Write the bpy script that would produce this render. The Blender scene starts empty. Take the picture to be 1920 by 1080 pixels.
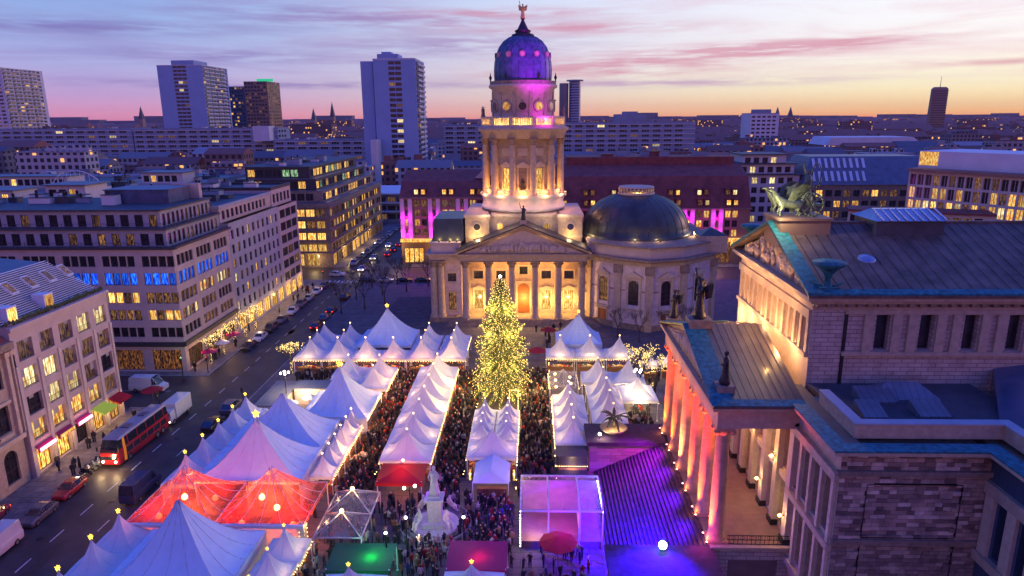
import bpy, bmesh, math, random
from mathutils import Vector, Matrix
random.seed(7)
R = math.radians
SC = bpy.context.scene
COL = SC.collection

# ------------------------------------------------------------------ camera
cam_d = bpy.data.cameras.new('camera'); cam = bpy.data.objects.new('camera', cam_d); COL.objects.link(cam)
cam_d.lens = 24.0; cam_d.sensor_width = 36.0; cam_d.clip_end = 20000; cam_d.clip_start = 0.5
cam.matrix_world = (Matrix.Translation((0, 0, 44)) @ Matrix.Rotation(R(1.75), 4, 'Z')
                    @ Matrix.Rotation(R(90 - 13.95), 4, 'X') @ Matrix.Rotation(R(-0.4), 4, 'Z'))
SC.camera = cam
SC.view_settings.view_transform = 'Standard'; SC.view_settings.look = 'None'
SC.view_settings.exposure = 0.30; SC.view_settings.gamma = 1.0; SC.view_settings.use_curve_mapping = False
SC.render.engine = 'CYCLES'
cy = SC.cycles
cy.use_denoising = True
try: cy.denoiser = 'OPENIMAGEDENOISE'
except Exception: pass
cy.max_bounces = 5; cy.diffuse_bounces = 2; cy.glossy_bounces = 2; cy.transmission_bounces = 3
cy.transparent_max_bounces = 8; cy.volume_bounces = 0
cy.sample_clamp_indirect = 3.0; cy.caustics_reflective = False; cy.caustics_refractive = False
cy.use_light_tree = True

def s2l(r, g=None, b=None):
    if g is None: r, g, b = r
    f = lambda c: (c/255)/12.92 if c/255 <= 0.04045 else ((c/255+0.055)/1.055)**2.4
    return (f(r), f(g), f(b))
def rgba(c): return (c[0], c[1], c[2], 1.0)

# ------------------------------------------------------------------ world
W = bpy.data.worlds.new('World'); SC.world = W; W.use_nodes = True
nt = W.node_tree; nt.nodes.clear()
def N(t, **kw):
    n = nt.nodes.new(t)
    for k, v in kw.items(): setattr(n, k, v)
    return n
def L(a, b): nt.links.new(a, b)
def mth(op, a, b=None, c=None, clamp=False):
    n = N('ShaderNodeMath', operation=op); n.use_clamp = clamp
    for i, v in enumerate((a, b, c)):
        if v is None: continue
        if isinstance(v, (int, float)): n.inputs[i].default_value = v
        else: L(v, n.inputs[i])
    return n.outputs[0]
def ramp(fac, stops):
    n = N('ShaderNodeValToRGB'); L(fac, n.inputs[0]); cr = n.color_ramp
    while len(cr.elements) > 1: cr.elements.remove(cr.elements[-1])
    cr.elements[0].position = stops[0][0]; cr.elements[0].color = rgba(s2l(stops[0][1]))
    for p, c in stops[1:]:
        e = cr.elements.new(p); e.color = rgba(s2l(c))
    return n.outputs[0]
def mixc(f, a, b, mode='MIX'):
    n = N('ShaderNodeMix', data_type='RGBA', blend_type=mode)
    if isinstance(f, (int, float)): n.inputs[0].default_value = f
    else: L(f, n.inputs[0])
    for i, v in ((6, a), (7, b)):
        if isinstance(v, tuple): n.inputs[i].default_value = rgba(v)
        else: L(v, n.inputs[i])
    return n.outputs[2]
SUN_AZ, SUN_EL = 58.0, 5.0       # degrees to the right of +Y, above the horizon
tc = N('ShaderNodeTexCoord'); sx = N('ShaderNodeSeparateXYZ'); L(tc.outputs['Generated'], sx.inputs[0])
X_, Y_, Z_ = sx.outputs
az = mth('ARCTAN2', X_, Y_)                                   # 0 along +Y, positive to the right
p = mth('SQRT', mth('MAXIMUM', Z_, 0.0))
side = mth('COSINE', mth('SUBTRACT', az, R(62)))              # 1 toward the afterglow
sidef = N('ShaderNodeMapRange', interpolation_type='SMOOTHSTEP'); L(side, sidef.inputs[0])
sidef.inputs[1].default_value = -0.12; sidef.inputs[2].default_value = 0.97
glow = ramp(p, [(0, (255, 156, 96)), (.07, (255, 190, 108)), (.13, (255, 216, 150)), (.20, (255, 244, 200)), (.29, (255, 250, 244)),
                (.39, (248, 248, 255)), (.48, (160, 196, 250)), (.60, (60, 130, 244)), (1, (8, 92, 246))])
cool = ramp(p, [(0, (222, 128, 158)), (.10, (228, 152, 182)), (.18, (196, 162, 208)), (.26, (172, 172, 222)), (.34, (152, 174, 226)),
                (.41, (136, 170, 230)), (.52, (50, 124, 240)), (1, (4, 88, 244))])
back = ramp(p, [(0, (170, 112, 150)), (.15, (244, 152, 170)), (.32, (246, 158, 184)), (.47, (206, 144, 196)), (.62, (84, 110, 228)), (.78, (20, 92, 238)), (1, (2, 84, 246))])
backf = N('ShaderNodeMapRange', interpolation_type='SMOOTHSTEP'); L(mth('MULTIPLY', mth('COSINE', az), -1.0), backf.inputs[0]); backf.inputs[1].default_value = -.1; backf.inputs[2].default_value = .8
skyc = mixc(backf.outputs[0], mixc(sidef.outputs[0], cool, glow), back)
# thin streaked clouds
el = mth('ARCSINE', Z_)
cv = N('ShaderNodeCombineXYZ'); L(mth('MULTIPLY', az, 2.2), cv.inputs[0]); L(mth('MULTIPLY', el, 26.0), cv.inputs[1])
nz = N('ShaderNodeTexNoise'); L(cv.outputs[0], nz.inputs['Vector']); nz.inputs['Scale'].default_value = 1.5
nz.inputs['Detail'].default_value = 9; nz.inputs['Roughness'].default_value = .62; nz.inputs['Distortion'].default_value = .9
def smooth(v, a, b):
    n = N('ShaderNodeMapRange', interpolation_type='SMOOTHSTEP'); L(v, n.inputs[0])
    n.inputs[1].default_value = a; n.inputs[2].default_value = b; return n.outputs[0]
wisp = smooth(nz.outputs[0], .42, .70)
def band(azc, elc, aw, ew, tilt=0.0):                          # one long cloud bank: degrees
    da = mth('DIVIDE', mth('SUBTRACT', az, R(azc)), R(aw))
    e2 = mth('SUBTRACT', mth('SUBTRACT', el, R(elc)), mth('MULTIPLY', mth('SUBTRACT', az, R(azc)), tilt))
    de = mth('DIVIDE', e2, R(ew))
    q = mth('ADD', mth('MULTIPLY', da, da), mth('MULTIPLY', de, de))
    return mth('POWER', 2.718, mth('MULTIPLY', q, -1.0))
def addc(l):
    s = l[0]
    for k in l[1:]: s = mth('ADD', s, k)
    return s
env = smooth(el, R(1.0), R(3.2))
b_pink = addc([band(13, 4.6, 13, .7, .03), band(20, 5.1, 9, .45, .02), band(3, 6.9, 10, .5, -.01), band(-2, 8.0, 8, .35, 0), band(6, 3.6, 9, .55, 0), band(36, 3.4, 9, .22, .0)])
b_mauve = addc([band(-14, 7.6, 13, .8, -.02), band(-23, 4.6, 9, .5, 0), band(-6, 5.6, 10, .8, 0), band(-33, 6.2, 12, .6, .03), band(10, 2.6, 14, .3, 0), band(-20, 2.6, 14, .3, 0)])
n2 = N('ShaderNodeTexNoise'); L(cv.outputs[0], n2.inputs['Vector']); n2.inputs['Scale'].default_value = 4.5
n2.inputs['Detail'].default_value = 8; n2.inputs['Roughness'].default_value = .6
tex2 = smooth(n2.outputs[0], .30, .62)
mp = mth('MULTIPLY', mth('MULTIPLY', b_pink, tex2), 1.0, clamp=True)
mm = mth('MULTIPLY', mth('MULTIPLY', b_mauve, tex2), .75, clamp=True)
skyc = mixc(mth('MULTIPLY', mth('MULTIPLY', wisp, env), .38), skyc, mixc(sidef.outputs[0], s2l(150, 128, 190), s2l(236, 190, 200)))
skyc = mixc(mm, skyc, mixc(sidef.outputs[0], s2l(122, 110, 178), s2l(196, 150, 190)))
skyc = mixc(mth('MULTIPLY', mp, .68), skyc, s2l(208, 124, 152))
nis = N('ShaderNodeTexSky', sky_type='NISHITA'); nis.sun_disc = False
nis.sun_elevation = R(SUN_EL); nis.sun_rotation = R(SUN_AZ)
bg1 = N('ShaderNodeBackground'); L(skyc, bg1.inputs[0]); bgs = N('ShaderNodeMapRange', interpolation_type='SMOOTHSTEP'); L(p, bgs.inputs[0]); bgs.inputs[1].default_value = .38; bgs.inputs[2].default_value = .8; bgs.inputs[3].default_value = .86; bgs.inputs[4].default_value = 1.05; L(bgs.outputs[0], bg1.inputs[1])
bg2 = N('ShaderNodeBackground'); L(nis.outputs[0], bg2.inputs[0]); bg2.inputs[1].default_value = 0.0006
ad = N('ShaderNodeAddShader'); L(bg1.outputs[0], ad.inputs[0]); L(bg2.outputs[0], ad.inputs[1])
wo = N('ShaderNodeOutputWorld'); L(ad.outputs[0], wo.inputs[0])

# ------------------------------------------------------------------ afterglow as a very soft low sun
sd = bpy.data.lights.new('sun', 'SUN'); so = bpy.data.objects.new('sun', sd); COL.objects.link(so)
sd.energy = 0.75; sd.angle = R(24); sd.color = (1.0, 0.50, 0.52)
dirv = Vector((math.sin(R(SUN_AZ))*math.cos(R(SUN_EL)), math.cos(R(SUN_AZ))*math.cos(R(SUN_EL)), math.sin(R(SUN_EL))))
so.rotation_euler = dirv.to_track_quat('Z', 'Y').to_euler(); so.location = (60, 60, 120)

# ------------------------------------------------------------------ materials
def nmat(name):
    m = bpy.data.materials.new(name); m.use_nodes = True
    t = m.node_tree; b = t.nodes['Principled BSDF']
    return m, t, b
def mat(name, c, rough=.75, metal=0.0, var=.25, scale=1.2, bump=.0, bscale=8.0, spec=.4, c2=None):
    """procedural: base colour mottled by two noises, optional bump"""
    m, t, b = nmat(name)
    g = t.nodes.new('ShaderNodeNewGeometry')
    n = t.nodes.new('ShaderNodeTexNoise'); n.inputs['Scale'].default_value = scale; n.inputs['Detail'].default_value = 6
    n.inputs['Roughness'].default_value = .65
    t.links.new(g.outputs['Position'], n.inputs['Vector'])
    cr = t.nodes.new('ShaderNodeValToRGB'); t.links.new(n.outputs[0], cr.inputs[0])
    lo = tuple(x*(1-var) for x in c); hi = c2 if c2 else tuple(min(1, x*(1+var)) for x in c)
    cr.color_ramp.elements[0].position = .32; cr.color_ramp.elements[0].color = rgba(lo)
    cr.color_ramp.elements[1].position = .68; cr.color_ramp.elements[1].color = rgba(hi)
    t.links.new(cr.outputs[0], b.inputs['Base Color'])
    b.inputs['Roughness'].default_value = rough; b.inputs['Metallic'].default_value = metal
    b.inputs['Specular IOR Level'].default_value = spec
    if bump:
        n2 = t.nodes.new('ShaderNodeTexNoise'); n2.inputs['Scale'].default_value = bscale; n2.inputs['Detail'].default_value = 4
        t.links.new(g.outputs['Position'], n2.inputs['Vector'])
        bp = t.nodes.new('ShaderNodeBump'); bp.inputs['Strength'].default_value = bump; bp.inputs['Distance'].default_value = .05
        t.links.new(n2.outputs[0], bp.inputs['Height']); t.links.new(bp.outputs[0], b.inputs['Normal'])
    return m
def emit(name, c, s, mis=False):
    m, t, b = nmat(name)
    b.inputs['Base Color'].default_value = rgba(c); b.inputs['Emission Color'].default_value = rgba(c)
    b.inputs['Emission Strength'].default_value = s; b.inputs['Roughness'].default_value = .5
    if not mis: m.cycles.emission_sampling = 'NONE'
    return m
def litwin(name, ca, cb, s, dark=.35, scale=1.6):
    """a lit room behind glass: curtains, furniture and lamps as uneven warm light"""
    m, t, b = nmat(name)
    tcn = t.nodes.new('ShaderNodeTexCoord'); oi = t.nodes.new('ShaderNodeObjectInfo')
    mp_ = t.nodes.new('ShaderNodeMapping'); mp_.inputs['Scale'].default_value = (4.2, 4.2, .75)
    ad_ = t.nodes.new('ShaderNodeVectorMath'); ad_.operation = 'ADD'
    t.links.new(tcn.outputs['Object'], mp_.inputs[0]); t.links.new(mp_.outputs[0], ad_.inputs[0])
    ml = t.nodes.new('ShaderNodeMath'); ml.operation = 'MULTIPLY'; ml.inputs[1].default_value = 57.0
    t.links.new(oi.outputs['Random'], ml.inputs[0]); t.links.new(ml.outputs[0], ad_.inputs[1])
    n = t.nodes.new('ShaderNodeTexNoise'); n.inputs['Scale'].default_value = scale*.8; n.inputs['Detail'].default_value = 1
    t.links.new(ad_.outputs[0], n.inputs['Vector'])
    cr = t.nodes.new('ShaderNodeValToRGB'); t.links.new(n.outputs[0], cr.inputs[0])
    e = cr.color_ramp.elements; e[0].position = .33; e[0].color = rgba(tuple(x*dark for x in ca)); e[1].position = .62; e[1].color = rgba(cb)
    b.inputs['Base Color'].default_value = (.02, .02, .02, 1); b.inputs['Roughness'].default_value = .15
    t.links.new(cr.outputs[0], b.inputs['Emission Color'])
    cr.color_ramp.elements.new(.47).color = rgba(tuple(x*.8 for x in ca))
    mr = t.nodes.new('ShaderNodeMapRange'); t.links.new(oi.outputs['Random'], mr.inputs[0])
    mr.inputs[3].default_value = s*.35; mr.inputs[4].default_value = s*1.2
    t.links.new(mr.outputs[0], b.inputs['Emission Strength'])
    m.cycles.emission_sampling = 'NONE'
    return m
def objcol(name, cols, rough=.8, attr=None, spec=.3):
    """colour picked per object (or per person by attribute)"""
    m, t, b = nmat(name)
    if attr:
        a = t.nodes.new('ShaderNodeAttribute'); a.attribute_name = attr; t.links.new(a.outputs['Color'], b.inputs['Base Color'])
    else:
        oi = t.nodes.new('ShaderNodeObjectInfo'); cr = t.nodes.new('ShaderNodeValToRGB'); cr.color_ramp.interpolation = 'CONSTANT'
        t.links.new(oi.outputs['Random'], cr.inputs[0])
        while len(cr.color_ramp.elements) > 1: cr.color_ramp.elements.remove(cr.color_ramp.elements[-1])
        cr.color_ramp.elements[0].color = rgba(cols[0])
        for i, c in enumerate(cols[1:]): cr.color_ramp.elements.new((i+1)/len(cols)).color = rgba(c)
        t.links.new(cr.outputs[0], b.inputs['Base Color'])
    b.inputs['Roughness'].default_value = rough; b.inputs['Specular IOR Level'].default_value = spec
    return m
def seamed(name, c, axis, pitch, rough=.6, metal=0.0, width=.08, dark=.5, var=.25):
    """sheet or board surface with regular seams along one world axis"""
    m = mat(name, c, rough, metal, var=var, scale=.5)
    t = m.node_tree; b = t.nodes['Principled BSDF']
    g = t.nodes.new('ShaderNodeNewGeometry'); s = t.nodes.new('ShaderNodeSeparateXYZ'); t.links.new(g.outputs['Position'], s.inputs[0])
    dv = t.nodes.new('ShaderNodeMath'); dv.operation = 'DIVIDE'; dv.inputs[1].default_value = pitch; t.links.new(s.outputs[axis], dv.inputs[0])
    fr = t.nodes.new('ShaderNodeMath'); fr.operation = 'FRACT'; t.links.new(dv.outputs[0], fr.inputs[0])
    lt = t.nodes.new('ShaderNodeMath'); lt.operation = 'LESS_THAN'; lt.inputs[1].default_value = width; t.links.new(fr.outputs[0], lt.inputs[0])
    old = b.inputs['Base Color'].links[0].from_socket
    mx = t.nodes.new('ShaderNodeMix'); mx.data_type = 'RGBA'; t.links.new(lt.outputs[0], mx.inputs[0]); t.links.new(old, mx.inputs[6])
    mx.inputs[7].default_value = rgba(tuple(x*dark for x in c)); t.links.new(mx.outputs[2], b.inputs['Base Color'])
    return m
def fabric(name, c, trans=.35, rough=.65):
    m, t, b = nmat(name)
    b.inputs['Roughness'].default_value = rough; b.inputs['Specular IOR Level'].default_value = .35
    g = t.nodes.new('ShaderNodeNewGeometry'); n = t.nodes.new('ShaderNodeTexNoise'); n.inputs['Scale'].default_value = .9; n.inputs['Detail'].default_value = 5
    t.links.new(g.outputs['Position'], n.inputs['Vector'])
    cr = t.nodes.new('ShaderNodeValToRGB'); t.links.new(n.outputs[0], cr.inputs[0])
    cr.color_ramp.elements[0].position = .3; cr.color_ramp.elements[0].color = rgba(tuple(x*.92 for x in c))
    cr.color_ramp.elements[1].position = .65; cr.color_ramp.elements[1].color = rgba(c)
    t.links.new(cr.outputs[0], b.inputs['Base Color'])
    bp = t.nodes.new('ShaderNodeBump'); bp.inputs['Strength'].default_value = .35; bp.inputs['Distance'].default_value = .12
    n2 = t.nodes.new('ShaderNodeTexNoise'); n2.inputs['Scale'].default_value = .7; n2.inputs['Detail'].default_value = 3
    t.links.new(g.outputs['Position'], n2.inputs['Vector']); t.links.new(n2.outputs[0], bp.inputs['Height']); t.links.new(bp.outputs[0], b.inputs['Normal'])
    tr = t.nodes.new('ShaderNodeBsdfTranslucent'); t.links.new(cr.outputs[0], tr.inputs[0])
    mx = t.nodes.new('ShaderNodeMixShader'); mx.inputs[0].default_value = trans
    o = t.nodes['Material Output']; t.links.new(b.outputs[0], mx.inputs[1]); t.links.new(tr.outputs[0], mx.inputs[2]); t.links.new(mx.outputs[0], o.inputs[0])
    return m
def clearfilm(name, tint, opac, transl=.5):
    """clear or tinted tent film: partly see-through, partly glowing through"""
    m, t, b = nmat(name)
    b.inputs['Base Color'].default_value = rgba(tint); b.inputs['Roughness'].default_value = .22
    tr = t.nodes.new('ShaderNodeBsdfTransparent'); tr.inputs[0].default_value = rgba(tuple(min(1, .55+.45*x) for x in tint))
    tl = t.nodes.new('ShaderNodeBsdfTranslucent'); tl.inputs[0].default_value = rgba(tint)
    m1 = t.nodes.new('ShaderNodeMixShader'); m1.inputs[0].default_value = transl; t.links.new(b.outputs[0], m1.inputs[1]); t.links.new(tl.outputs[0], m1.inputs[2])
    g = t.nodes.new('ShaderNodeNewGeometry'); n = t.nodes.new('ShaderNodeTexNoise'); n.inputs['Scale'].default_value = .8; n.inputs['Detail'].default_value = 6
    t.links.new(g.outputs['Position'], n.inputs['Vector'])
    mr = t.nodes.new('ShaderNodeMapRange'); mr.inputs[1].default_value = .3; mr.inputs[2].default_value = .7
    mr.inputs[3].default_value = opac*.55; mr.inputs[4].default_value = min(1, opac*1.35); t.links.new(n.outputs[0], mr.inputs[0])
    m2 = t.nodes.new('ShaderNodeMixShader'); t.links.new(mr.outputs[0], m2.inputs[0]); t.links.new(tr.outputs[0], m2.inputs[1]); t.links.new(m1.outputs[0], m2.inputs[2])
    t.links.new(m2.outputs[0], t.nodes['Material Output'].inputs[0])
    return m

M = {}
M['asphalt'] = mat('asphalt', (.044, .036, .038), .55, var=.5, scale=.22, bump=.2, bscale=3)
M['paving'] = mat('square_paving', (.10, .095, .10), .7, var=.35, scale=.8, bump=.3, bscale=2)
M['sidewalk'] = mat('sidewalk_stone', (.17, .155, .15), .75, var=.25, scale=.9)
M['kerb'] = mat('kerb_stone', (.24, .23, .22), .75)
M['marking'] = mat('road_paint', (.55, .55, .53), .6, var=.3, scale=2)
def slabs(name, c1, c2, w, h):
    m = mat(name, c1, .7, var=.3, scale=.6, bump=.2, bscale=2); t = m.node_tree; b = t.nodes['Principled BSDF']; old = b.inputs['Base Color'].links[0].from_socket
    g = t.nodes.new('ShaderNodeNewGeometry'); br = t.nodes.new('ShaderNodeTexBrick'); br.inputs['Scale'].default_value = 1; br.inputs['Brick Width'].default_value = w; br.inputs['Row Height'].default_value = h; br.inputs['Mortar Size'].default_value = .05
    br.inputs['Color1'].default_value = (1,1,1,1); br.inputs['Color2'].default_value = (.68,.66,.68,1); br.inputs['Mortar'].default_value = (.4,.4,.42,1); t.links.new(g.outputs['Position'], br.inputs['Vector'])
    mx = t.nodes.new('ShaderNodeMix'); mx.data_type = 'RGBA'; mx.blend_type = 'MULTIPLY'; mx.inputs[0].default_value = 1; t.links.new(old, mx.inputs[6]); t.links.new(br.outputs[0], mx.inputs[7]); t.links.new(mx.outputs[2], b.inputs['Base Color']); return m
M['paving'] = slabs('square_slab_paving', (.12, .105, .11), None, 2.4, 1.2); M['sidewalk'] = slabs('sidewalk_slabs', (.20, .175, .17), None, 1.2, 1.2)
M['lawn'] = mat('bare_winter_lawn', (.06, .065, .07), .9, var=.4, scale=.7)
M['sand'] = mat('sandstone', (.44, .33, .23), .8, var=.18, scale=1.5, bump=.2, bscale=5)
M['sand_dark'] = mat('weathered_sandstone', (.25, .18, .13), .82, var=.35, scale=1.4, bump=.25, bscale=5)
M['sand_pale'] = mat('pale_sandstone', (.54, .42, .30), .8, var=.15, scale=1.2)
M['white_stone'] = mat('white_render', (.62, .56, .50), .75, var=.1, scale=1)
M['pink_stone'] = mat('pale_cladding', (.48, .37, .33), .7, var=.1, scale=.6)
M['cream'] = mat('cream_cladding', (.55, .47, .38), .7, var=.1, scale=.6)
M['grey_stone'] = mat('grey_cladding', (.34, .33, .36), .7, var=.12, scale=.6)
M['conc'] = mat('concrete', (.24, .29, .36), .8, var=.14, scale=.15)
M['conc_white'] = mat('white_concrete', (.62, .60, .60), .75, var=.1, scale=.15)
M['brown'] = mat('brown_cladding', (.26, .15, .10), .6, var=.15, scale=.2)
M['glass_blue'] = mat('blue_glass', (.05, .08, .13), .2, var=.3, scale=.1, spec=.7)
M['roof_dark'] = mat('dark_roofing', (.055, .06, .07), .6, var=.35, scale=.4)
M['roof_grey'] = seamed('standing_seam_zinc', (.13, .14, .17), 0, .65, .45, .3, var=.2)
M['roof_konz'] = seamed('brown_copper_roof', (.115, .075, .062), 0, 1.1, .62, .0, width=.07, dark=.45, var=.5)
M['roof_portico'] = seamed('weathered_copper_roof', (.12, .09, .075), 0, .9, .45, .15, width=.06, dark=.5, var=.25)
M['copper'] = mat('green_copper', (.014, .13, .155), .7, .0, var=.6, scale=2.2, bump=.3)
M['copper_dark'] = mat('dark_copper_dome', (.052, .060, .054), .36, .35, var=.4, scale=.25)
M['dome_blue'] = mat('blue_slate_dome', (.06, .09, .17), .45, .1, var=.4, scale=.6)
M['roof_red'] = mat('red_tile_roof', (.22, .05, .04), .75, var=.35, scale=.4, bump=.3, bscale=2)
M['iron'] = mat('dark_iron', (.03, .028, .03), .5, .4)
M['steel'] = mat('bare_metal', (.45, .43, .42), .35, .8, var=.1)
M['bronze'] = mat('green_bronze', (.14, .17, .11), .5, .4, var=.4, scale=3)
M['darkbronze'] = mat('dark_bronze', (.035, .032, .038), .5, .5, var=.4, scale=3)
M['gold'] = mat('gilding', (.55, .38, .15), .35, .6)
M['church_stone'] = mat('lilac_grey_stone', (.58, .46, .45), .8, var=.22, scale=1.0, bump=.2, bscale=4)
M['marble'] = mat('white_marble', (.46, .43, .43), .5, var=.15, scale=3)
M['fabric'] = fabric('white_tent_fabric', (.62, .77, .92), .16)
M['fabric_thin'] = fabric('thin_white_tent_fabric', (.84, .84, .86), .30)
M['wall_fabric'] = fabric('tent_wall_fabric', (.70, .70, .72), .25)
M['film_red'] = clearfilm('red_tinted_film', (.66, .17, .18), .44, .7)
M['film_clear'] = clearfilm('clear_film', (.62, .60, .68), .30, .5)
M['film_stage'] = clearfilm('milky_film', (.34, .20, .46), .34, .5)
M['red_fabric'] = fabric('red_awning_fabric', (.42, .02, .03), .35)
M['green_fabric'] = fabric('green_awning_fabric', (.02, .12, .08), .35)
M['magenta_fabric'] = fabric('magenta_awning_fabric', (.38, .02, .14), .35)
M['lime_fabric'] = emit('glowing_lime_awning', (.30, .42, .03), .4)  # awning cloth with a glow put into its colour; not a lamp
M['frame_white'] = mat('white_painted_metal', (.65, .64, .66), .4, var=.08)
M['frame_dark'] = mat('dark_window_frame', (.035, .033, .04), .5)
M['frame_pale'] = mat('pale_window_frame', (.42, .36, .32), .6)
M['wood'] = mat('stall_wood', (.22, .11, .05), .7, var=.3, scale=4)
M['door'] = mat('oak_door', (.30, .10, .03), .5, var=.25, scale=4)
M['pane'] = mat('unlit_glass', (.020, .017, .022), .16, var=.6, scale=.7, spec=.45)
M['pane_arch'] = mat('dark_church_glass', (.012, .010, .016), .25, var=.4, scale=2, spec=.6)
M['pane_sky'] = mat('skylight_glass', (.20, .26, .40), .1, .3, var=.2, scale=1, spec=.9)
M['lit'] = litwin('lit_window', s2l(255, 160, 50), s2l(255, 228, 130), 1.25)
M['lit2'] = litwin('lit_window_pale', s2l(235, 190, 110), s2l(255, 246, 190), 1.15, .45)
M['lit_dim'] = litwin('dimly_lit_window', s2l(120, 70, 40), s2l(250, 180, 100), .30, .06, 2.2)
M['lit_blue'] = litwin('blue_lit_window', s2l(0, 60, 235), s2l(50, 130, 255), 1.25, .55)
M['lit_green'] = litwin('greenish_lit_window', s2l(90, 150, 90), s2l(200, 240, 190), .75, .4)
M['shop'] = litwin('lit_shop_window', s2l(255, 150, 40), s2l(255, 225, 120), 1.5, .2, 2.4)
M['shop_dark'] = litwin('dark_shop_window', s2l(90, 45, 25), s2l(235, 150, 70), .35, .06, 2.8)
M['bulb'] = emit('warm_bulb', (1, .60, .20), 9)
M['bulb_tree'] = emit('tree_fairy_light', (1, .70, .22), 2.8)
M['bulb_white'] = emit('white_lamp', (1, .92, .82), 14)
M['bulb_red'] = emit('red_lamp', (1, .08, .03), 5)
M['bulb_blue'] = emit('blue_spotlight_lens', (.22, .45, 1), 22)
M['granite'] = mat('dark_granite', (.05, .034, .06), .85, var=.3, scale=1.2, spec=.15)
M['column_stone'] = mat('reddish_sandstone', (.46, .26, .15), .8, var=.22, scale=1.3, bump=.25, bscale=5)
M['floor_stone'] = mat('portico_floor_slabs', (.20, .13, .12), .7, var=.2, scale=.8)
M['bulb_star'] = emit('yellow_star', (1, .66, .06), 2.6)
M['bulb_pink'] = emit('pink_lamp', (1, .25, .45), 7)
M['head'] = emit('headlamp', (1, .85, .6), 9)
M['tail'] = emit('tail_lamp', (1, .04, .02), 2.5)
M['needle'] = mat('fir_needles', (.09, .11, .025), .8, var=.5, scale=1.5)
M['needle2'] = mat('fir_needles_light', (.15, .17, .04), .8, var=.4, scale=1.5)
M['bark'] = mat('bark', (.07, .055, .045), .9, var=.3, scale=3)
M['palm'] = mat('palm_frond', (.06, .09, .035), .6)
M['skin'] = mat('skin', (.50, .30, .22), .6)
M['rubber'] = mat('tyre_rubber', (.02, .02, .022), .8)
M['chrome'] = mat('wheel_rim', (.4, .4, .42), .3, .8)
M['carglass'] = mat('car_glass', (.02, .025, .035), .08, var=.2, spec=.9)
def paint(name, c): 
    m = mat(name, c, .28, .1, var=.06); m.node_tree.nodes['Principled BSDF'].inputs['Coat Weight'].default_value = .6; return m
for k, c in dict(white=(.62, .63, .66), black=(.018, .018, .024), red=(.45, .02, .03), blue=(.02, .035, .10), silver=(.30, .31, .34), grey=(.11, .11, .13), darkred=(.2, .012, .018), cream=(.62, .66, .62)).items():
    M['p_'+k] = paint(k+'_car_paint', c)

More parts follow.
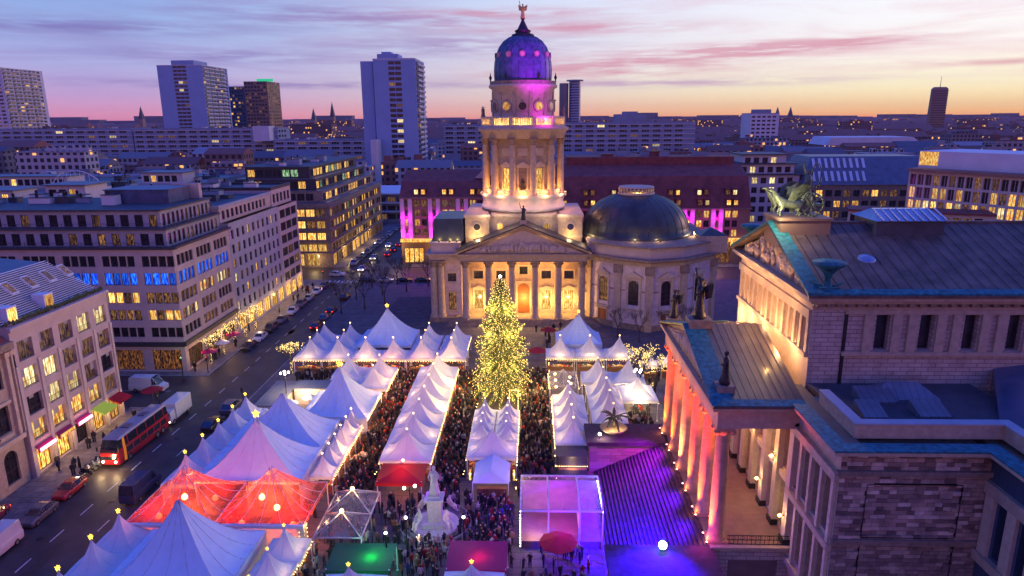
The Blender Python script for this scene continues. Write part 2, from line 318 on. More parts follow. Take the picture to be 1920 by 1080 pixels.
# ------------------------------------------------------------------ helpers
class MB:
    def __init__(s): s.v = []; s.f = []; s.m = []; s.sm = []
    def face(s, pts, mi=0, sm=False):
        i = len(s.v); s.v += [tuple(p) for p in pts]; s.f.append(tuple(range(i, i+len(pts)))); s.m.append(mi); s.sm.append(sm)
    def mesh(s, vs, fs, mi=0, sm=False):
        i = len(s.v); s.v += [tuple(p) for p in vs]
        for f in fs: s.f.append(tuple(i+k for k in f)); s.m.append(mi); s.sm.append(sm)
    def box(s, x0, x1, y0, y1, z0, z1, mi=0):
        s.mesh([(x0,y0,z0),(x1,y0,z0),(x1,y1,z0),(x0,y1,z0),(x0,y0,z1),(x1,y0,z1),(x1,y1,z1),(x0,y1,z1)],
               [(0,3,2,1),(4,5,6,7),(0,1,5,4),(1,2,6,5),(2,3,7,6),(3,0,4,7)], mi)
    def hexa(s, b, t, mi=0):
        s.mesh(list(b)+list(t), [(0,3,2,1),(4,5,6,7),(0,1,5,4),(1,2,6,5),(2,3,7,6),(3,0,4,7)], mi)
    def lathe(s, prof, n=16, c=(0,0), mi=0, sm=True, a0=0.0, a1=None, cap=True):
        full = a1 is None; A = 2*math.pi if full else a1-a0; m = n if full else n+1
        vs = []
        for r, z in prof:
            for k in range(m):
                a = a0 + A*k/n; vs.append((c[0]+r*math.cos(a), c[1]+r*math.sin(a), z))
        fs = []
        for j in range(len(prof)-1):
            for k in range(n):
                k2 = (k+1) % m; fs.append((j*m+k, j*m+k2, (j+1)*m+k2, (j+1)*m+k))
        s.mesh(vs, fs, mi, sm)
        if cap and full:
            if prof[-1][0] > 1e-3: s.face([vs[(len(prof)-1)*m+k] for k in range(n)], mi)
            if prof[0][0] > 1e-3: s.face([vs[k] for k in reversed(range(n))], mi)
    def tube(s, p, q, r, r2=None, n=5, mi=0, sm=True):
        p = Vector(p); q = Vector(q); d = q-p
        if d.length < 1e-6: return
        r2 = r if r2 is None else r2
        a = d.orthogonal().normalized(); b = d.normalized().cross(a)
        vs = [tuple(p + a*math.cos(t)*r + b*math.sin(t)*r) for t in [2*math.pi*k/n for k in range(n)]]
        vs += [tuple(q + a*math.cos(t)*r2 + b*math.sin(t)*r2) for t in [2*math.pi*k/n for k in range(n)]]
        s.mesh(vs, [(k, (k+1)%n, n+(k+1)%n, n+k) for k in range(n)] + [tuple(reversed(range(n))), tuple(range(n, 2*n))], mi, sm)
    def octa(s, c, r, mi=0, sz=1):
        x, y, z = c
        s.mesh([(x+r,y,z),(x,y+r,z),(x-r,y,z),(x,y-r,z),(x,y,z+r*sz),(x,y,z-r*sz)],
               [(0,1,4),(1,2,4),(2,3,4),(3,0,4),(1,0,5),(2,1,5),(3,2,5),(0,3,5)], mi)
    def ball(s, c, r, n=8, k=5, mi=0, sz=1):
        s.lathe([(max(1e-4, r*math.sin(math.pi*j/k)), c[2]-r*sz*math.cos(math.pi*j/k)) for j in range(k+1)], n, (c[0], c[1]), mi, True, cap=False)
    def prism(s, pts, z0, z1, mi=0):           # polygon in plan (counter-clockwise), extruded up
        n = len(pts); vs = [(x, y, z0) for x, y in pts] + [(x, y, z1) for x, y in pts]
        s.mesh(vs, [(k, (k+1)%n, n+(k+1)%n, n+k) for k in range(n)] + [tuple(range(n, 2*n)), tuple(reversed(range(n)))], mi)
    def data(s, name, mats, off=(0,0,0)):
        me = bpy.data.meshes.new(name)
        ox, oy, oz = off
        me.from_pydata([(x-ox, y-oy, z-oz) for x, y, z in s.v], [], s.f)
        for m in (mats if isinstance(mats, (list, tuple)) else [mats]): me.materials.append(M[m] if isinstance(m, str) else m)
        me.polygons.foreach_set('material_index', s.m); me.polygons.foreach_set('use_smooth', s.sm)
        me.update(); return me
ORI = {}
def tag(o, label=None, cat=None, group=None, kind=None):
    if label: o['label'] = label
    if cat: o['category'] = cat
    if group: o['group'] = group
    if kind: o['kind'] = kind
    return o
def thing(name, loc, label, cat, group=None, rz=0.0):
    o = bpy.data.objects.new(name, None); COL.objects.link(o); o.location = loc; o.rotation_euler = (0, 0, rz)
    o.empty_display_size = .2; ORI[o.name] = tuple(loc); return tag(o, label, cat, group)
def part(name, mb, mats, parent, world=True, label=None, stuff=False, sm=None):
    """one mesh object; world=True: the vertices are given in world coordinates"""
    off = org(parent) if (world and parent is not None) else (0, 0, 0)
    me = mb if isinstance(mb, bpy.types.Mesh) else mb.data(name, mats, off)
    o = bpy.data.objects.new(name, me); COL.objects.link(o)
    if parent is not None: o.parent = parent
    if label: o['label'] = label
    if stuff: o['kind'] = 'stuff'
    return o
def org(o):
    x = y = z = 0.0
    while o is not None:
        l = ORI.get(o.name, (0, 0, 0)); x += l[0]; y += l[1]; z += l[2]; o = o.parent
    return (x, y, z)
def single(name, mb, mats, loc, label, cat, group=None, rz=0.0, local=False):
    """a thing that is one mesh; the origin sits at its base"""
    me = mb if isinstance(mb, bpy.types.Mesh) else mb.data(name, mats, (0,0,0) if local else loc)
    o = bpy.data.objects.new(name, me); COL.objects.link(o); o.location = loc; o.rotation_euler = (0, 0, rz); ORI[o.name] = tuple(loc)
    return tag(o, label, cat, group)
def struct(name, mb, mats, label=None):
    o = bpy.data.objects.new(name, mb.data(name, mats)); COL.objects.link(o); o['kind'] = 'structure'
    if label: o['label'] = label
    return o
def inst(name, me, parent, loc, rz=0.0, scale=None, world=True):
    o = bpy.data.objects.new(name, me); COL.objects.link(o)
    if parent is not None:
        o.parent = parent
        if world: q = org(parent); loc = (loc[0]-q[0], loc[1]-q[1], loc[2]-q[2])
    o.location = loc; o.rotation_euler = (0, 0, rz)
    if scale: o.scale = scale
    return o
def dup(o, loc=None, rz=None, label=None, group=None, scale=None):
    def cp(a, par):
        c = a.copy(); COL.objects.link(c)
        if par is not None: c.parent = par
        for ch in a.children: cp(ch, c)
        return c
    r = cp(o, None)
    if loc is not None: r.location = loc; ORI[r.name] = tuple(loc)
    if rz is not None: r.rotation_euler = (0, 0, rz)
    if scale: r.scale = (scale,)*3
    if label: r['label'] = label
    if group: r['group'] = group
    return r
LN = [0]
GAIN = 1.5
def lamp(loc, e, c, r=.25, spot=None, to=None, blend=.6):
    e *= GAIN
    d = bpy.data.lights.new('lamp_light', 'SPOT' if spot else 'POINT'); d.energy = e; d.color = c; d.shadow_soft_size = r
    o = bpy.data.objects.new('lamp_light', d); COL.objects.link(o); o.location = loc
    if spot:
        d.spot_size = R(spot); d.spot_blend = blend
        o.rotation_euler = (Vector(loc)-Vector(to)).to_track_quat('Z', 'Y').to_euler()
    LN[0] += 1; return o
WARM = (1, .56, .22); ORANGE = (1, .36, .10); YEL = (1, .66, .24); PURP = (.62, .04, 1.0); MAG = (1.0, .06, .85)

FD = {'S': ((1,0),(0,-1),0.0), 'E': ((0,1),(1,0),math.pi/2), 'W': ((0,-1),(-1,0),-math.pi/2), 'N': ((-1,0),(0,1),math.pi)}
def facing(f):
    if isinstance(f, str): return FD[f]
    a = f; return ((math.cos(a), math.sin(a)), (math.sin(a), -math.cos(a)), a)
def fpt(O, f, u, v, z):                        # u along the wall, v outward, z up from the foot
    d, n, _ = facing(f); return (O[0]+d[0]*u+n[0]*v, O[1]+d[1]*u+n[1]*v, O[2]+z)
def fbox(mb, O, f, u0, u1, v0, v1, z0, z1, mi=0):
    b = [fpt(O,f,u0,v1,z0), fpt(O,f,u1,v1,z0), fpt(O,f,u1,v0,z0), fpt(O,f,u0,v0,z0)]
    t = [fpt(O,f,u0,v1,z1), fpt(O,f,u1,v1,z1), fpt(O,f,u1,v0,z1), fpt(O,f,u0,v0,z1)]
    mb.hexa(b, t, mi)
def wallgrid(mb, O, f, width, z0, z1, wins, depth=.3, mi=0, mir=None):
    """a wall face with real openings; wins = (u0,u1,z0,z1,...)"""
    mir = mi if mir is None else mir
    zs = sorted({z0, z1} | {w[2] for w in wins} | {w[3] for w in wins})
    for a, b in zip(zs, zs[1:]):
        if b-a < 1e-4: continue
        us = sorted([(w[0], w[1]) for w in wins if w[2] <= a+1e-5 and w[3] >= b-1e-5]); cur = 0.0
        for u0, u1 in us + [(width, width)]:
            if u0-cur > 1e-4: mb.face([fpt(O,f,cur,0,a), fpt(O,f,u0,0,a), fpt(O,f,u0,0,b), fpt(O,f,cur,0,b)], mi)
            cur = u1
    for w in wins:
        u0, u1, a, b = w[:4]; d = -depth
        for A, B in (((u0,a),(u0,b)), ((u0,b),(u1,b)), ((u1,b),(u1,a)), ((u1,a),(u0,a))):
            mb.face([fpt(O,f,A[0],0,A[1]), fpt(O,f,B[0],0,B[1]), fpt(O,f,B[0],d,B[1]), fpt(O,f,A[0],d,A[1])], mir)
WC = {}
def winmesh(w, h, cols, rows, fm, arch=False, fw=.09, bar=.06, far=False):
    key = ('F', round(w, 2), round(h, 2), cols, rows, fm, arch, far)
    if key in WC: return WC[key]
    mb = MB(); hw = w/2
    def bx(x0, x1, z0, z1): mb.box(x0, x1, -.03, .04, z0, z1, 0)
    if not arch:
        bx(-hw, -hw+fw, 0, h); bx(hw-fw, hw, 0, h); bx(-hw+fw, hw-fw, 0, fw); bx(-hw+fw, hw-fw, h-fw, h)
        for i in range(1, cols): x = -hw + w*i/cols; bx(x-bar/2, x+bar/2, fw, h-fw)
        for j in range(1, rows): z = h*j/rows; bx(-hw+fw, hw-fw, z-bar/2, z+bar/2)
    else:
        zc = h-hw; n = 10; bx(-hw, -hw+fw, 0, zc); bx(hw-fw, hw, 0, zc); bx(-hw+fw, hw-fw, 0, fw)
        for k in range(n):
            a, b = math.pi*k/n, math.pi*(k+1)/n
            o1 = (hw*math.cos(a), zc+hw*math.sin(a)); o2 = (hw*math.cos(b), zc+hw*math.sin(b))
            r = hw-fw; i1 = (r*math.cos(a), zc+r*math.sin(a)); i2 = (r*math.cos(b), zc+r*math.sin(b))
            mb.face([(o1[0],-.03,o1[1]), (o2[0],-.03,o2[1]), (i2[0],-.03,i2[1]), (i1[0],-.03,i1[1])])
            # fill between the arch and the square opening, flush with the wall
            mb.face([(o1[0],-.29,o1[1]), (o2[0],-.29,o2[1]), (o2[0],-.29,h), (o1[0],-.29,h)], 1)
            mb.face([(o1[0],-.29,o1[1]), (o2[0],-.29,o2[1]), (o2[0],.0,o2[1]), (o1[0],.0,o1[1])], 1)
        for i in range(1, cols): x = -hw + w*i/cols; bx(x-bar/2, x+bar/2, fw, h-hw*.35)
        for j in range(1, rows): z = zc*j/rows; bx(-hw+fw, hw-fw, z-bar/2, z+bar/2)
    WC[key] = mb.data('window_frame_mesh', [fm, 'sand']); return WC[key]
def panemesh(w, h, pm):
    key = ('P', round(w, 2), round(h, 2), pm)
    if key not in WC:
        mb = MB(); mb.box(-w/2+.02, w/2-.02, .045, .075, .02, h-.02); WC[key] = mb.data('window_pane_mesh', pm)
    return WC[key]
def farmesh(w, h, cols, fm, pm):
    key = ('X', round(w, 2), round(h, 2), cols, fm, pm)
    if key not in WC:
        mb = MB(); mb.box(-w/2, w/2, .02, .08, 0, h, 1)
        for i in range(cols+1):
            x = -w/2 + w*i/cols; b = .07*max(1, w/3); mb.box(max(-w/2, x-b), min(w/2, x+b), -.05, .02, 0, h, 0)
        WC[key] = mb.data('window_mesh', [fm, pm])
    return WC[key]
def window(parent, O, f, u0, u1, z0, z1, cols=2, rows=1, fm='frame_dark', pm='pane', depth=.3, arch=False, far=False, name='window'):
    w, h = u1-u0, z1-z0; loc = fpt(O, f, (u0+u1)/2, -depth+.08 if not arch else -.3, z0); rz = facing(f)[2]
    if far: return inst(name, farmesh(w, h, cols, fm, pm), parent, loc, rz)
    o = inst(name, winmesh(w, h, cols, rows, fm, arch), parent, loc, rz)
    p_ = bpy.data.objects.new('pane', panemesh(w, h, pm)); COL.objects.link(p_); p_.parent = o
    return o
def pick(opts):
    t = random.random()*sum(w for _, w in opts)
    for n, w in opts:
        t -= w
        if t <= 0: return n
    return opts[-1][0]
def grid(u0, pitch, w, n, z0, h): return [(u0+i*pitch, u0+i*pitch+w, z0, z0+h) for i in range(n)]

def facade(parent, mb, O, f, width, z0, z1, rows, depth=.3, mi=0):
    """rows: list of (openings, dict(cols, rows, fm, opts, far))"""
    allw = [w for ws, _ in rows for w in ws]
    wallgrid(mb, O, f, width, z0, z1, allw, depth, mi)
    for ws, kw in rows:
        k = dict(kw); opts = k.pop('opts', [('pane', 1)])
        for w in ws:
            window(parent, O, f, *w, pm=pick(opts), depth=depth, **k)
def roofclutter(parent, x0, x1, y0, y1, z, n, name='roof_unit', mats=('conc', 'roof_dark', 'conc_white')):
    for i in range(n):
        w, d, h = random.uniform(1.0, 4.5), random.uniform(1.0, 3.5), random.uniform(.5, 1.9)
        x, y = random.uniform(x0+.8, max(x0+.9, x1-w-.8)), random.uniform(y0+.8, max(y0+.9, y1-d-.8))
        mb = MB(); mb.box(x, x+w, y, y+d, z, z+h, 0); mb.box(x-.08, x+w+.08, y-.08, y+d+.08, z+h, z+h+.12, 1)
        if random.random() < .5: mb.lathe([(.25, z+h+.1), (.25, z+h+.7), (.34, z+h+.75), (.05, z+h+.9)], 8, (x+w*.3, y+d/2), 1)
        part(name, mb, [random.choice(mats), 'frame_dark'], parent)
def masts(parent, x0, x1, y0, y1, z, n):
    for i in range(n):
        x, y, h = random.uniform(x0, x1), random.uniform(y0, y1), random.uniform(2.5, 6)
        mb = MB(); mb.tube((x,y,z), (x,y,z+h), .06, n=4)
        mb.tube((x-.5,y,z+h*.8), (x+.5,y,z+h*.8), .03, n=3); mb.tube((x-.35,y,z+h*.92), (x+.35,y,z+h*.92), .03, n=3)
        part('antenna', mb, 'iron', parent)

# ------------------------------------------------------------------ organic bodies (skin modifier)
def skinmesh(name, vs, es, rs, sub=1, mats=('skin',), smooth=True):
    me = bpy.data.meshes.new(name+'_cage'); me.from_pydata(vs, es, []); o = bpy.data.objects.new('tmp', me); COL.objects.link(o)
    sk = o.modifiers.new('skin', 'SKIN'); sk.use_smooth_shade = True
    lay = me.skin_vertices[0].data
    for i, r in enumerate(rs):
        lay[i].radius = (r, r) if not isinstance(r, tuple) else r
        lay[i].use_root = (i == 0)
    if sub: s = o.modifiers.new('sub', 'SUBSURF'); s.levels = sub; s.render_levels = sub
    dg = bpy.context.evaluated_depsgraph_get(); dg.update()
    ev = o.evaluated_get(dg); out = bpy.data.meshes.new_from_object(ev)
    bpy.data.objects.remove(o); out.name = name; out.materials.clear()
    for m in mats: out.materials.append(M[m] if isinstance(m, str) else m)
    if smooth: out.polygons.foreach_set('use_smooth', [True]*len(out.polygons))
    return out
def human_cage(stride=.0, arm_l=(.10, .0), arm_r=(.10, .0), lean=0.0, w=1.0, bend=(0, 0)):
    """1.75 m figure facing -Y, pelvis first; arms: (out, forward) offsets of the hand; bend = elbow raise"""
    V = [(0,0,.95), (0,-.01+lean*.2,1.15), (0,lean*.5,1.40), (0,lean*.6,1.50), (0,lean*.65-.01,1.60), (0,lean*.7-.01,1.70)]
    Rr = [(.155*w,.12), (.15*w,.115), (.17*w,.115), (.062,.062), (.092,.10), (.075,.085)]
    E_ = [(0,1),(1,2),(2,3),(3,4),(4,5)]
    for s, st in ((-1, stride), (1, -stride)):
        b = len(V); V += [(s*.095, 0, .86), (s*.105, -st*.5, .50), (s*.11, -st*.75+.02, .09), (s*.115, -st*.75-.13, .04)]
        Rr += [.098*w, .068, .048, .045]; E_ += [(0,b),(b,b+1),(b+1,b+2),(b+2,b+3)]
    for s, (o_, f_), bd in ((-1, arm_l, bend[0]), (1, arm_r, bend[1])):
        b = len(V); V += [(s*.20, lean*.5, 1.40), (s*(.24+o_*.5), lean*.5-f_*.25+.02, 1.16+bd*.12), (s*(.22+o_), lean*.5-f_-.02, .93+bd*.5), (s*(.22+o_), lean*.5-f_-.05, .86+bd*.56)]
        Rr += [.068*w, .052, .036, .035]; E_ += [(2,b),(b,b+1),(b+1,b+2),(b+2,b+3)]
    return V, E_, Rr
def person_mesh(name, mats, skirt=False, **kw):
    V, E_, Rr = human_cage(**kw)
    me = skinmesh(name, V, E_, Rr, 1, mats)
    # slots: 0 coat, 1 trousers, 2 skin, 3 hair, 4 shoes
    for p in me.polygons:
        c = p.center
        if c.z > 1.50: p.material_index = 3 if (c.z > 1.66 or c.y > .012) else 2
        elif c.z > .80:
            p.material_index = 2 if (abs(c.x) > .2 and c.z < .90) else 0
        elif c.z > .09: p.material_index = 1
        else: p.material_index = 4
    return me
def robed(name, mt, h=3.0, arm=0, wings=False, smooth=True):
    """draped stone or bronze figure: lathe of folds for the robe joined to shoulders, head and arms"""
    mb = MB(); s = h/1.8
    prof = [(.30,0),(.33,.03),(.27,.25),(.21,.60),(.19,.90),(.20,1.15),(.21,1.35),(.14,1.46),(.065,1.50),(.06,1.55)]
    n = 14; vs = []
    for j, (r, z) in enumerate(prof):
        for k in range(n):
            a = 2*math.pi*k/n; rr = r*(1+(.14*math.sin(5*a+z*3) if z < 1.0 else 0)); vs.append((rr*1.05*math.cos(a)*s, rr*.8*math.sin(a)*s, z*s))
    fs = [(j*n+k, j*n+(k+1)%n, (j+1)*n+(k+1)%n, (j+1)*n+k) for j in range(len(prof)-1) for k in range(n)]
    mb.mesh(vs, fs, 0, True); mb.ball((0, -.01*s, 1.66*s), .115*s, 9, 6, 0, 1.25); mb.ball((0, .05*s, 1.70*s), .10*s, 7, 5)
    def limb(pts, rs):
        for a, b, r0, r1 in zip(pts, pts[1:], rs, rs[1:]): mb.tube([q*s for q in a], [q*s for q in b], r0*s, r1*s, 6)
    limb([(.20,0,1.38),(.30,-.08,1.15),(.26,-.28,1.12 if arm < 2 else .95)], [.07,.055,.04])
    if arm == 1: limb([(-.20,0,1.38),(-.36,-.04,1.55),(-.40,-.10,1.92)], [.07,.055,.035]); mb.tube((-.40*s,-.10*s,1.80*s), (-.46*s,-.14*s,2.15*s), .03*s, .05*s, 5)
    else: limb([(-.20,0,1.38),(-.30,-.02,1.12),(-.24,-.16,.92)], [.07,.055,.04])
    if wings:
        for sg in (-1, 1):
            mb.mesh([(sg*.08*s,.12*s,1.40*s), (sg*.62*s,.34*s,1.75*s), (sg*.52*s,.36*s,1.05*s), (sg*.12*s,.2*s,.85*s), (sg*.10*s,.17*s,1.35*s), (sg*.60*s,.39*s,1.68*s)], [(0,1,2,3),(4,3,2,5)])
    return mb
COATS = [(.012,.012,.016),(.03,.03,.04),(.02,.02,.035),(.05,.045,.04),(.10,.02,.02),(.025,.035,.06),(.10,.08,.06),(.015,.015,.02),(.20,.19,.20),(.05,.03,.025),(.16,.03,.02),(.03,.025,.03)]
M['coat'] = objcol('winter_coat', COATS)
M['coat_red'] = mat('red_winter_coat', (.30, .02, .02), .85); M['coat_pale'] = mat('pale_winter_coat', (.42, .38, .34), .85); M['coat_blue'] = mat('blue_winter_coat', (.03, .05, .16), .85)
M['coat_dark'] = mat('dark_winter_coat', (.02, .02, .026), .85)
M['coat_tan'] = mat('tan_winter_coat', (.24, .13, .06), .85)
M['trousers'] = mat('dark_trousers', (.018, .018, .025), .85); M['hair'] = objcol('hair_or_hat', [(.02,.015,.01),(.05,.03,.015),(.16,.09,.04),(.02,.02,.02),(.25,.02,.02),(.3,.28,.26)])
PP = {}
for cn in ('coat_dark', 'coat_red', 'coat_pale', 'coat_blue', 'coat_tan'):
    PP[cn] = [person_mesh('person_mesh', [cn, 'trousers', 'skin', 'hair', 'rubber'], **kw) for kw in
              (dict(stride=.22, arm_l=(.03,.14), arm_r=(.03,-.12)), dict(stride=.04, arm_l=(.02,.25), arm_r=(.02,.22), w=1.1, bend=(.5,.5)), dict(stride=.0, arm_l=(.05,.0), arm_r=(-.02,.28), w=1.15, bend=(0,.8)))]

# ================================================================== SETTING
mb = MB(); mb.box(-9000, 9000, -300, 15000, -.5, 0); struct('ground', mb, 'roof_dark')
mb = MB(); mb.box(-57.5, -46, 10, 640, 0, .004); mb.box(-260, -57.5, 98.5, 112.0, 0, .004); mb.box(-260, 120, 186, 203, 0, .006)
struct('road', mb, 'asphalt')
mb = MB()
for y in [17.2+5.13*k for k in range(33)]: mb.box(-52.06, -51.92, y, y+2.3, .004, .010)
for y in [66.5, 75.2, 83.8, 92.5]: mb.box(-48.1, -47.98, y-1.1, y+1.1, .004, .010)
for x in (-63, -70, -77, -84): mb.box(x, x+2.4, 105.2, 105.32, .004, .010)
for k in range(9): mb.box(-57+k*1.25, -56.4+k*1.25, 183.0, 185.6, .004, .010)
struct('road_marking', mb, 'marking')
for i, (x0, x1, y0, y1) in enumerate([(-63.4, -57.5, 20, 98.4), (-130, -57.5, 112.1, 185.9), (-62.6, -57.5, 203.1, 330)]):
    mb = MB(); mb.box(x0, x1-.25, y0+.25, y1-.25, 0, .115); struct('sidewalk', mb, 'sidewalk')
    mb = MB(); mb.box(x1-.25, x1, y0, y1, 0, .13); mb.box(x0, x1-.25, y0, y0+.25, 0, .13); mb.box(x0, x1-.25, y1-.25, y1, 0, .13); struct('kerb', mb, 'kerb')
mb = MB(); mb.box(-45.8, 90, 10, 185.8, 0, .10); struct('square_paving', mb, 'paving')
mb = MB(); mb.box(-46, -45.8, 10, 186, 0, .13); mb.box(-45.8, 90, 185.8, 186, 0, .13); struct('kerb', mb, 'kerb')
mb = MB(); mb.box(-34, -22.8, 139, 167, .10, .16); struct('lawn', mb, 'lawn')
mb = MB(); mb.box(-38, -20, 203.1, 207.8, 0, .12); mb.box(-15, 66, 203.1, 207.8, 0, .12); struct('sidewalk', mb, 'sidewalk')

# ================================================================== LEFT BUILDINGS
def walls(parent, x0, x1, y0, y1, z0, z1, mt, S=None, E=None, Wf=None, depth=.3, name='wall'):
    """four walls; S/E/W give rows of openings (None = blank)"""
    mb = MB()
    facade(parent, mb, (x0, y0, 0), 'S', x1-x0, z0, z1, S or [], depth)
    facade(parent, mb, (x1, y0, 0), 'E', y1-y0, z0, z1, E or [], depth)
    facade(parent, mb, (x0, y1, 0), 'W', y1-y0, z0, z1, Wf or [], depth)
    facade(parent, mb, (x1, y1, 0), 'N', x1-x0, z0, z1, [], depth)
    return part(name, mb, mt, parent)
def flatroof(parent, x0, x1, y0, y1, z, mt='roof_dark', par=.5, pm='grey_stone', over=0.0):
    mb = MB(); mb.box(x0+.3-over, x1-.3+over, y0+.3-over, y1-.3+over, z-.25, z, 0); part('roof', mb, mt, parent)
    mb = MB(); a, b, c, d = x0-.12-over, x1+.12+over, y0-.12-over, y1+.12+over
    mb.box(a, b, c, c+.42, z-.22, z+par); mb.box(a, b, d-.42, d, z-.22, z+par); mb.box(a, a+.42, c+.42, d-.42, z-.22, z+par); mb.box(b-.42, b, c+.42, d-.42, z-.22, z+par)
    part('parapet', mb, pm, parent)

# ---- near left office block with louvred mansard
b1 = thing('office_building', (-63, 76.6, 0), 'pale office block by the bus with a louvred glass mansard roof and lit shopfronts', 'building')
O = (-63, 76.6, 0)
mb = MB()
lit_rows = {15.2: 'ddmll', 11.6: 'lmddd', 8.0: 'dlldd', 4.4: 'lllll'}
lit_rows = {15.3: ['lit_dim', 'lit_dim', 'lit_dim', 'lit2', 'lit2'], 11.7: ['lit2', 'lit2', 'lit_dim', 'lit_dim', 'lit_dim'],
            8.1: ['pane', 'lit2', 'lit2', 'lit_dim', 'pane'], 4.7: ['lit', 'lit', 'lit', 'lit', 'lit_dim']}
wn = []
for z, l in lit_rows.items():
    for i, v in enumerate(l): wn.append((0.9+3.78*i, 0.9+3.78*i+2.6, z, z+2.55, v))
for i, v in enumerate(['shop', 'shop', 'pane', 'shop', 'shop']): wn.append((0.9+3.78*i, 0.9+3.78*i+2.6, .35, 3.5, v))
wallgrid(mb, O, 'E', 19.4, 0, 19.8, wn, .5)
wallgrid(mb, (-80, 76.6, 0), 'S', 17, 0, 19.8, []); wallgrid(mb, (-63, 96, 0), 'N', 17, 0, 19.8, []); 
part('wall', mb, 'pink_stone', b1)
for u0, u1, z0, z1, v in wn:
    w_ = window(b1, O, 'E', u0, u1, z0, z1, cols=3, rows=1, pm=v, depth=.5, fm='frame_pale' if v.startswith('lit') and z0 > 1 else 'frame_dark')
    if z0 > 1 and random.random() < .6:
        h_ = random.uniform(.4, 1.6); i_ = random.randint(0, 2); mb_ = MB(); x0_ = -1.25+.85*i_; mb_.box(x0_, x0_+.8, .0, .03, 2.5-h_, 2.5); bl = part('blind', mb_, 'grey_stone', w_, world=False)
        mb_ = MB(); mb_.box(-1.3, 1.3, -.28, -.24, .12, .16); mb_.box(-1.3, 1.3, -.28, -.24, .9, .94)
        for q_ in range(12): mb_.box(-1.28+.23*q_, -1.25+.23*q_, -.27, -.25, .16, .9)
        part('window_rail', mb_, 'frame_dark', w_, world=False)
for i in range(6):
    mb = MB(); fbox(mb, O, 'E', -.0+3.78*i+.02, .46+3.78*i, -.0, .16, .1, 14.9); part('pilaster', mb, 'cream', b1)
mb = MB(); fbox(mb, O, 'E', -.1, 19.5, -.3, .35, 19.3, 19.85); part('cornice', mb, 'pink_stone', b1)
for i, c in enumerate(['magenta_fabric', 'magenta_fabric', 'magenta_fabric', 'lime_fabric', 'red_fabric']):
    u = .9+3.78*i; mb = MB(); mb.mesh([fpt(O,'E',u-.1,.15,4.1), fpt(O,'E',u+2.7,.15,4.1), fpt(O,'E',u+2.9,1.9 if i > 2 else .6,3.4), fpt(O,'E',u-.3,1.9 if i > 2 else .6,3.4),
        fpt(O,'E',u-.1,.15,3.9), fpt(O,'E',u+2.7,.15,3.9), fpt(O,'E',u+2.9,1.9 if i > 2 else .6,3.2), fpt(O,'E',u-.3,1.9 if i > 2 else .6,3.2)],
        [(0,1,2,3),(7,6,5,4),(3,2,6,7),(0,3,7,4),(1,5,6,2)]); part('awning', mb, c, b1, label=['purple fascia awning']*0 or None)
    if i < 3:
        mb = MB(); fbox(mb, O, 'E', u-.1, u+2.7, .62, .70, 3.35, 3.75); part('light_strip', mb, M['bulb_pink'] if i != 1 else M['lit'], b1)
# mansard: sloping glass with louvres
mb = MB()
ys, ye = 76.9, 95.7
mb.mesh([(-64.2,ys,19.8), (-64.2,ye,19.8), (-69.5,ye-2.5,24.6), (-69.5,ys,24.6), (-80,ys,25.6), (-80,ye-2.5,25.6), (-80,ye,19.8)],
        [(0,1,2,3), (3,2,5,4), (1,6,5,2)]); part('roof', mb, 'roof_grey', b1)
for k in range(22):
    t = (k+.5)/22; x = -64.1-5.3*t; z = 19.95+4.8*t; mb = MB(); mb.box(x-.02, x+.16, ys+.1, ye-2.5*t-.1, z+.12, z+.19); part('louvre', mb, 'frame_white', b1)
for k in range(5):
    y = 79.2+3.6*k; t = .62; x = -64.1-5.3*t; z = 19.95+4.8*t
    mb = MB(); f = lambda u, v, d: (-64.1-5.3*v-.0+d*.66, u, 19.9+4.8*v+d*.74)
    mb.hexa([f(y,.50,.05), f(y+1.3,.50,.05), f(y+1.3,.80,.05), f(y,.80,.05)], [f(y,.50,.34), f(y+1.3,.50,.34), f(y+1.3,.80,.34), f(y,.80,.34)], 0); mb.hexa([f(y+.12,.53,.34), f(y+1.18,.53,.34), f(y+1.18,.77,.34), f(y+.12,.77,.34)], [f(y+.12,.53,.37), f(y+1.18,.53,.37), f(y+1.18,.77,.37), f(y+.12,.77,.37)], 1); part('roof_window', mb, ['frame_white', 'lit_dim'], b1)
for y, l in ((78.0, 'lit'), (84.6, 'lit')):
    mb = MB(); mb.box(-65.6, -63.9, y, y+1.7, 19.85, 22.0, 0); mb.box(-63.9, -63.86, y+.15, y+1.55, 20.1, 21.8, 1); part('dormer', mb, ['frame_white', l], b1)
mb = MB()
for y in [77+k*.62 for k in range(31)]: mb.octa((-63.45, y, 20.1+random.random()*.25), random.uniform(.28, .42))
o = part('planting', mb, 'needle', b1, stuff=True)

# ---- older stone building at the left edge
b0 = thing('stone_building', (-63.4, 52, 0), 'old carved stone building at the left edge with arched ground windows and dark red roof', 'building')
O = (-63.4, 50, 0); mb = MB(); wn = []
for i in range(5):
    for z, h in ((1.0, 4.2), (7.4, 3.4), (12.9, 2.9)): wn.append((1.9+5.2*i, 1.9+5.2*i+2.2, z, z+h, z < 2))
wallgrid(mb, O, 'E', 26.3, 0, 18.2, wn, .4); wallgrid(mb, (-63.4, 76.3, 0), 'N', 12, 0, 18.2, []); part('wall', mb, 'sand', b0)
for u0, u1, z0, z1, a in wn: window(b0, O, 'E', u0, u1, z0, z1, cols=2, rows=2, pm='pane' if a else pick([('lit2', 1), ('pane', 2)]), depth=.4, arch=a)
for i in range(6):
    for du in (-.4, .5):
        mb = MB(); fbox(mb, O, 'E', .1+5.2*i+du-.25, .1+5.2*i+du+.25, 0, .4, 6.6, 16.6); fbox(mb, O, 'E', .1+5.2*i+du-.4, .1+5.2*i+du+.4, 0, .5, 16.6, 17.2); part('pilaster', mb, 'sand_pale', b0)
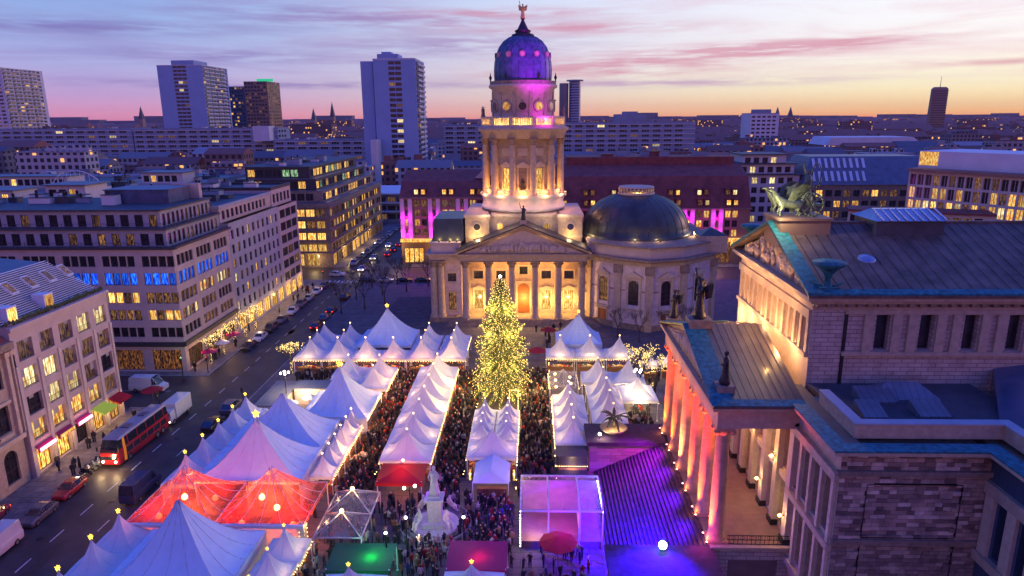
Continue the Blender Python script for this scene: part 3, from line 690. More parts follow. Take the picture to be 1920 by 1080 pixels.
mb = MB(); fbox(mb, O, 'E', 0, 26.3, 0, .5, 6.0, 6.6); part('string_course', mb, 'sand_pale', b0)
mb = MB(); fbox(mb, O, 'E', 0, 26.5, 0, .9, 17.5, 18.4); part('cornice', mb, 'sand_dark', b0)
for i in range(5):
    mb = MB(); fbox(mb, O, 'E', 1.6+5.2*i, 4.4+5.2*i, 0, .3, 11.0, 11.4); fbox(mb, O, 'E', 1.9+5.2*i, 4.1+5.2*i, 0, .2, 6.9, 7.3); part('window_hood', mb, 'sand_pale', b0)
mb = MB(); mb.mesh([(-63,50,18.4), (-63,76.3,18.4), (-68,76.3,22.6), (-68,50,22.6), (-75,76.3,22.6), (-75,50,22.6), (-75,76.3,18.4)], [(0,1,2,3), (3,2,4,5), (1,6,4,2)]); part('roof', mb, 'roof_red', b0)

# ---- long corner block with blue lit floor
b2 = thing('corner_office_building', (-62, 114, 0), 'long office block across the side street with one floor of windows lit bright blue', 'building')
OS = (-118, 114, 0); OE = (-62, 114, 0)
RZ = [(19.4, 1.9, [('pane', 5), ('lit_dim', 1)]), (16.1, 2.2, [('lit_blue', 1)]), (12.8, 2.0, None), (9.7, 1.9, None), (6.6, 1.8, [('lit_dim', 2), ('pane', 2)])]
LS = {12.8: ['pane', 'pane', 'pane', 'pane', 'lit', 'pane', 'lit', 'lit_dim'], 9.7: ['pane', 'pane', 'pane', 'pane', 'lit_dim', 'lit', 'lit_dim', 'lit']}
LE = {12.8: ['lit_dim', 'lit', 'lit2'], 9.7: ['lit2', 'lit_dim', 'pane']}
def grouprow(par, mb_w, O, f, starts, z, h, vs, fm='frame_dark'):
    out = []
    for i, s in enumerate(starts):
        for j in range(4):
            v = vs if isinstance(vs, str) else (vs[i] if isinstance(vs[i], str) else pick(vs))
            if v in ('lit', 'lit2') and random.random() < .15: v = 'lit_dim'
            out.append((s+j*1.47, s+j*1.47+1.36, z, z+h, v))
    return out
stS = [56-7.0*(8-i)+.4+.9 for i in range(8)]; stE = [1.1, 8.2, 15.3]
wS, wE = [], []
for z, h, op in RZ:
    v = 'lit_blue' if z == 16.1 else (LS.get(z) or [pick(op) for _ in stS])
    vE = 'lit_blue' if z == 16.1 else (LE.get(z) or [pick(op) for _ in stE])
    if z == 16.1: v = ['pane']*4 + ['lit_blue']*4
    wS += grouprow(b2, None, OS, 'S', stS, z, h, v); wE += grouprow(b2, None, OE, 'E', stE, z, h, vE)
wS += [(56-7*k+.9, 56-7*k+6.2, .4, 4.2, 'shop_dark') for k in range(1, 7)]
wE += [(1.1+7.1*k, 6.6+7.1*k, .4, 4.0, 'shop_dark') for k in range(3)]
mb = MB(); wallgrid(mb, OS, 'S', 56, 0, 22.5, wS, .35); wallgrid(mb, OE, 'E', 22.3, 0, 22.5, wE, .35); part('wall', mb, 'pink_stone', b2)
for O_, f_, ws in ((OS, 'S', wS), (OE, 'E', wE)):
    for u0, u1, z0, z1, v in ws: window(b2, O_, f_, u0, u1, z0, z1, cols=1 if z0 > 1 else 4, rows=1, pm=v, depth=.35)
for O_, f_, wd in ((OS, 'S', 56.2), (OE, 'E', 22.3)):
    mb = MB(); fbox(mb, O_, f_, 0, wd, 0, .35, 4.9, 5.7); part('band', mb, 'frame_dark', b2)
    mb = MB(); fbox(mb, O_, f_, 0, wd+.5, -.4, .45, 22.5, 22.9); part('cornice', mb, 'frame_dark', b2)
# set-back storeys
for (sb, z0, z1) in ((1.7, 22.5, 25.6), (3.2, 25.6, 28.7)):
    nS = int((56-sb)/2.55)
    rS = [(grid(56-sb-2.55*nS+.5, 2.55, 1.5, nS, z0+.35, 2.1), dict(cols=2, rows=1, opts=[('pane', 5), ('lit_dim', 1)]))]
    rE = [(grid(.7, 1.62, 1.0, 12, z0+.35, 2.1), dict(cols=1, rows=1, opts=[('pane', 4), ('lit_dim', 1)]))]
    mb = MB(); facade(b2, mb, (-118, 114+sb, 0), 'S', 56-sb, z0, z1, rS, .2); facade(b2, mb, (-62-sb, 114+sb, 0), 'E', 22.3-sb, z0, z1, rE, .2)
    part('set_back_storey', mb, 'grey_stone', b2)
    mb = MB()
    for u in [k*2.0 for k in range(29)]: fbox(mb, (-118, 114+sb-1.5, 0), 'S', u, u+.06, 0, .05, z0, z0+1.1)
    for zz in (z0+.5, z0+1.05): fbox(mb, (-118, 114+sb-1.5, 0), 'S', 0, 56-sb+1.5, 0, .05, zz, zz+.06); fbox(mb, (-62-sb+1.5, 114+sb-1.5, 0), 'E', 0, 22, 0, .05, zz, zz+.06)
    part('railing', mb, 'frame_dark', b2)
    mb = MB(); mb.box(-118, -62-sb+.45, 114+sb-.5, 136.3, z1, z1+.3); part('roof' if z1 > 28 else 'terrace', mb, 'roof_dark', b2)
roofclutter(b2, -110, -70, 121, 135, 28.9, 14)
mb = MB(); mb.box(-80, -68, 126, 134, 28.9, 31.4); mb.box(-80.2, -67.8, 125.8, 134.2, 31.4, 31.6); part('plant_room', mb, 'dome_blue', b2)
mb = MB(); mb.box(-72, -66.5, 135, 136.2, 28.9, 31.9); part('stair_head', mb, 'pink_stone', b2)
# the wing of small windows farther along the street
b2b = thing('office_building', (-62, 136.4, 0), 'bluish grey office block with a grid of small windows behind the blue-lit corner block', 'building')
rE = [(grid(.9, 2.75, 1.25, 10, 4.9+3.05*k, 1.9), dict(cols=1, rows=2, opts=[('pane', 6), ('lit_dim', 2), ('lit', 1), ('lit2', .6)])) for k in range(6)]
rE.append(([(1+4.6*k, 4.6+4.6*k, .5, 3.8) for k in range(6)], dict(cols=3, rows=1, opts=[('shop', 1)])))
walls(b2b, -90, -62, 136.4, 164.3, 0, 23.6, 'grey_stone', E=rE)
rE = [(grid(1.2, 2.2, 1.4, 11, 24.2+2.9*k, 1.8), dict(cols=1, rows=1, opts=[('pane', 5), ('lit_dim', 1)])) for k in range(1)]
walls(b2b, -88, -63.6, 136.4, 164.3, 23.6, 26.6, 'pink_stone', E=rE, name='set_back_storey')
flatroof(b2b, -88, -63.6, 136.4, 164.3, 26.7); roofclutter(b2b, -87, -65, 138, 163, 26.7, 12); 
b2c = thing('office_building', (-62, 164.4, 0), 'pink framed office block with broad dark window bands farther down the street', 'building')
rE = [(grid(1.0, 4.0, 3.7, 3, 4.6+3.15*k, 2.1), dict(cols=3, rows=1, opts=[('pane', 5), ('lit_dim', 1)])) for k in range(6)]
rE.append(([(1+4.3*k, 4.6+4.3*k, .5, 3.6) for k in range(3)], dict(cols=3, rows=1, opts=[('shop', 1)])))
walls(b2c, -92, -62, 164.4, 178, 0, 23.4, 'pink_stone', E=rE)
rS = [(grid(1, 3.0, 2.0, 9, 24.0, 2.0), dict(cols=2, rows=1, opts=[('pane', 3), ('lit_dim', 1)]))]
walls(b2c, -92, -63.4, 164.4, 178, 23.4, 27.6, 'pink_stone', S=rS, E=[(grid(1, 2.5, 1.6, 5, 24.2, 2.2), dict(cols=2, rows=1))], name='set_back_storey')
flatroof(b2c, -92, -63.4, 164.4, 178, 27.7, pm='frame_dark'); roofclutter(b2c, -91, -66, 165, 177, 27.7, 8)
# blocks behind the corner block, seen as a layer of roofs
specs = [(-178, -122, 114, 150, 25.5, 'pink_stone', 'large flat-roofed block behind the louvred mansard at the left edge'),
         (-150, -112, 152, 180, 25, 'cream', 'block with glowing penthouse behind the corner block roofs'),
         (-110, -92.5, 141, 176, 27.2, 'grey_stone', 'block with a lit attic strip behind the grey office block'),
         (-205, -152, 155, 186, 27, 'grey_stone', 'dark roofed block far behind the left corner block'),
         (-190, -130, 206, 250, 24, 'conc', 'low blue grey block in front of the left long slab'),
         (-128, -102, 206, 260, 25, 'pink_stone', 'block with terraces left of the yellow-lit office block')]
for i, (x0, x1, y0, y1, h, mt, lab) in enumerate(specs):
    t = thing('city_block', (x0, y0, 0), lab, 'building')
    n = int((x1-x0-2)/3.2)
    walls(t, x0, x1, y0, y1, 0, h, mt, S=[(grid(1.2, 3.2, 2.0, n, h-3.2-3.3*k, 1.9), dict(cols=2, far=True, opts=[('pane', 5), ('lit_dim', 2), ('lit', 1)])) for k in range(2)],
          E=[(grid(1.2, 3.2, 2.0, int((y1-y0-2)/3.2), h-3.2-3.3*k, 1.9), dict(cols=2, far=True, opts=[('pane', 5), ('lit', 1)])) for k in range(2)])
    flatroof(t, x0, x1, y0, y1, h+.1, mt=random.choice(['roof_dark', 'roof_grey'])); roofclutter(t, x0, x1, y0, y1, h+.1, 14, mats=('conc', 'roof_dark', 'pink_stone', 'conc_white', 'dome_blue'))
    ph = [(x0+.25*(x1-x0), x0+.75*(x1-x0), y0+5, y0+13, h+.1, h+3.3)]
    for a, b, c, d, e, g in ph:
        n = int((b-a-1)/2.2)
        walls(t, a, b, c, d, e, g, 'white_stone', S=[(grid(.6, 2.2, 1.7, n, e+.5, 1.9), dict(cols=1, far=True, opts=[('lit', 3), ('pane', 2)] if i in (0, 1, 2) else [('pane', 4), ('lit', 1)]))], name='penthouse')
        mb = MB(); mb.box(a-.6, b+.6, c-.6, d+.6, g, g+.25); part('penthouse_roof', mb, 'roof_grey', t)
    masts(t, x0+2, x1-2, y0+2, y1-2, h, 2)
t = thing('glass_arch', (-108, 155, 27.4), 'thin pale arch standing over the roofs behind the corner block', 'arch')
mb = MB(); pr = None
for k in range(17):
    a = math.pi*k/16; q = (-108+6.5*math.cos(a), 160, 27.2+5.5*math.sin(a))
    if pr: mb.tube(pr, q, .14, n=5)
    pr = q
part('arch_rib', mb, 'frame_white', t)
mb = MB()
for k in range(1, 12): x = -108-6.5+13*k/12; mb.tube((x, 160, 27.2), (x, 160, 27.2+5.5*math.sqrt(max(0, 1-((x+108)/6.5)**2))), .05, n=4)
part('glazing_bar', mb, 'frame_white', t)

# ---- yellow-lit office block
b3 = thing('office_building', (-61, 203, 0), 'office block with many yellow windows beyond the crossing left of the avenue', 'building')
op = [('lit', 5), ('lit_dim', 4), ('pane', 3), ('lit_green', .5)]
rS = [(grid(.8, 3.0, 2.6, 11, 5.0+3.55*k, 2.1), dict(cols=2, rows=1, far=True, opts=[('lit', 6), ('lit_dim', 2)])) for k in range(4)]
rS.append(([(22.5, 26.2, .6, 4.2), (27.2, 31.0, .6, 4.2)], dict(cols=3, rows=2, far=True, opts=[("lit", 1)])))
rE = [(grid(.9, 3.3, 2.7, 21, 5.0+3.55*k, 2.1), dict(cols=2, rows=1, far=True, opts=op)) for k in range(4)]
rE.append(([(1+5.8*k, 5.6+5.8*k, .4, 3.9) for k in range(12)], dict(cols=4, far=True, opts=[('shop', 2), ('lit_dim', 1)])))
walls(b3, -96, -61, 203, 275, 0, 19.6, 'sand_dark', S=rS, E=rE, depth=.4)
for k in range(5):
    mb = MB(); fbox(mb, (-96, 203, 0), 'S', 0, 35, .0, .5, 4.2+3.55*k, 4.55+3.55*k); fbox(mb, (-61, 203, 0), 'E', 0, 72, 0, .5, 4.2+3.55*k, 4.55+3.55*k); part('ledge', mb, 'sand_dark', b3)
for sb, z0 in ((2.5, 19.6), (5.0, 23.0), (7.5, 26.4)):
    walls(b3, -96+sb, -61-sb, 203+sb, 275-sb, z0, z0+3.4, 'frame_dark' if z0 > 20 else 'sand_dark', S=[(grid(.6, 2.7, 2.3, int((33-2*sb)/2.7), z0+.6, 2.1), dict(cols=2, far=True, opts=[('lit', 3), ('lit_green', 1), ('pane', 3)]))],
          E=[(grid(.6, 3.3, 2.7, int((70-2*sb)/3.3), z0+.6, 2.1), dict(cols=2, far=True, opts=[('lit', 3), ('lit_green', 1), ('pane', 3)]))], depth=.2, name='set_back_storey')
    mb = MB(); mb.box(-96+sb-2.4, -61-sb+2.4, 203+sb-2.4, 275-sb+2.4, z0-.1, z0+.12); part('terrace', mb, 'roof_grey', b3)
mb = MB(); mb.box(-89, -68, 210.2, 268, 29.8, 30.1); part('roof', mb, 'roof_dark', b3)
roofclutter(b3, -88, -69, 212, 266, 30.1, 12)
t = thing('office_building', (-64, 283, 0), 'low pale block with projecting roof slabs at the end of the avenue', 'building')
walls(t, -72, -44, 296, 330, 0, 12.5, 'conc', S=[(grid(1, 4, 3.2, 6, 1.5+3.7*k, 2.2), dict(cols=3, far=True, opts=[('pane', 3), ('lit', 1), ('lit_dim', 2)])) for k in range(3)])
for z in (4.8, 8.6, 12.5):
    mb = MB(); mb.box(-73, -42.5, 293.6, 331, z, z+.5); part('roof_slab' if z > 12 else 'floor_slab', mb, 'conc_white', t)

# ================================================================== CATHEDRAL
CX = -1.9
ca = thing('cathedral', (CX, 150, .1), 'domed baroque cathedral with a lit columned tower behind the market', 'cathedral')
def cpart(name, mb, mts, label=None, stuff=False): return part(name, mb, mts, ca, label=label, stuff=stuff)
mb = MB()
for k in range(6): mb.box(CX-14.6-.35*(6-k), CX+14.6+.35*(6-k), 143.6-.35*(6-k), 150, .1+.2*k, .1+.2*(k+1))
cpart('steps', mb, 'sand_dark')
# portico columns
cm = MB(); cm.lathe([(1.0,0),(1.0,.35),(.85,.4),(.92,.6),(.78,.75),(.78,4),(.72,8),(.66,11.3)], 16)
cm.lathe([(.66,11.3),(.76,11.4),(.72,11.6),(.95,12.5),(1.12,12.75)], 16, mi=1); cm.box(-1.1,1.1,-1.1,1.1,12.75,12.95,1)
for k in range(8):
    a = math.pi/4*k; cm.octa((math.cos(a)*.95, math.sin(a)*.95, 12.2), .22, 1, 1.6)
cmd = cm.data('column_mesh', ['sand', 'sand_dark'])
for k in range(6): inst('column', cmd, ca, (CX-12.65+5.06*k, 144.9, 1.3))
# portico back wall
wn = [(1.3+5.06*0, 0, 0, 0)]
O = (CX-13.6, 148.6, 0); wn = []
for k in range(5):
    c = 1.0+2.5+5.06*k-.05
    if k == 2: wn.append((c-1.35, c+1.35, 1.3, 8.2, 'door')); wn.append((c-.9, c+.9, 10.2, 12.0, 'pane'))
    else: wn.append((c-1.05, c+1.05, 9.2, 11.0, 'pane')); wn.append((c-1.0, c+1.0, 2.2, 6.6, 'lit'))
mb = MB(); wallgrid(mb, O, 'S', 27.2, 1.3, 14.1, wn, .5); cpart('portico_wall', mb, 'sand')
for u0, u1, z0, z1, v in wn:
    if v == 'door': window(ca, O, 'S', u0, u1, z0, z1, cols=2, rows=3, pm='door', depth=.5, arch=True, name='entrance_door', fm='door')
    else: window(ca, O, 'S', u0, u1, z0, z1, cols=2, rows=3 if v == 'lit' else 1, pm=v, depth=.5)
    mb = MB(); fbox(mb, O, 'S', u0-.35, u1+.35, 0, .25, z1+.15, z1+.5); fbox(mb, O, 'S', u0-.3, u0-.05, 0, .15, z0, z1+.1); fbox(mb, O, 'S', u1+.05, u1+.3, 0, .15, z0, z1+.1)
    if v == 'lit': mb.mesh([fpt(O,'S',u0-.5,.3,z1+.5), fpt(O,'S',u1+.5,.3,z1+.5), fpt(O,'S',(u0+u1)/2,.3,z1+1.1), fpt(O,'S',u0-.5,0,z1+.5), fpt(O,'S',u1+.5,0,z1+.5), fpt(O,'S',(u0+u1)/2,0,z1+1.1)], [(0,1,2),(0,2,5,3),(1,4,5,2),(0,3,4,1)])
    part('window_surround', mb, 'sand_pale', ca)
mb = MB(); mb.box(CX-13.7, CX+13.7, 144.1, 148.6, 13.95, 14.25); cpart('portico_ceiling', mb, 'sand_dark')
def cornice_ring(x0, x1, y0, y1, z, steps, mt, nm='entablature'):
    mb = MB()
    for (z0, z1, o) in steps: mb.box(x0-o, x1+o, y0-o, y1+o, z+z0, z+z1)
    cpart(nm, mb, mt)
cornice_ring(CX-13.7, CX+13.7, 144.0, 150, 14.25, [(0,.75,0),(.75,1.15,.12),(1.15,1.35,.55),(1.35,1.5,.7)], 'sand')
# pediment
PW, PZ, PH = 14.3, 15.75, 5.7
mb = MB(); mb.mesh([(CX-PW+1,144.5,PZ),(CX+PW-1,144.5,PZ),(CX,144.5,PZ+PH-.5),(CX-PW+1,150,PZ),(CX+PW-1,150,PZ),(CX,150,PZ+PH-.5)],[(0,1,2),(5,4,3)]); cpart('tympanum', mb, 'pink_stone')
mb = MB()
for s in (-1, 1):
    for (a, b, y, mi) in ((0, .55, 143.6, 0), (.55, .85, 143.1, 1)):
        e = CX+s*(PW+.3)
        mb.hexa([(e,y,PZ+a-.1),(CX,y,PZ+PH+a),(CX,150.5,PZ+PH+a),(e,150.5,PZ+a-.1)],[(e,y,PZ+b-.1),(CX,y,PZ+PH+b),(CX,150.5,PZ+PH+b),(e,150.5,PZ+b-.1)], mi)
cpart('raking_cornice', mb, ['sand', 'frame_dark'])
mb = MB(); random.seed(3)
for k in range(70):
    x = random.uniform(-9.5, 9.5); mx = (1-abs(x)/13.3)*5.0; h = min(mx-.4, random.uniform(.9, 2.4))
    if h < .5: continue
    z = PZ+.25+random.uniform(0, max(0, (mx-h-.3)*.45)); lean = random.uniform(-.5, .5)
    mb.tube((CX+x,144.2,z), (CX+x+lean*.5,144.15,z+h*.7), .34, .24, 6); mb.ball((CX+x+lean*.6,144.1,z+h*.82), .2, 6, 4)
    mb.tube((CX+x+lean*.5,144.1,z+h*.65), (CX+x+lean+random.uniform(-.9,.9),143.95,z+h*random.uniform(.3,1)), .11, .08, 5)
    mb.tube((CX+x,144.2,z+.1), (CX+x+random.uniform(-1,1),144.1,z), .16, .1, 5)
cpart('pediment_relief', mb, 'pink_stone', stuff=True)
# statue and plinth on the pediment apex
mb = MB(); mb.box(CX-.7, CX+.7, 143.6, 145, PZ+PH+.3, PZ+PH+1.6); cpart('statue_plinth', mb, 'sand')
single('statue', robed('statue', 'darkbronze', 3.1, 1), 'darkbronze', (CX, 144.3, PZ+PH+1.6+.0), 'dark robed statue standing on the apex of the cathedral pediment', 'statue', local=True)
# wings left and right of the portico
def wing(x0, x1, wx, colx):
    O = (x0, 147.0, 0); w = x1-x0
    wl = [(wx-x0-.95, wx-x0+.95, 8.9, 10.8, 'pane'), (wx-x0-.85, wx-x0+.85, 2.4, 6.4, 'lit_dim')]
    mb = MB(); wallgrid(mb, O, 'S', w, .1, 14.1, wl, .4); wallgrid(mb, (x0, 172, 0), 'W', 25, .1, 14.1, []); wallgrid(mb, (x1, 147, 0), 'E', 25, .1, 14.1, []); cpart('wing_wall', mb, 'church_stone')
    for u0, u1, z0, z1, v in wl:
        window(ca, O, 'S', u0, u1, z0, z1, cols=2, rows=2, pm=v, depth=.4)
        mb = MB(); fbox(mb, O, 'S', u0-.4, u1+.4, 0, .25, z1+.2, z1+.6); fbox(mb, O, 'S', u0-.4, u1+.4, 0, .2, z0-.4, z0-.1); part('window_surround', mb, 'sand_pale', ca)
    for cxx in colx: inst('column', cmd, ca, (cxx, 146.2, 1.1))
    mb = MB(); mb.box(x0-.2, x1+.2, 145.2, 147.0, .1, 1.1); cpart('plinth', mb, 'sand_dark')
    cornice_ring(x0+.0, x1, 145.6, 171, 14.1, [(0,.8,0),(.8,1.2,.15),(1.2,1.45,.6)], 'sand')
    cornice_ring(x0+.4, x1-.2, 146.4, 171, 15.55, [(0,2.0,0),(2.0,2.25,.25)], 'pink_stone', 'attic')
wing(CX-20.7, CX-13.75, CX-15.9, (CX-19.8, CX-18.2))
mb = MB(); mb.hexa([(CX-20.2,148,17.8),(CX-13.2,148,17.8),(CX-13.2,165,17.8),(CX-20.2,165,17.8)], [(CX-19.8,149.5,22.6),(CX-13.4,149.5,22.6),(CX-13.4,163,22.6),(CX-19.8,163,22.6)]); cpart('wing_roof', mb, 'copper_dark')
wing(CX+13.75, CX+15.5, CX+14.6, ())
# square attic below the drum
for (x0, x1, y) in ((CX-12.9, CX-7.6, 149.4), (CX+7.6, CX+12.9, 149.4), (CX-7.6, CX+7.6, 150.2)):
    mb = MB(); mb.box(x0, x1, y, 170, 15.5, 22.9); cpart('attic', mb, 'sand')
    mb = MB(); mb.box(x0-.25, x1+.25, y-.3, 170.2, 22.9, 23.5); mb.box(x0-.1, x1+.1, y-.15, 170.1, 18.4, 18.8); cpart('cornice', mb, 'sand_pale')
for x, l in ((CX-10.3, 'pane'), (CX-5.2, 'lit'), (CX+5.2, 'lit'), (CX+10.3, 'pane')):
    y = 149.4 if abs(x-CX) > 7 else 150.2
    mb = MB(); mb.tube((x, y-.02, 20.8), (x, y-.28, 20.8), 1.0, n=16, sm=False); mb.tube((x, y-.2, 20.8), (x, y-.34, 20.8), .72, n=16, mi=1, sm=False); cpart('oculus', mb, ['sand_pale', l])
# drum base
TX, TY = -2.1, 160.0
def ring(name, prof, mt, n=48, sm=True): 
    mb = MB(); mb.lathe(prof, n, (TX, TY), 0, sm); cpart(name, mb, mt)
ring('drum_foot', [(8.9,22.0),(9.2,23.4),(9.2,23.8)], 'sand_dark')
ring('drum_base', [(9.3,23.8),(9.75,24.0),(9.75,24.5),(9.45,24.7),(9.3,25.6),(9.6,26.6),(9.95,26.9),(9.95,27.4)], 'white_stone')
wn = []
ring('drum_wall', [(7.0,27.4),(7.0,39.7)], 'sand', 36)
tc_ = MB(); tc_.lathe([(.95,0),(.95,.3),(.8,.4),(.72,.7),(.72,4),(.66,8),(.60,10.9)], 14); tc_.lathe([(.6,10.9),(.68,11.0),(.66,11.2),(.92,12.0),(1.02,12.2)], 14, mi=1); tc_.box(-1,1,-1,1,12.2,12.35,1)
tcd = tc_.data('drum_column_mesh', ['sand', 'sand_dark'])
for k in range(12):
    a = R(15+30*k); x, y = TX+8.85*math.sin(a), TY-8.85*math.cos(a); inst('drum_column', tcd, ca, (x, y, 27.4), a)
for k in range(12):
    a = R(30*k); nn = (math.sin(a), -math.cos(a)); tt = (math.cos(a), math.sin(a))
    O = (TX+nn[0]*7.02-tt[0]*1.5, TY+nn[1]*7.02-tt[1]*1.5, 0)
    mb = MB()
    fbox(mb, O, a, .3, .6, -.1, .35, 28.4, 33.4); fbox(mb, O, a, 2.4, 2.7, -.1, .35, 28.4, 33.4); fbox(mb, O, a, .1, 2.9, -.1, .5, 33.4, 33.8)
    mb.mesh([fpt(O,a,-.1,.55,33.8), fpt(O,a,3.1,.55,33.8), fpt(O,a,1.5,.55,34.8), fpt(O,a,-.1,-.1,33.8), fpt(O,a,3.1,-.1,33.8), fpt(O,a,1.5,-.1,34.8)], [(0,1,2),(0,2,5,3),(1,4,5,2),(0,3,4,1)])
    fbox(mb, O, a, .4, 2.6, -.1, .3, 36.0, 37.6)
    part('window_surround', mb, 'sand_pale', ca)
    if k == 0:
        mb = MB(); fbox(mb, O, a, .6, 2.4, .0, .08, 28.4, 33.3); part('niche', mb, 'sand_dark', ca)
    else: window(ca, (O[0]+nn[0]*.25, O[1]+nn[1]*.25, 0), a, .6, 2.4, 28.6, 33.3, cols=2, rows=3, pm='lit' if k in (1, 11) else 'lit_dim', depth=.15)
    # balustrade between columns
    mb = MB(); fbox(mb, (TX+nn[0]*8.6-tt[0]*1.6, TY+nn[1]*8.6-tt[1]*1.6, 0), a, 0, 3.2, 0, .25, 28.3, 28.55)
    for j in range(8): fbox(mb, (TX+nn[0]*8.6-tt[0]*1.6, TY+nn[1]*8.6-tt[1]*1.6, 0), a, .1+.4*j, .28+.4*j, .03, .2, 27.4, 28.3)
    part('balustrade', mb, 'marble', ca)
o = single('statue', robed('statue', 'marble', 2.6), 'darkbronze', (TX, TY-7.5, 28.45), 'dark figure in the central niche of the cathedral tower drum', 'statue', local=True)
ring('drum_entablature', [(9.4,39.7),(9.5,39.75),(9.5,40.6),(9.75,40.7),(9.75,41.1),(10.3,41.4),(10.4,41.9),(10.0,42.2),(7,42.3)], 'sand')
ring('drum_soffit', [(7.0,39.72),(9.4,39.72)], 'sand', 36)
ring('balustrade_rail', [(9.55,44.1),(9.55,44.4),(9.2,44.4),(9.2,44.1)], 'sand_pale'); ring('balustrade_rail', [(9.6,42.2),(9.6,42.6),(9.15,42.6),(9.15,42.2)], 'sand_pale')
mb = MB()
for k in range(120):
    a = 2*math.pi*k/120; mb.tube((TX+9.37*math.sin(a), TY-9.37*math.cos(a), 42.6), (TX+9.37*math.sin(a), TY-9.37*math.cos(a), 44.1), .11, n=4)
cpart('balusters', mb, 'sand_pale', stuff=True)
fm_ = robed('f', 'sand', 2.2).data('figure_mesh', 'sand_dark')
pm_ = MB(); pm_.box(-.35,.35,-.3,.3,0,2.1); pmd = pm_.data('pedestal_mesh', 'sand_pale')
for k in range(12):
    a = R(15+30*k); x, y = TX+9.4*math.sin(a), TY-9.4*math.cos(a)
    inst('pedestal', pmd, ca, (x, y, 42.35), a)
    if k in (2, 3, 8, 9): inst('figure', fm_, ca, (x, y, 44.45), a)
ring('upper_drum', [(7.1,42.3),(7.1,42.9),(6.9,43.0),(6.9,49.6),(7.05,49.7),(7.05,50.3),(7.7,50.7),(7.7,51.2),(7.2,51.4),(6.3,51.5)], 'sand_pale')
ring('parapet', [(7.45,51.2),(7.45,52.0),(7.15,52.0),(7.15,51.2)], 'sand_dark')
oc = MB(); oc.tube((0,.1,0), (0,-.3,0), 1.25, n=18, sm=False); oc.tube((0,-.2,0), (0,-.36,0), .85, n=18, mi=1, sm=False); oc.octa((0,-.3,1.25), .3)
ocd = {v: None for v in ('pane', 'lit')}
for v in ocd: ocd[v] = MB.data(oc, 'oculus_mesh', ['sand', v])
for k in range(12):
    a = R(30*k); inst('oculus', ocd['lit' if k in (1, 11) else 'pane'], ca, (TX+6.9*math.sin(a), TY-6.9*math.cos(a), 46.6), a)
    a2 = R(15+30*k); mb = MB(); fbox(mb, (TX+6.9*math.sin(a2)-.4*math.cos(a2), TY-6.9*math.cos(a2)-.4*math.sin(a2), 0), a2, 0, .8, -.05, .22, 43.0, 49.6); cpart('pilaster', mb, 'sand')
ur = MB(); ur.lathe([(.28,0),(.1,.2),(.3,.7),(.32,1.0),(.12,1.3),(.05,1.9)], 8); urd = ur.data('urn_mesh', 'darkbronze')
for k in range(6): a = R(30+60*k); inst('urn', urd, ca, (TX+7.3*math.sin(a), TY-7.3*math.cos(a), 52.0), a)
dprof = [(6.25,51.5),(6.4,52.8),(6.42,54.5),(6.3,56.0),(5.95,57.6),(5.3,59.2),(4.3,60.5),(3.1,61.3),(2.3,61.6)]
ring('dome', dprof, 'dome_blue', 48)
for k in range(24):
    a = R(7.5+15*k); mb = MB()
    for (r0,z0),(r1,z1) in zip(dprof, dprof[1:]): mb.tube((TX+r0*math.sin(a),TY-r0*math.cos(a),z0),(TX+r1*math.sin(a),TY-r1*math.cos(a),z1), .11, n=4)
    cpart('dome_rib', mb, 'dome_blue')
ow = MB(); ow.tube((0,.35,0),(0,-.25,0), .68, n=14, sm=False); ow.tube((0,-.2,0),(0,-.3,0), .42, n=12, mi=1, sm=False); owd = ow.data('lucarne_mesh', ['sand_dark', 'sand'])
for k in range(12):
    a = R(30*k); o = inst('lucarne', owd, ca, (TX+5.98*math.sin(a), TY-5.98*math.cos(a), 57.5), a)
ring('lantern', [(2.3,61.5),(2.5,61.7),(2.4,62.0),(1.6,62.2),(1.7,62.6),(1.9,62.7),(1.2,63.1),(.8,63.9),(.45,64.6),(.3,65.0),(.5,65.2),(.1,65.4)], 'iron', 20)
st = MB(); r_ = robed('x', 'gold', 3.0, 1, True); 
single('statue', r_, 'gold', (TX, TY, 65.35), 'gilded figure with raised arm on the very top of the cathedral tower', 'statue', local=True)
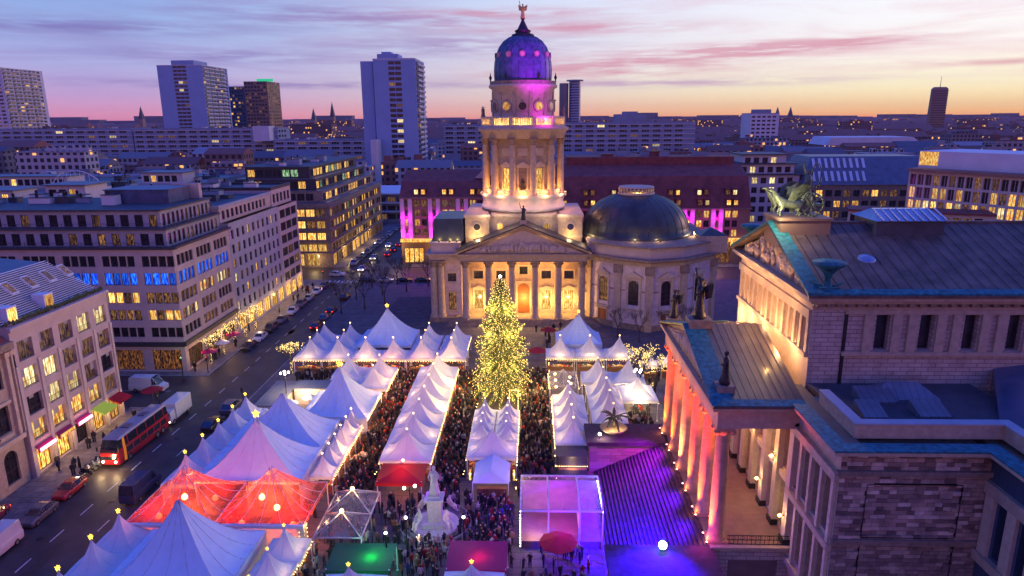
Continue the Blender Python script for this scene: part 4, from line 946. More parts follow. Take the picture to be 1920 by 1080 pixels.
# round church behind the portico on the right
P_ = [(12.6,146.9),(18.2,141.6),(24.3,138.4),(31.8,140.8),(39.6,147.6)]
mbr = []
for (a, b) in zip(P_, P_[1:]):
    dx, dy = b[0]-a[0], b[1]-a[1]; ln = math.hypot(dx, dy); ang = math.atan2(dy, dx); O = (a[0], a[1], 0)
    wl = [(ln/2-1.15, ln/2+1.15, 5.4, 10.8)]
    mb = MB(); wallgrid(mb, O, ang, ln, .1, 14.0, wl, .45); cpart('church_wall', mb, 'church_stone')
    window(ca, O, ang, *wl[0], cols=2, rows=4, pm='lit_dim' if a[0] < 13 else 'pane_arch', depth=.45, arch=True)
    mb = MB(); fbox(mb, O, ang, ln/2-1.7, ln/2-1.35, 0, .2, 4.6, 11.2); fbox(mb, O, ang, ln/2+1.35, ln/2+1.7, 0, .2, 4.6, 11.2); fbox(mb, O, ang, ln/2-1.8, ln/2+1.8, 0, .35, 11.2, 11.6)
    for s in (0, 1): fbox(mb, O, ang, ln/2-2.1, ln/2+2.1, 0, .3+.1*s, 4.2+.2*s, 4.4+.2*s)
    mb.mesh([fpt(O,ang,ln/2-2.1,.6,11.6), fpt(O,ang,ln/2+2.1,.6,11.6), fpt(O,ang,ln/2,.6,12.8), fpt(O,ang,ln/2-2.1,0,11.6), fpt(O,ang,ln/2+2.1,0,11.6), fpt(O,ang,ln/2,0,12.8)], [(0,1,2),(0,2,5,3),(1,4,5,2),(0,3,4,1)])
    part('window_surround', mb, 'sand_pale', ca)
    mb = MB(); fbox(mb, O, ang, .6, ln/2-1.8, 0, .12, 8.4, 8.7); fbox(mb, O, ang, ln/2+1.8, ln-.6, 0, .12, 8.4, 8.7); fbox(mb, O, ang, 0, ln, 0, .3, .1, 1.3); cpart('string_course', mb, 'sand_dark')
    if a[0] < 13 or abs(a[0]-24.3) < .1:
        mb = MB(); fbox(mb, O, ang, ln/2-1.1, ln/2+1.1, -.0, .06, .1, 3.6, 1); fbox(mb, O, ang, ln/2-1.35, ln/2-1.1, 0, .2, .1, 3.8); fbox(mb, O, ang, ln/2+1.1, ln/2+1.35, 0, .2, .1, 3.8); fbox(mb, O, ang, ln/2-1.6, ln/2+1.6, 0, .4, 3.8, 4.1); cpart('side_door', mb, ['sand_pale', 'door'])
for q in P_:
    mb = MB(); ang = math.atan2(q[0]-25.5, -(q[1]-160)); 
    fbox(mb, (q[0]-.75*math.cos(ang), q[1]-.75*math.sin(ang), 0), ang, 0, 1.5, -.3, .55, .1, 12.3); fbox(mb, (q[0]-.95*math.cos(ang), q[1]-.95*math.sin(ang), 0), ang, 0, 1.9, -.3, .75, 12.3, 14.0, 1); cpart('pilaster', mb, ['sand', 'sand_dark'])
def off(P, o):
    c = (25.5, 160); return [(c[0]+(x-c[0])*(1+o/20), c[1]+(y-c[1])*(1+o/20)) for x, y in P]
back = [(39.6,172),(12.6,172)]
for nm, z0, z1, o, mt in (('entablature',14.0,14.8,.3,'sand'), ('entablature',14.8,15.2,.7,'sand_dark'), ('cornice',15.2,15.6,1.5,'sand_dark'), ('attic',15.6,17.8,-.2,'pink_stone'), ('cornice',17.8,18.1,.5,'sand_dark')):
    mb = MB(); mb.prism(off(P_+back, o), z0, z1); cpart(nm, mb, mt)
RX, RY = 23.9, 158.5
mb = MB(); dp = [(12.9,18.1),(12.9,18.7),(12.3,18.8),(12.15,20.0),(11.5,21.9),(10.2,23.8),(8.4,25.3),(6.2,26.4),(4.2,27.0)]; mb.lathe(dp, 64, (RX, RY)); cpart('church_dome', mb, 'copper_dark')
for k in range(32):
    a = R(11.25*k+5.6); mb = MB()
    for (r0,z0),(r1,z1) in zip(dp[2:], dp[3:]): mb.tube((RX+r0*math.sin(a),RY-r0*math.cos(a),z0),(RX+r1*math.sin(a),RY-r1*math.cos(a),z1), .075, n=4)
    cpart('dome_seam', mb, 'copper_dark')
mb = MB(); mb.lathe([(4.2,27.0),(4.2,27.4),(3.9,27.4)], 32, (RX,RY)); mb.lathe([(4.0,28.5),(4.0,28.7),(3.8,28.7)], 32, (RX,RY))
for k in range(28): a = 2*math.pi*k/28; mb.tube((RX+3.95*math.sin(a),RY-3.95*math.cos(a),27.3),(RX+3.95*math.sin(a),RY-3.95*math.cos(a),28.6), .13, n=4)
cpart('crown_balustrade', mb, 'sand_pale')
mb = MB(); mb.box(36, 42, 146, 152, 15.6, 19.2); mb.hexa([(36,146,19.2),(42,146,19.2),(42,152,19.2),(36,152,19.2)],[(38.8,148.8,20.6),(39.2,148.8,20.6),(39.2,149.2,20.6),(38.8,149.2,20.6)],1); cpart('corner_attic', mb, ['sand', 'copper_dark'])
# lights of the cathedral (each small floodlight stands where it shines from)
fl = MB(); fl.box(-.2,.2,-.12,.12,0,.28); fl.box(-.16,.16,-.13,-.12,.04,.24,1); fld = fl.data('floodlight_mesh', ['iron', 'bulb'])
for k in range(5): lamp((CX-10.1+5.06*k, 146.9, 4.4), 760, (1, .58, .16), .3)
for k in range(4): lamp((CX-7.6+5.06*k, 146.4, 12.2), 300, (1,.45,.15), .3)
for k in (-3, -2, -1, 0, 1, 2, 3, ):
    a = R(30*k); x, y = TX+8.0*math.sin(a), TY-8.0*math.cos(a); lamp((x, y, 28.1), 400, (1, .42, .09), .2); 
    a = R(30*k); x, y = TX+10.5*math.sin(a), TY-10.5*math.cos(a); lamp((x, y, 27.6), 270, (1, .42, .12), .2)
for a in (-70, -45, -20, 0, 20, 45, 70): lamp((TX+8.4*math.sin(R(a)), TY-8.4*math.cos(R(a)), 43.2), 260, YEL if a < 0 else WARM, .2)
lamp((CX-10.3, 147.6, 18.9), 330, YEL, .2); lamp((CX+10.3, 147.6, 18.9), 260, YEL, .2); lamp((CX-5, 148.2, 19.1), 90, WARM, .2); lamp((CX+5, 148.2, 19.1), 90, WARM, .2)
for x in (-8.5, -4.2, 4.2, 8.5): lamp((CX+x, 147.9, 23.7), 120, (1, .78, .52), .2)
for a, e in ((-58, 130), (-8, 70), (14, 70), (60, 120)): lamp((RX+13.6*math.sin(R(a)), RY-13.6*math.cos(R(a)), 19.0), e, (1, .66, .35), .15); inst('floodlight', fld, ca, (RX+14.2*math.sin(R(a)), RY-14.2*math.cos(R(a)), 18.1), R(a)+math.pi)
lamp((RX, RY-2.5, 27.8), 120, YEL, .2)
for x in (CX-18.6, CX-16.2, CX-14.6): lamp((x, 147.2, 18.6), 40, YEL, .1); inst('floodlight', fld, ca, (x, 147.0, 17.85), math.pi)
lamp((18, 108, 30), 230000, (.55, .01, 1), .3, 15, (TX+2.2, TY-5, 56.2), 1)
lamp((TX+5.2, TY-9.2, 44.9), 420, (.8, .02, 1.0), .2)


# ================================================================== HOTEL BEHIND
def hotel(x0, x1, eave, ridge, lab, off0, purp=True):
    t = thing('hotel_building', (x0, 208, 0), lab, 'hotel')
    P = 8.6; n = int((x1-x0)/P+.9); O = (x0, 208, 0); ws, we = [], []
    for i in range(n):
        c = off0+P*i+4.6
        for du in (0, 2.15):
            for k in range(4):
                if c+du+1.7 < x1-x0: ws.append((c+du, c+du+1.65, eave-2.9-2.9*k, eave-.9-2.9*k))
    mb = MB(); facade(t, mb, O, 'S', x1-x0, 0, eave, [(ws, dict(cols=2, rows=1, far=True, opts=[('pane', 3), ('lit_dim', 2), ('lit', 2)])),
        ([(off0+P*i+1.0, off0+P*i+7.0, .6, 5.0) for i in range(n) if off0+P*i+7.2 < x1-x0], dict(cols=4, far=True, opts=[('shop', 1), ('shop_dark', 1)]))], .35)
    wallgrid(mb, (x1, 208, 0), 'E', 24, 0, eave, []); wallgrid(mb, (x0, 232, 0), 'W', 24, 0, eave, []); part('wall', mb, 'brown', t)
    for i in range(n):
        u = off0+P*i
        if u+4 > x1-x0: break
        for pa, pb in ((.3, 1.55), (2.75, 4.0)): mb = MB(); fbox(mb, O, 'S', max(0, u+pa), u+pb, 0, .4, 8.3, eave); part('pier', mb, 'white_stone', t)
        for k in range(4): window(t, O, 'S', u+1.75, u+2.55, eave-2.9-2.9*k, eave-.9-2.9*k, cols=1, far=True, depth=.0, pm=pick([('pane', 2), ('lit_dim', 1), ('lit', 1)]))
        if purp: lamp(fpt(O, 'S', u+2.1, 1.1, 9.3), 460, (.85, .01, .8), .15); lamp(fpt(O, 'S', u+2.1, 1.4, 14.5), 300, (.75, .01, .85), .15)
    mb = MB(); mb.mesh([(x0,207.6,eave),(x1,207.6,eave),(x1,213,ridge-3),(x0,213,ridge-3),(x0,222,ridge),(x1,222,ridge),(x0,232,eave),(x1,232,eave)], [(0,1,2,3),(3,2,5,4),(4,5,7,6),(0,3,4,6),(1,7,5,2)]); part('roof', mb, 'roof_red', t)
    mb = MB(); fbox(mb, O, 'S', -.2, x1-x0+.2, 0, .7, eave-.35, eave); part('cornice', mb, 'sand_dark', t)
    mb = MB(); fbox(mb, O, 'S', off0 if off0 > 0 else 0, x1-x0, 0, 1.6, 7.2, 8.1); part('canopy', mb, 'lit', t) 
    slope = (ridge-3-eave)/5.4
    for i in range(n):
        for du in (4.6, 6.75):
            u = off0+P*i+du
            if u+1.6 > x1-x0: continue
            for r in (0, 1):
                z = eave+.7+2.9*r; y = 207.6+(z-eave)/slope
                if z+2.0 > ridge-2.6: continue
                mb = MB(); mb.box(x0+u, x0+u+1.5, y-.3, y+2.2, z, z+1.9, 0); mb.box(x0+u+.2, x0+u+1.3, y-.36, y-.3, z+.25, z+1.6, 1); mb.box(x0+u-.15, x0+u+1.65, y-.5, y+2.3, z+1.9, z+2.05, 0)
                part('dormer', mb, ['roof_red', pick([('lit', 3), ('lit2', 2), ('lit_dim', 2)])], t)
    return t
random.seed(11)
hotel(-40.6, -13.5, 20.8, 28.2, 'red-roofed hotel with purple-lit piers left of the cathedral tower', -.2)
t = hotel(-13.3, 66, 17.3, 29.5, 'long red-roofed hotel with purple-lit piers behind the church dome', -1.6)
mb = MB(); mb.box(11, 64, 222, 236, 26, 31.8, 0); part('upper_roof', mb, 'roof_red', t)
mb = MB(); mb.mesh([(-13,228,26),(4,228,26),(4,228,30),(-13,228,30)],[(0,1,2,3)]); 
roofclutter(t, 12, 62, 222, 235, 31.8, 8, mats=('roof_red', 'conc')); 
mb = MB(); mb.mesh([(-18,214,26),(-12,214,26),(-12,214,31.5),(-18,222,26),(-12,222,26),(-12,222,31.5)],[(0,1,2),(5,4,3),(0,2,5,3),(1,4,5,2)]); part('gable_wall', mb, 'pink_stone', t)

# ================================================================== LONG SLABS AND TOWERS
def slab(x0, x1, y0, d, h, zmin, lab, pitch=8.2, w=5.4):
    t = thing('slab_building', (x0, y0, 0), lab, 'apartment block'); n = int((x1-x0-2)/pitch)
    rows = []
    k = 0
    while h-3.2-3.5*k > zmin:
        rows.append((grid(1.5, pitch, w, n, h-3.0-3.5*k, 1.7), dict(cols=3, far=True, fm='conc', opts=[('pane', 22), ('lit_dim', 2), ('lit2', .5)]))); k += 1
    walls(t, x0, x1, y0, y0+d, 0, h, 'conc', S=rows, E=[(grid(1.5, 6, 3.5, int((d-3)/6), h-3.0-3.5*k, 1.7), dict(cols=2, far=True)) for k in range(4)], depth=.6)
    flatroof(t, x0, x1, y0, y0+d, h+.1, pm='conc'); roofclutter(t, x0, x1, y0, y0+d, h+.1, 10)
    for k in range(5):
        z = h-1.0-3.5*k
        if z < zmin: break
        mb = MB(); fbox(mb, (x0,y0,0), 'S', 0, x1-x0, 0, .5, z-.25, z+.15); part('floor_band', mb, 'conc_white', t)
    return t
slab(-420, -302, 520, 26, 38.2, 16, 'long blue grey housing slab on the horizon at the far left'); slab(-300, -190, 518, 26, 38.0, 16, 'long housing slab below the left white tower')
slab(-189, -104, 505, 24, 29.6, 12, 'lower housing slab reaching to the tall blue tower')
t = slab(-66, 20, 520, 24, 39.4, 18, 'housing slab seen behind the cathedral tower'); t2 = slab(22, 120, 520, 24, 40.2, 18, 'housing slab right of the cathedral tower with roof plant on it')
mb = MB(); mb.box(62, 84, 522, 540, 40.2, 46.5); mb.box(68, 78, 524, 538, 46.5, 48.4, 0); part('plant_room', mb, 'conc', t2)
mb = MB(); mb.box(-205, -193, 508, 520, 29, 39.8); t = single('stair_tower', mb, 'conc_white', (-199, 508, 29), 'white stair block where two left housing slabs meet', 'stair block')
def highrise(lab, x0, x1, y0, y1, h, mtS, strip=None, balc=True, floors=22, mtE='conc_white', rowsS=None, zlow=20, lit=None):
    t = thing('tower_block', (x0, y0, 0), lab, 'tower block'); fh = (h-4)/floors; S = []; E = []
    for k in range(floors):
        z = h-3.0-fh*k
        if z < zlow: break
        if strip: S.append((grid(strip[0], strip[2], strip[2]-.25, strip[1], z, fh*.62), dict(cols=1, far=True, fm='conc', opts=[('pane', 16), ('lit2', 1), ('lit_dim', 1)])))
        if rowsS: S.append((grid(1, rowsS, rowsS*.7, int((x1-x0-1.5)/rowsS), z, fh*.5), dict(cols=1, far=True, opts=lit or [('pane', 5), ('lit_dim', 1)])))
        n = int((y1-y0-2)/7)
        E.append((grid(1, 7, 5.6, n, z, fh*.62), dict(cols=2, far=True, opts=lit or [('pane', 9), ('lit_dim', 2), ('lit', .5)])))
    walls(t, x0, x1, y0, y1, 0, h, mtS, S=S, E=E, depth=.4)
    if balc:
        for k in range(floors):
            z = h-3.4-fh*k
            if z < zlow: break
            n = int((y1-y0-2)/7/2)
            for j in range(max(1, n)):
                mb = MB(); fbox(mb, (x1,y0,0), 'E', 1.0+14.2*j, min(y1-y0-.5, 13.6+14.2*j), 0, 1.7, z-.1, z+.1); fbox(mb, (x1,y0,0), 'E', 1.0+14.2*j, min(y1-y0-.5, 13.6+14.2*j), 1.5, 1.7, z, z+1.25); part('balcony', mb, mtE, t)
    flatroof(t, x0, x1, y0, y1, h+.1, pm=mtS if mtS in ('conc', 'brown') else 'conc_white')
    return t
M['conc_blue'] = mat('smooth_blue_grey_panels', (.27, .38, .56), .8, var=.08, scale=.1)
t = highrise('tall blue tower block with pink balconies left of the cathedral', -98.5, -72, 440, 474, 79.8, 'conc_blue', strip=(9.4, 2, 4.1), floors=24, zlow=8)
mb = MB(); mb.box(-107.3, -99.8, 444, 470, 0, 79.2); part('side_shaft', mb, 'conc_blue', t); mb = MB(); mb.box(-99.8, -98.5, 447, 470, 0, 78); part('recess', mb, 'frame_dark', t)
mb = MB(); mb.box(-97, -84, 446, 462, 79.8, 83.6); mb.box(-95, -89, 450, 458, 83.6, 85.2); part('plant_room', mb, 'conc_blue', t)
mb = MB(); mb.box(-84, -75, 452, 470, 79.8, 81.6); part('plant_room', mb, 'conc_white', t)
t = single('wall_fin', (lambda m: (m.box(-99.2, -95.4, 425, 438, 0, 31.8), m)[1])(MB()), 'conc_white', (-97, 425, 0), 'white windowless fin block in front of the tall blue tower', 'building')
highrise('white balcony tower block on the left, its flank blue', -426, -374, 800, 866, 104.8, 'conc_blue', strip=(18, 3, 5.2), floors=24, zlow=28)
mb = MB(); mb.box(-412, -386, 806, 840, 104.8, 110.8); single('plant_room', mb, 'conc_blue', (-399, 806, 104.8), 'roof plant on the white balcony tower block', 'roof plant')
highrise('white balcony tower block cut by the left edge of the picture', -700, -607, 800, 868, 104, 'conc_white', rowsS=7, floors=24, zlow=28)
t = highrise('dark blue office tower with a few lit floors behind the brown one', -392, -369.5, 905, 930, 86, 'glass_blue', rowsS=3.6, balc=False, floors=18, zlow=28, lit=[('pane', 4), ('lit_dim', 1), ('lit', 1)])
t = highrise('brown slab tower with a green sign on its roof', -369, -339, 900, 945, 91.6, 'brown', rowsS=4, balc=False, floors=20, zlow=28, lit=[('pane', 6), ('lit_dim', 3)])
mb = MB(); mb.box(-352, -331, 900.5, 901.2, 91.8, 95.2); part('roof_sign', mb, emit('green_sign', s2l(40, 190, 120), .8), t)
for (x0, x1, y0, y1, h, lab) in ((26.5, 35.5, 690, 708, 77, 'narrow dark tower right behind the cathedral dome'), (36.2, 47.6, 690, 712, 79, 'ribbed blue office tower right of the cathedral dome')):
    t = thing('office_tower', (x0, y0, 0), lab, 'tower'); mb = MB()
    mb.lathe([((x1-x0)/2, 0), ((x1-x0)/2, h)], 20, ((x0+x1)/2, (y0+y1)/2), 0, False); part('glass_body', mb, 'glass_blue', t)
    if x0 > 30:
        for k in range(26): mb = MB(); mb.lathe([((x1-x0)/2+.3, 14+2.5*k), ((x1-x0)/2+.3, 14.9+2.5*k)], 20, ((x0+x1)/2, (y0+y1)/2), 0, False); part('floor_band', mb, 'conc_blue', t)
        mb = MB(); mb.lathe([(8.2, h), (8.2, h+1.2)], 20, ((x0+x1)/2, (y0+y1)/2)); part('crown', mb, 'conc', t)
t = thing('office_tower', (842, 1500, 0), 'dark hexagonal tower with an antenna on the right horizon', 'tower')
mb = MB(); hw = 20; mb.hexa([(826,1490,0),(858,1490,0),(858,1500,0),(826,1500,0)],[(828,1490,97),(858,1490,97),(858,1500,97),(828,1500,97)]); mb.hexa([(828,1490,97),(858,1490,97),(858,1500,97),(828,1500,97)],[(832,1491,101),(854,1491,101),(854,1499,101),(832,1499,101)])
part('body', mb, 'brown', t)
for k in range(16): mb = MB(); mb.box(827, 858.5, 1489.2, 1489.8, 20+4.8*k, 21.6+4.8*k); part('window_band', mb, 'frame_dark', t)
mb = MB(); mb.tube((843,1495,101), (843,1495,122), .7, .3, 5); part('antenna', mb, 'iron', t)

# ================================================================== RIGHT BACKGROUND BUILDINGS
t = thing('office_building', (110, 205, 0), 'curved pale framed office block with glowing windows at the right edge', 'building')
a = math.atan2(-25, 15.2); O = (110.1, 205, 0); ln = 62; random.seed(5)
rows = []
for k, (z, op) in enumerate(((24.6, [('pane', 8), ('lit_dim', 1)]), (20.9, [('pane', 3), ('lit_dim', 1), ('lit', 1)]), (17.2, [('lit', 2), ('lit2', 1), ('lit_dim', 1)]), (13.2, [('lit_dim', 1), ('lit', 1)]))):
    rows.append((grid(.5, 2.2, 1.7, 27, z, 3.0), dict(cols=2, far=True, fm='frame_pale', opts=op)))
mb = MB(); facade(t, mb, O, a, ln, 0, 28.4, rows, .5); 
O2 = (110.1-14*math.cos(a+math.pi/2)*-1, 205-14*math.sin(a+math.pi/2)*-1, 0)
part('wall', mb, 'cream', t)
d, nn, _ = facing(a); q0 = Vector((110.1, 205)); q1 = q0+Vector(d)*ln; bk = Vector(nn)*-25
mb = MB(); mb.prism([tuple(q0+Vector(nn)*1.2), tuple(q1+Vector(nn)*1.2), tuple(q1+bk), tuple(q0+bk)], 28.4, 29.2); part('roof', mb, 'brown', t)
mb = MB(); mb.prism([tuple(q0-Vector(nn)*4), tuple(q1-Vector(nn)*4), tuple(q1+bk), tuple(q0+bk)], 29.2, 34.0); part('penthouse', mb, 'conc_white', t)
mb = MB(); fbox(mb, O, a, .2, 5.5, -4.2, -3.9, 30.0, 33.8); part('lit_terrace', mb, 'lit', t)
mb = MB(); b_ = q0+bk; mb.prism([tuple(q0), tuple(q0+bk*.9), tuple(q0+bk*.9-Vector(d)*.1), tuple(q0-Vector(d)*.1)], 0, 28.4); 
wt = MB(); wallgrid(wt, (q0.x+bk.x, q0.y+bk.y, 0), a-math.pi/2, 25, 0, 28.4, []); part('side_wall', wt, 'cream', t)
t = thing('office_building', (94, 235, 0), 'block with a dark roof and rows of striped skylights in the right background', 'building')
walls(t, 92, 134, 235, 262, 0, 21.5, 'sand_dark', S=[(grid(1, 3.1, 2.2, 13, 17.6-3.6*k, 2.1), dict(cols=2, far=True, opts=[('pane', 4), ('lit_dim', 2), ('lit', 1)])) for k in range(4)], Wf=[(grid(1, 3.1, 2.2, 8, 17.6-3.6*k, 2.1), dict(cols=2, far=True, opts=[('pane', 4), ('lit', 1)])) for k in range(4)])
mb = MB(); mb.hexa([(91.5,234.5,21.5),(134.5,234.5,21.5),(134.5,262.5,21.5),(91.5,262.5,21.5)],[(96,243,30.5),(133,243,30.5),(133,258,30.5),(96,258,30.5)]); part('roof', mb, 'roof_grey', t)
for r in range(2):
    for k in range(9):
        t0 = .12+.46*r; x = 94.5+2.5*t0+2.1*k; y0_ = 234.5+8.5*t0; z0_ = 21.5+9*t0; y1_ = 234.5+8.5*(t0+.34); z1_ = 21.5+9*(t0+.34)
        mb = MB(); mb.hexa([(x,y0_,z0_+.05),(x+.9,y0_,z0_+.05),(x+1.2,y1_,z1_+.05),(x+.3,y1_,z1_+.05)],[(x,y0_-.15,z0_+.2),(x+.9,y0_-.15,z0_+.2),(x+1.2,y1_-.15,z1_+.2),(x+.3,y1_-.15,z1_+.2)]); part('skylight', mb, 'conc_white', t)
t = thing('apartment_building', (66, 250, 0), 'white stepped apartment block between the hotel roof and the bronze chariot', 'building')
for i, (x0, x1, y0, z0, z1) in enumerate(((72, 92, 240, 0, 24.5), (72, 91, 243, 24.5, 28), (74, 89, 246, 28, 31))):
    walls(t, x0, x1, y0, 262, z0, z1, 'white_stone', S=[(grid(.8, 3, 1.9, int((x1-x0-1)/3), z1-2.9-3.3*k, 2.0), dict(cols=2, far=True, opts=[('pane', 2), ('lit2', 1)])) for k in range(1 if z0 else 5)], name='storey' if z0 else 'wall')
    mb = MB(); mb.box(x0-.8, x1+.8, y0-.8, 262.5, z1, z1+.3); part('roof', mb, 'roof_dark', t)
t = thing('arcade_building', (84, 178, 0), 'long low pale colonnade range in front of the curved office block', 'building')
random.seed(8)
a = math.atan2(-11, 30); O = (86, 188, 0)
mb = MB(); facade(t, mb, O, a, 34, 0, 19.0, [(grid(.6, 2.4, 1.9, 13, 15.2-4*k, 3.0), dict(cols=1, far=True, opts=[('pane', 2), ('lit_dim', 2), ('lit', 1)])) for k in range(2)], .5); part('wall', mb, 'cream', t)
d, nn, _ = facing(a); q0 = Vector((86, 188)); q1 = q0+Vector(d)*34; bk = Vector(nn)*-9
mb = MB(); mb.prism([tuple(q0+Vector(nn)*.6), tuple(q1+Vector(nn)*.6), tuple(q1+bk), tuple(q0+bk)], 19.0, 19.5); part('roof', mb, 'roof_red', t)
mb = MB(); mb.hexa([(250,600,20),(330,600,20),(330,640,20),(250,640,20)],[(254,600,26.5),(322,600,26.5),(322,640,26.5),(254,640,26.5)]); single('exhibition_hall', mb, 'conc_white', (290, 600, 20), 'long pale metal-roofed hall shining in the right distance', 'hall')

# ================================================================== THE CITY TO THE HORIZON
random.seed(21)
M['far_wall'] = objcol('far_walls', [(.30,.27,.28),(.22,.18,.18),(.38,.34,.34),(.20,.12,.11),(.28,.28,.32),(.45,.42,.42)])
M['far_roof'] = objcol('far_roofs', [(.18,.08,.07),(.12,.11,.13),(.20,.18,.19),(.24,.10,.08),(.10,.11,.14),(.30,.27,.28)])
def farmat(name, cols):
    m = objcol(name, cols); t = m.node_tree; b = t.nodes['Principled BSDF']
    g = t.nodes.new('ShaderNodeNewGeometry'); sp = t.nodes.new('ShaderNodeSeparateXYZ'); t.links.new(g.outputs['Position'], sp.inputs[0])
    a_ = t.nodes.new('ShaderNodeMath'); a_.operation = 'ADD'; t.links.new(sp.outputs[0], a_.inputs[0]); t.links.new(sp.outputs[1], a_.inputs[1])
    cb = t.nodes.new('ShaderNodeCombineXYZ'); t.links.new(a_.outputs[0], cb.inputs[0]); t.links.new(sp.outputs[2], cb.inputs[1])
    br = t.nodes.new('ShaderNodeTexBrick'); br.offset = 0; br.inputs['Scale'].default_value = 1; br.inputs['Brick Width'].default_value = 3.4; br.inputs['Row Height'].default_value = 3.4; br.inputs['Mortar Size'].default_value = .75; br.inputs['Mortar Smooth'].default_value = 0
    br.inputs['Color1'].default_value = (0,0,0,1); br.inputs['Color2'].default_value = (1,1,1,1); br.inputs['Mortar'].default_value = (0,0,0,1); t.links.new(cb.outputs[0], br.inputs['Vector'])
    gt = t.nodes.new('ShaderNodeMath'); gt.operation = 'GREATER_THAN'; gt.inputs[1].default_value = .86; t.links.new(br.outputs['Color'], gt.inputs[0])
    ms = t.nodes.new('ShaderNodeMath'); ms.operation = 'MULTIPLY'; ms.inputs[1].default_value = 1.1; t.links.new(gt.outputs[0], ms.inputs[0])
    old = b.inputs['Base Color'].links[0].from_socket; mx = t.nodes.new('ShaderNodeMix'); mx.data_type = 'RGBA'; t.links.new(br.outputs['Fac'], mx.inputs[0]); mx.inputs[6].default_value = (.03,.03,.04,1); t.links.new(old, mx.inputs[7]); t.links.new(mx.outputs[2], b.inputs['Base Color'])
    b.inputs['Emission Color'].default_value = rgba(s2l(255, 180, 95)); t.links.new(ms.outputs[0], b.inputs['Emission Strength']); m.cycles.emission_sampling = 'NONE'
    return m
M['far_wall'] = farmat('far_walls_with_lit_windows', [(.30,.27,.28),(.22,.18,.18),(.38,.34,.34),(.20,.12,.11),(.28,.28,.32),(.45,.42,.42)])
RES = [(-130, 60, 190, 345), (-425, 125, 495, 560), (-112, -60, 415, 480), (60, 140, 228, 268), (80, 175, 120, 215), (-210, -96, 200, 265), (240, 340, 590, 650), (20, 60, 680, 720), (-660, -330, 790, 950)]
def farbox(mb, x, y, w, d, h):
    g = random.random()
    mb.box(x, x+w, y, y+d, 0, h, 0)
    if g < .5:
        mb.mesh([(x-.3,y-.3,h),(x+w+.3,y-.3,h),(x+w+.3,y+d+.3,h),(x-.3,y+d+.3,h),(x,y+d/2,h+d*.22),(x+w,y+d/2,h+d*.22)], [(0,1,5,4),(2,3,4,5),(0,4,3),(1,2,5)], 1)
    else:
        mb.box(x-.2, x+w+.2, y-.2, y+d+.2, h, h+.5, 1)
        for k in range(random.randint(2, 7)):
            a, b = x+random.uniform(0, w*.8), y+random.uniform(0, d*.8); mb.box(a, a+random.uniform(2, w*.2+2), b, b+random.uniform(2, d*.2+2), h+.5, h+random.uniform(1.5, 4), 0 if random.random() < .6 else 1)
cells = []
y = 270.0
while y < 4200:
    st = 11+y*.023; x = -.86*y-40
    while x < .86*y+60:
        w, d = random.uniform(.5, 1.1)*st*1.5+5, random.uniform(.35, .7)*st+4
        if random.random() < .86: cells.append((x+random.uniform(-4, 4), y+random.uniform(-4, 4), w, d))
        x += st*1.45+7
    y += st*1.2
bld = []; restc = []
for c in cells:
    x, y, w, d = c
    if any(x < r[1] and x+w > r[0] and y < r[3] and y+d > r[2] for r in RES): continue
    (bld if len(bld) < 250 else restc).append(c)
for i, (x, y, w, d) in enumerate(bld):
    mb = MB(); h = random.uniform(15, 22) if random.random() < .93 else random.uniform(24, 30); farbox(mb, x, y, w, d, h)
    side_ = 'left of the cathedral tower' if x < -5-.0*y else 'right of the cathedral tower'
    single('distant_building', mb, ['far_wall', 'far_roof'], (x+w/2, y+d/2, 0), 'distant city block among the low roofs '+side_, 'building', 'distant city blocks '+side_)
mb = MB()
for (x, y, w, d) in restc:
    h = random.uniform(15, 23) if random.random() < .95 else random.uniform(25, 40); farbox(mb, x, y, w, d, h)
o = single('far_city', mb, ['far_wall', 'far_roof'], (0, 1500, 0), 'mass of tiny roofs and lit windows fading to the horizon', 'city'); o['kind'] = 'stuff'
mb = MB(); x = -6500
while x < 7500:
    w = random.uniform(60, 260); h = random.uniform(30, 56) if random.random() < .85 else random.uniform(56, 75); yy = 4600+random.uniform(-150, 150); mb.box(x, x+w, yy, yy+80, 0, h); x += w*random.uniform(.7, 1.0)
o = single('skyline', mb, 'roof_dark', (0, 4600, 0), 'dark uneven line of roofs and woods along the horizon', 'skyline'); o['kind'] = 'stuff'
for (x, y, h, lab) in ((-1240, 2200, 90, 'pointed church spire left of the white balcony tower'), (-600, 2100, 96, 'pointed dark church spire beside the tall blue tower'), (-720, 2300, 82, 'smaller church spire between the brown tower and the blue tower'), (860, 2500, 78, 'first of two thin twin spires on the right horizon'), (905, 2500, 78, 'second of two thin twin spires on the right horizon'), (1120, 700, 48, 'bell turret at the right horizon')):
    t = thing('church_spire', (x, y, 0), lab, 'spire'); mb = MB(); s = y/250
    mb.box(x-s*.7, x+s*.7, y-s, y+s, 0, h*.55); part('tower', mb, 'brown', t)
    mb = MB(); mb.hexa([(x-s*.75,y-s,h*.55),(x+s*.75,y-s,h*.55),(x+s*.75,y+s,h*.55),(x-s*.75,y+s,h*.55)],[(x-.1,y-.1,h),(x+.1,y-.1,h),(x+.1,y+.1,h),(x-.1,y+.1,h)]); part('spire_roof', mb, 'frame_dark', t)
t = thing('apartment_building', (233, 700, 0), 'white tower-like block on the right horizon', 'building')
walls(t, 215, 243, 700, 730, 0, 47, 'conc_white', S=[(grid(1.5, 5, 3.4, 5, 43-3.8*k, 1.7), dict(cols=2, far=True)) for k in range(6)]); flatroof(t, 215, 243, 700, 730, 47); mb = MB(); mb.box(220, 236, 704, 716, 47, 51); part('plant_room', mb, 'conc', t)

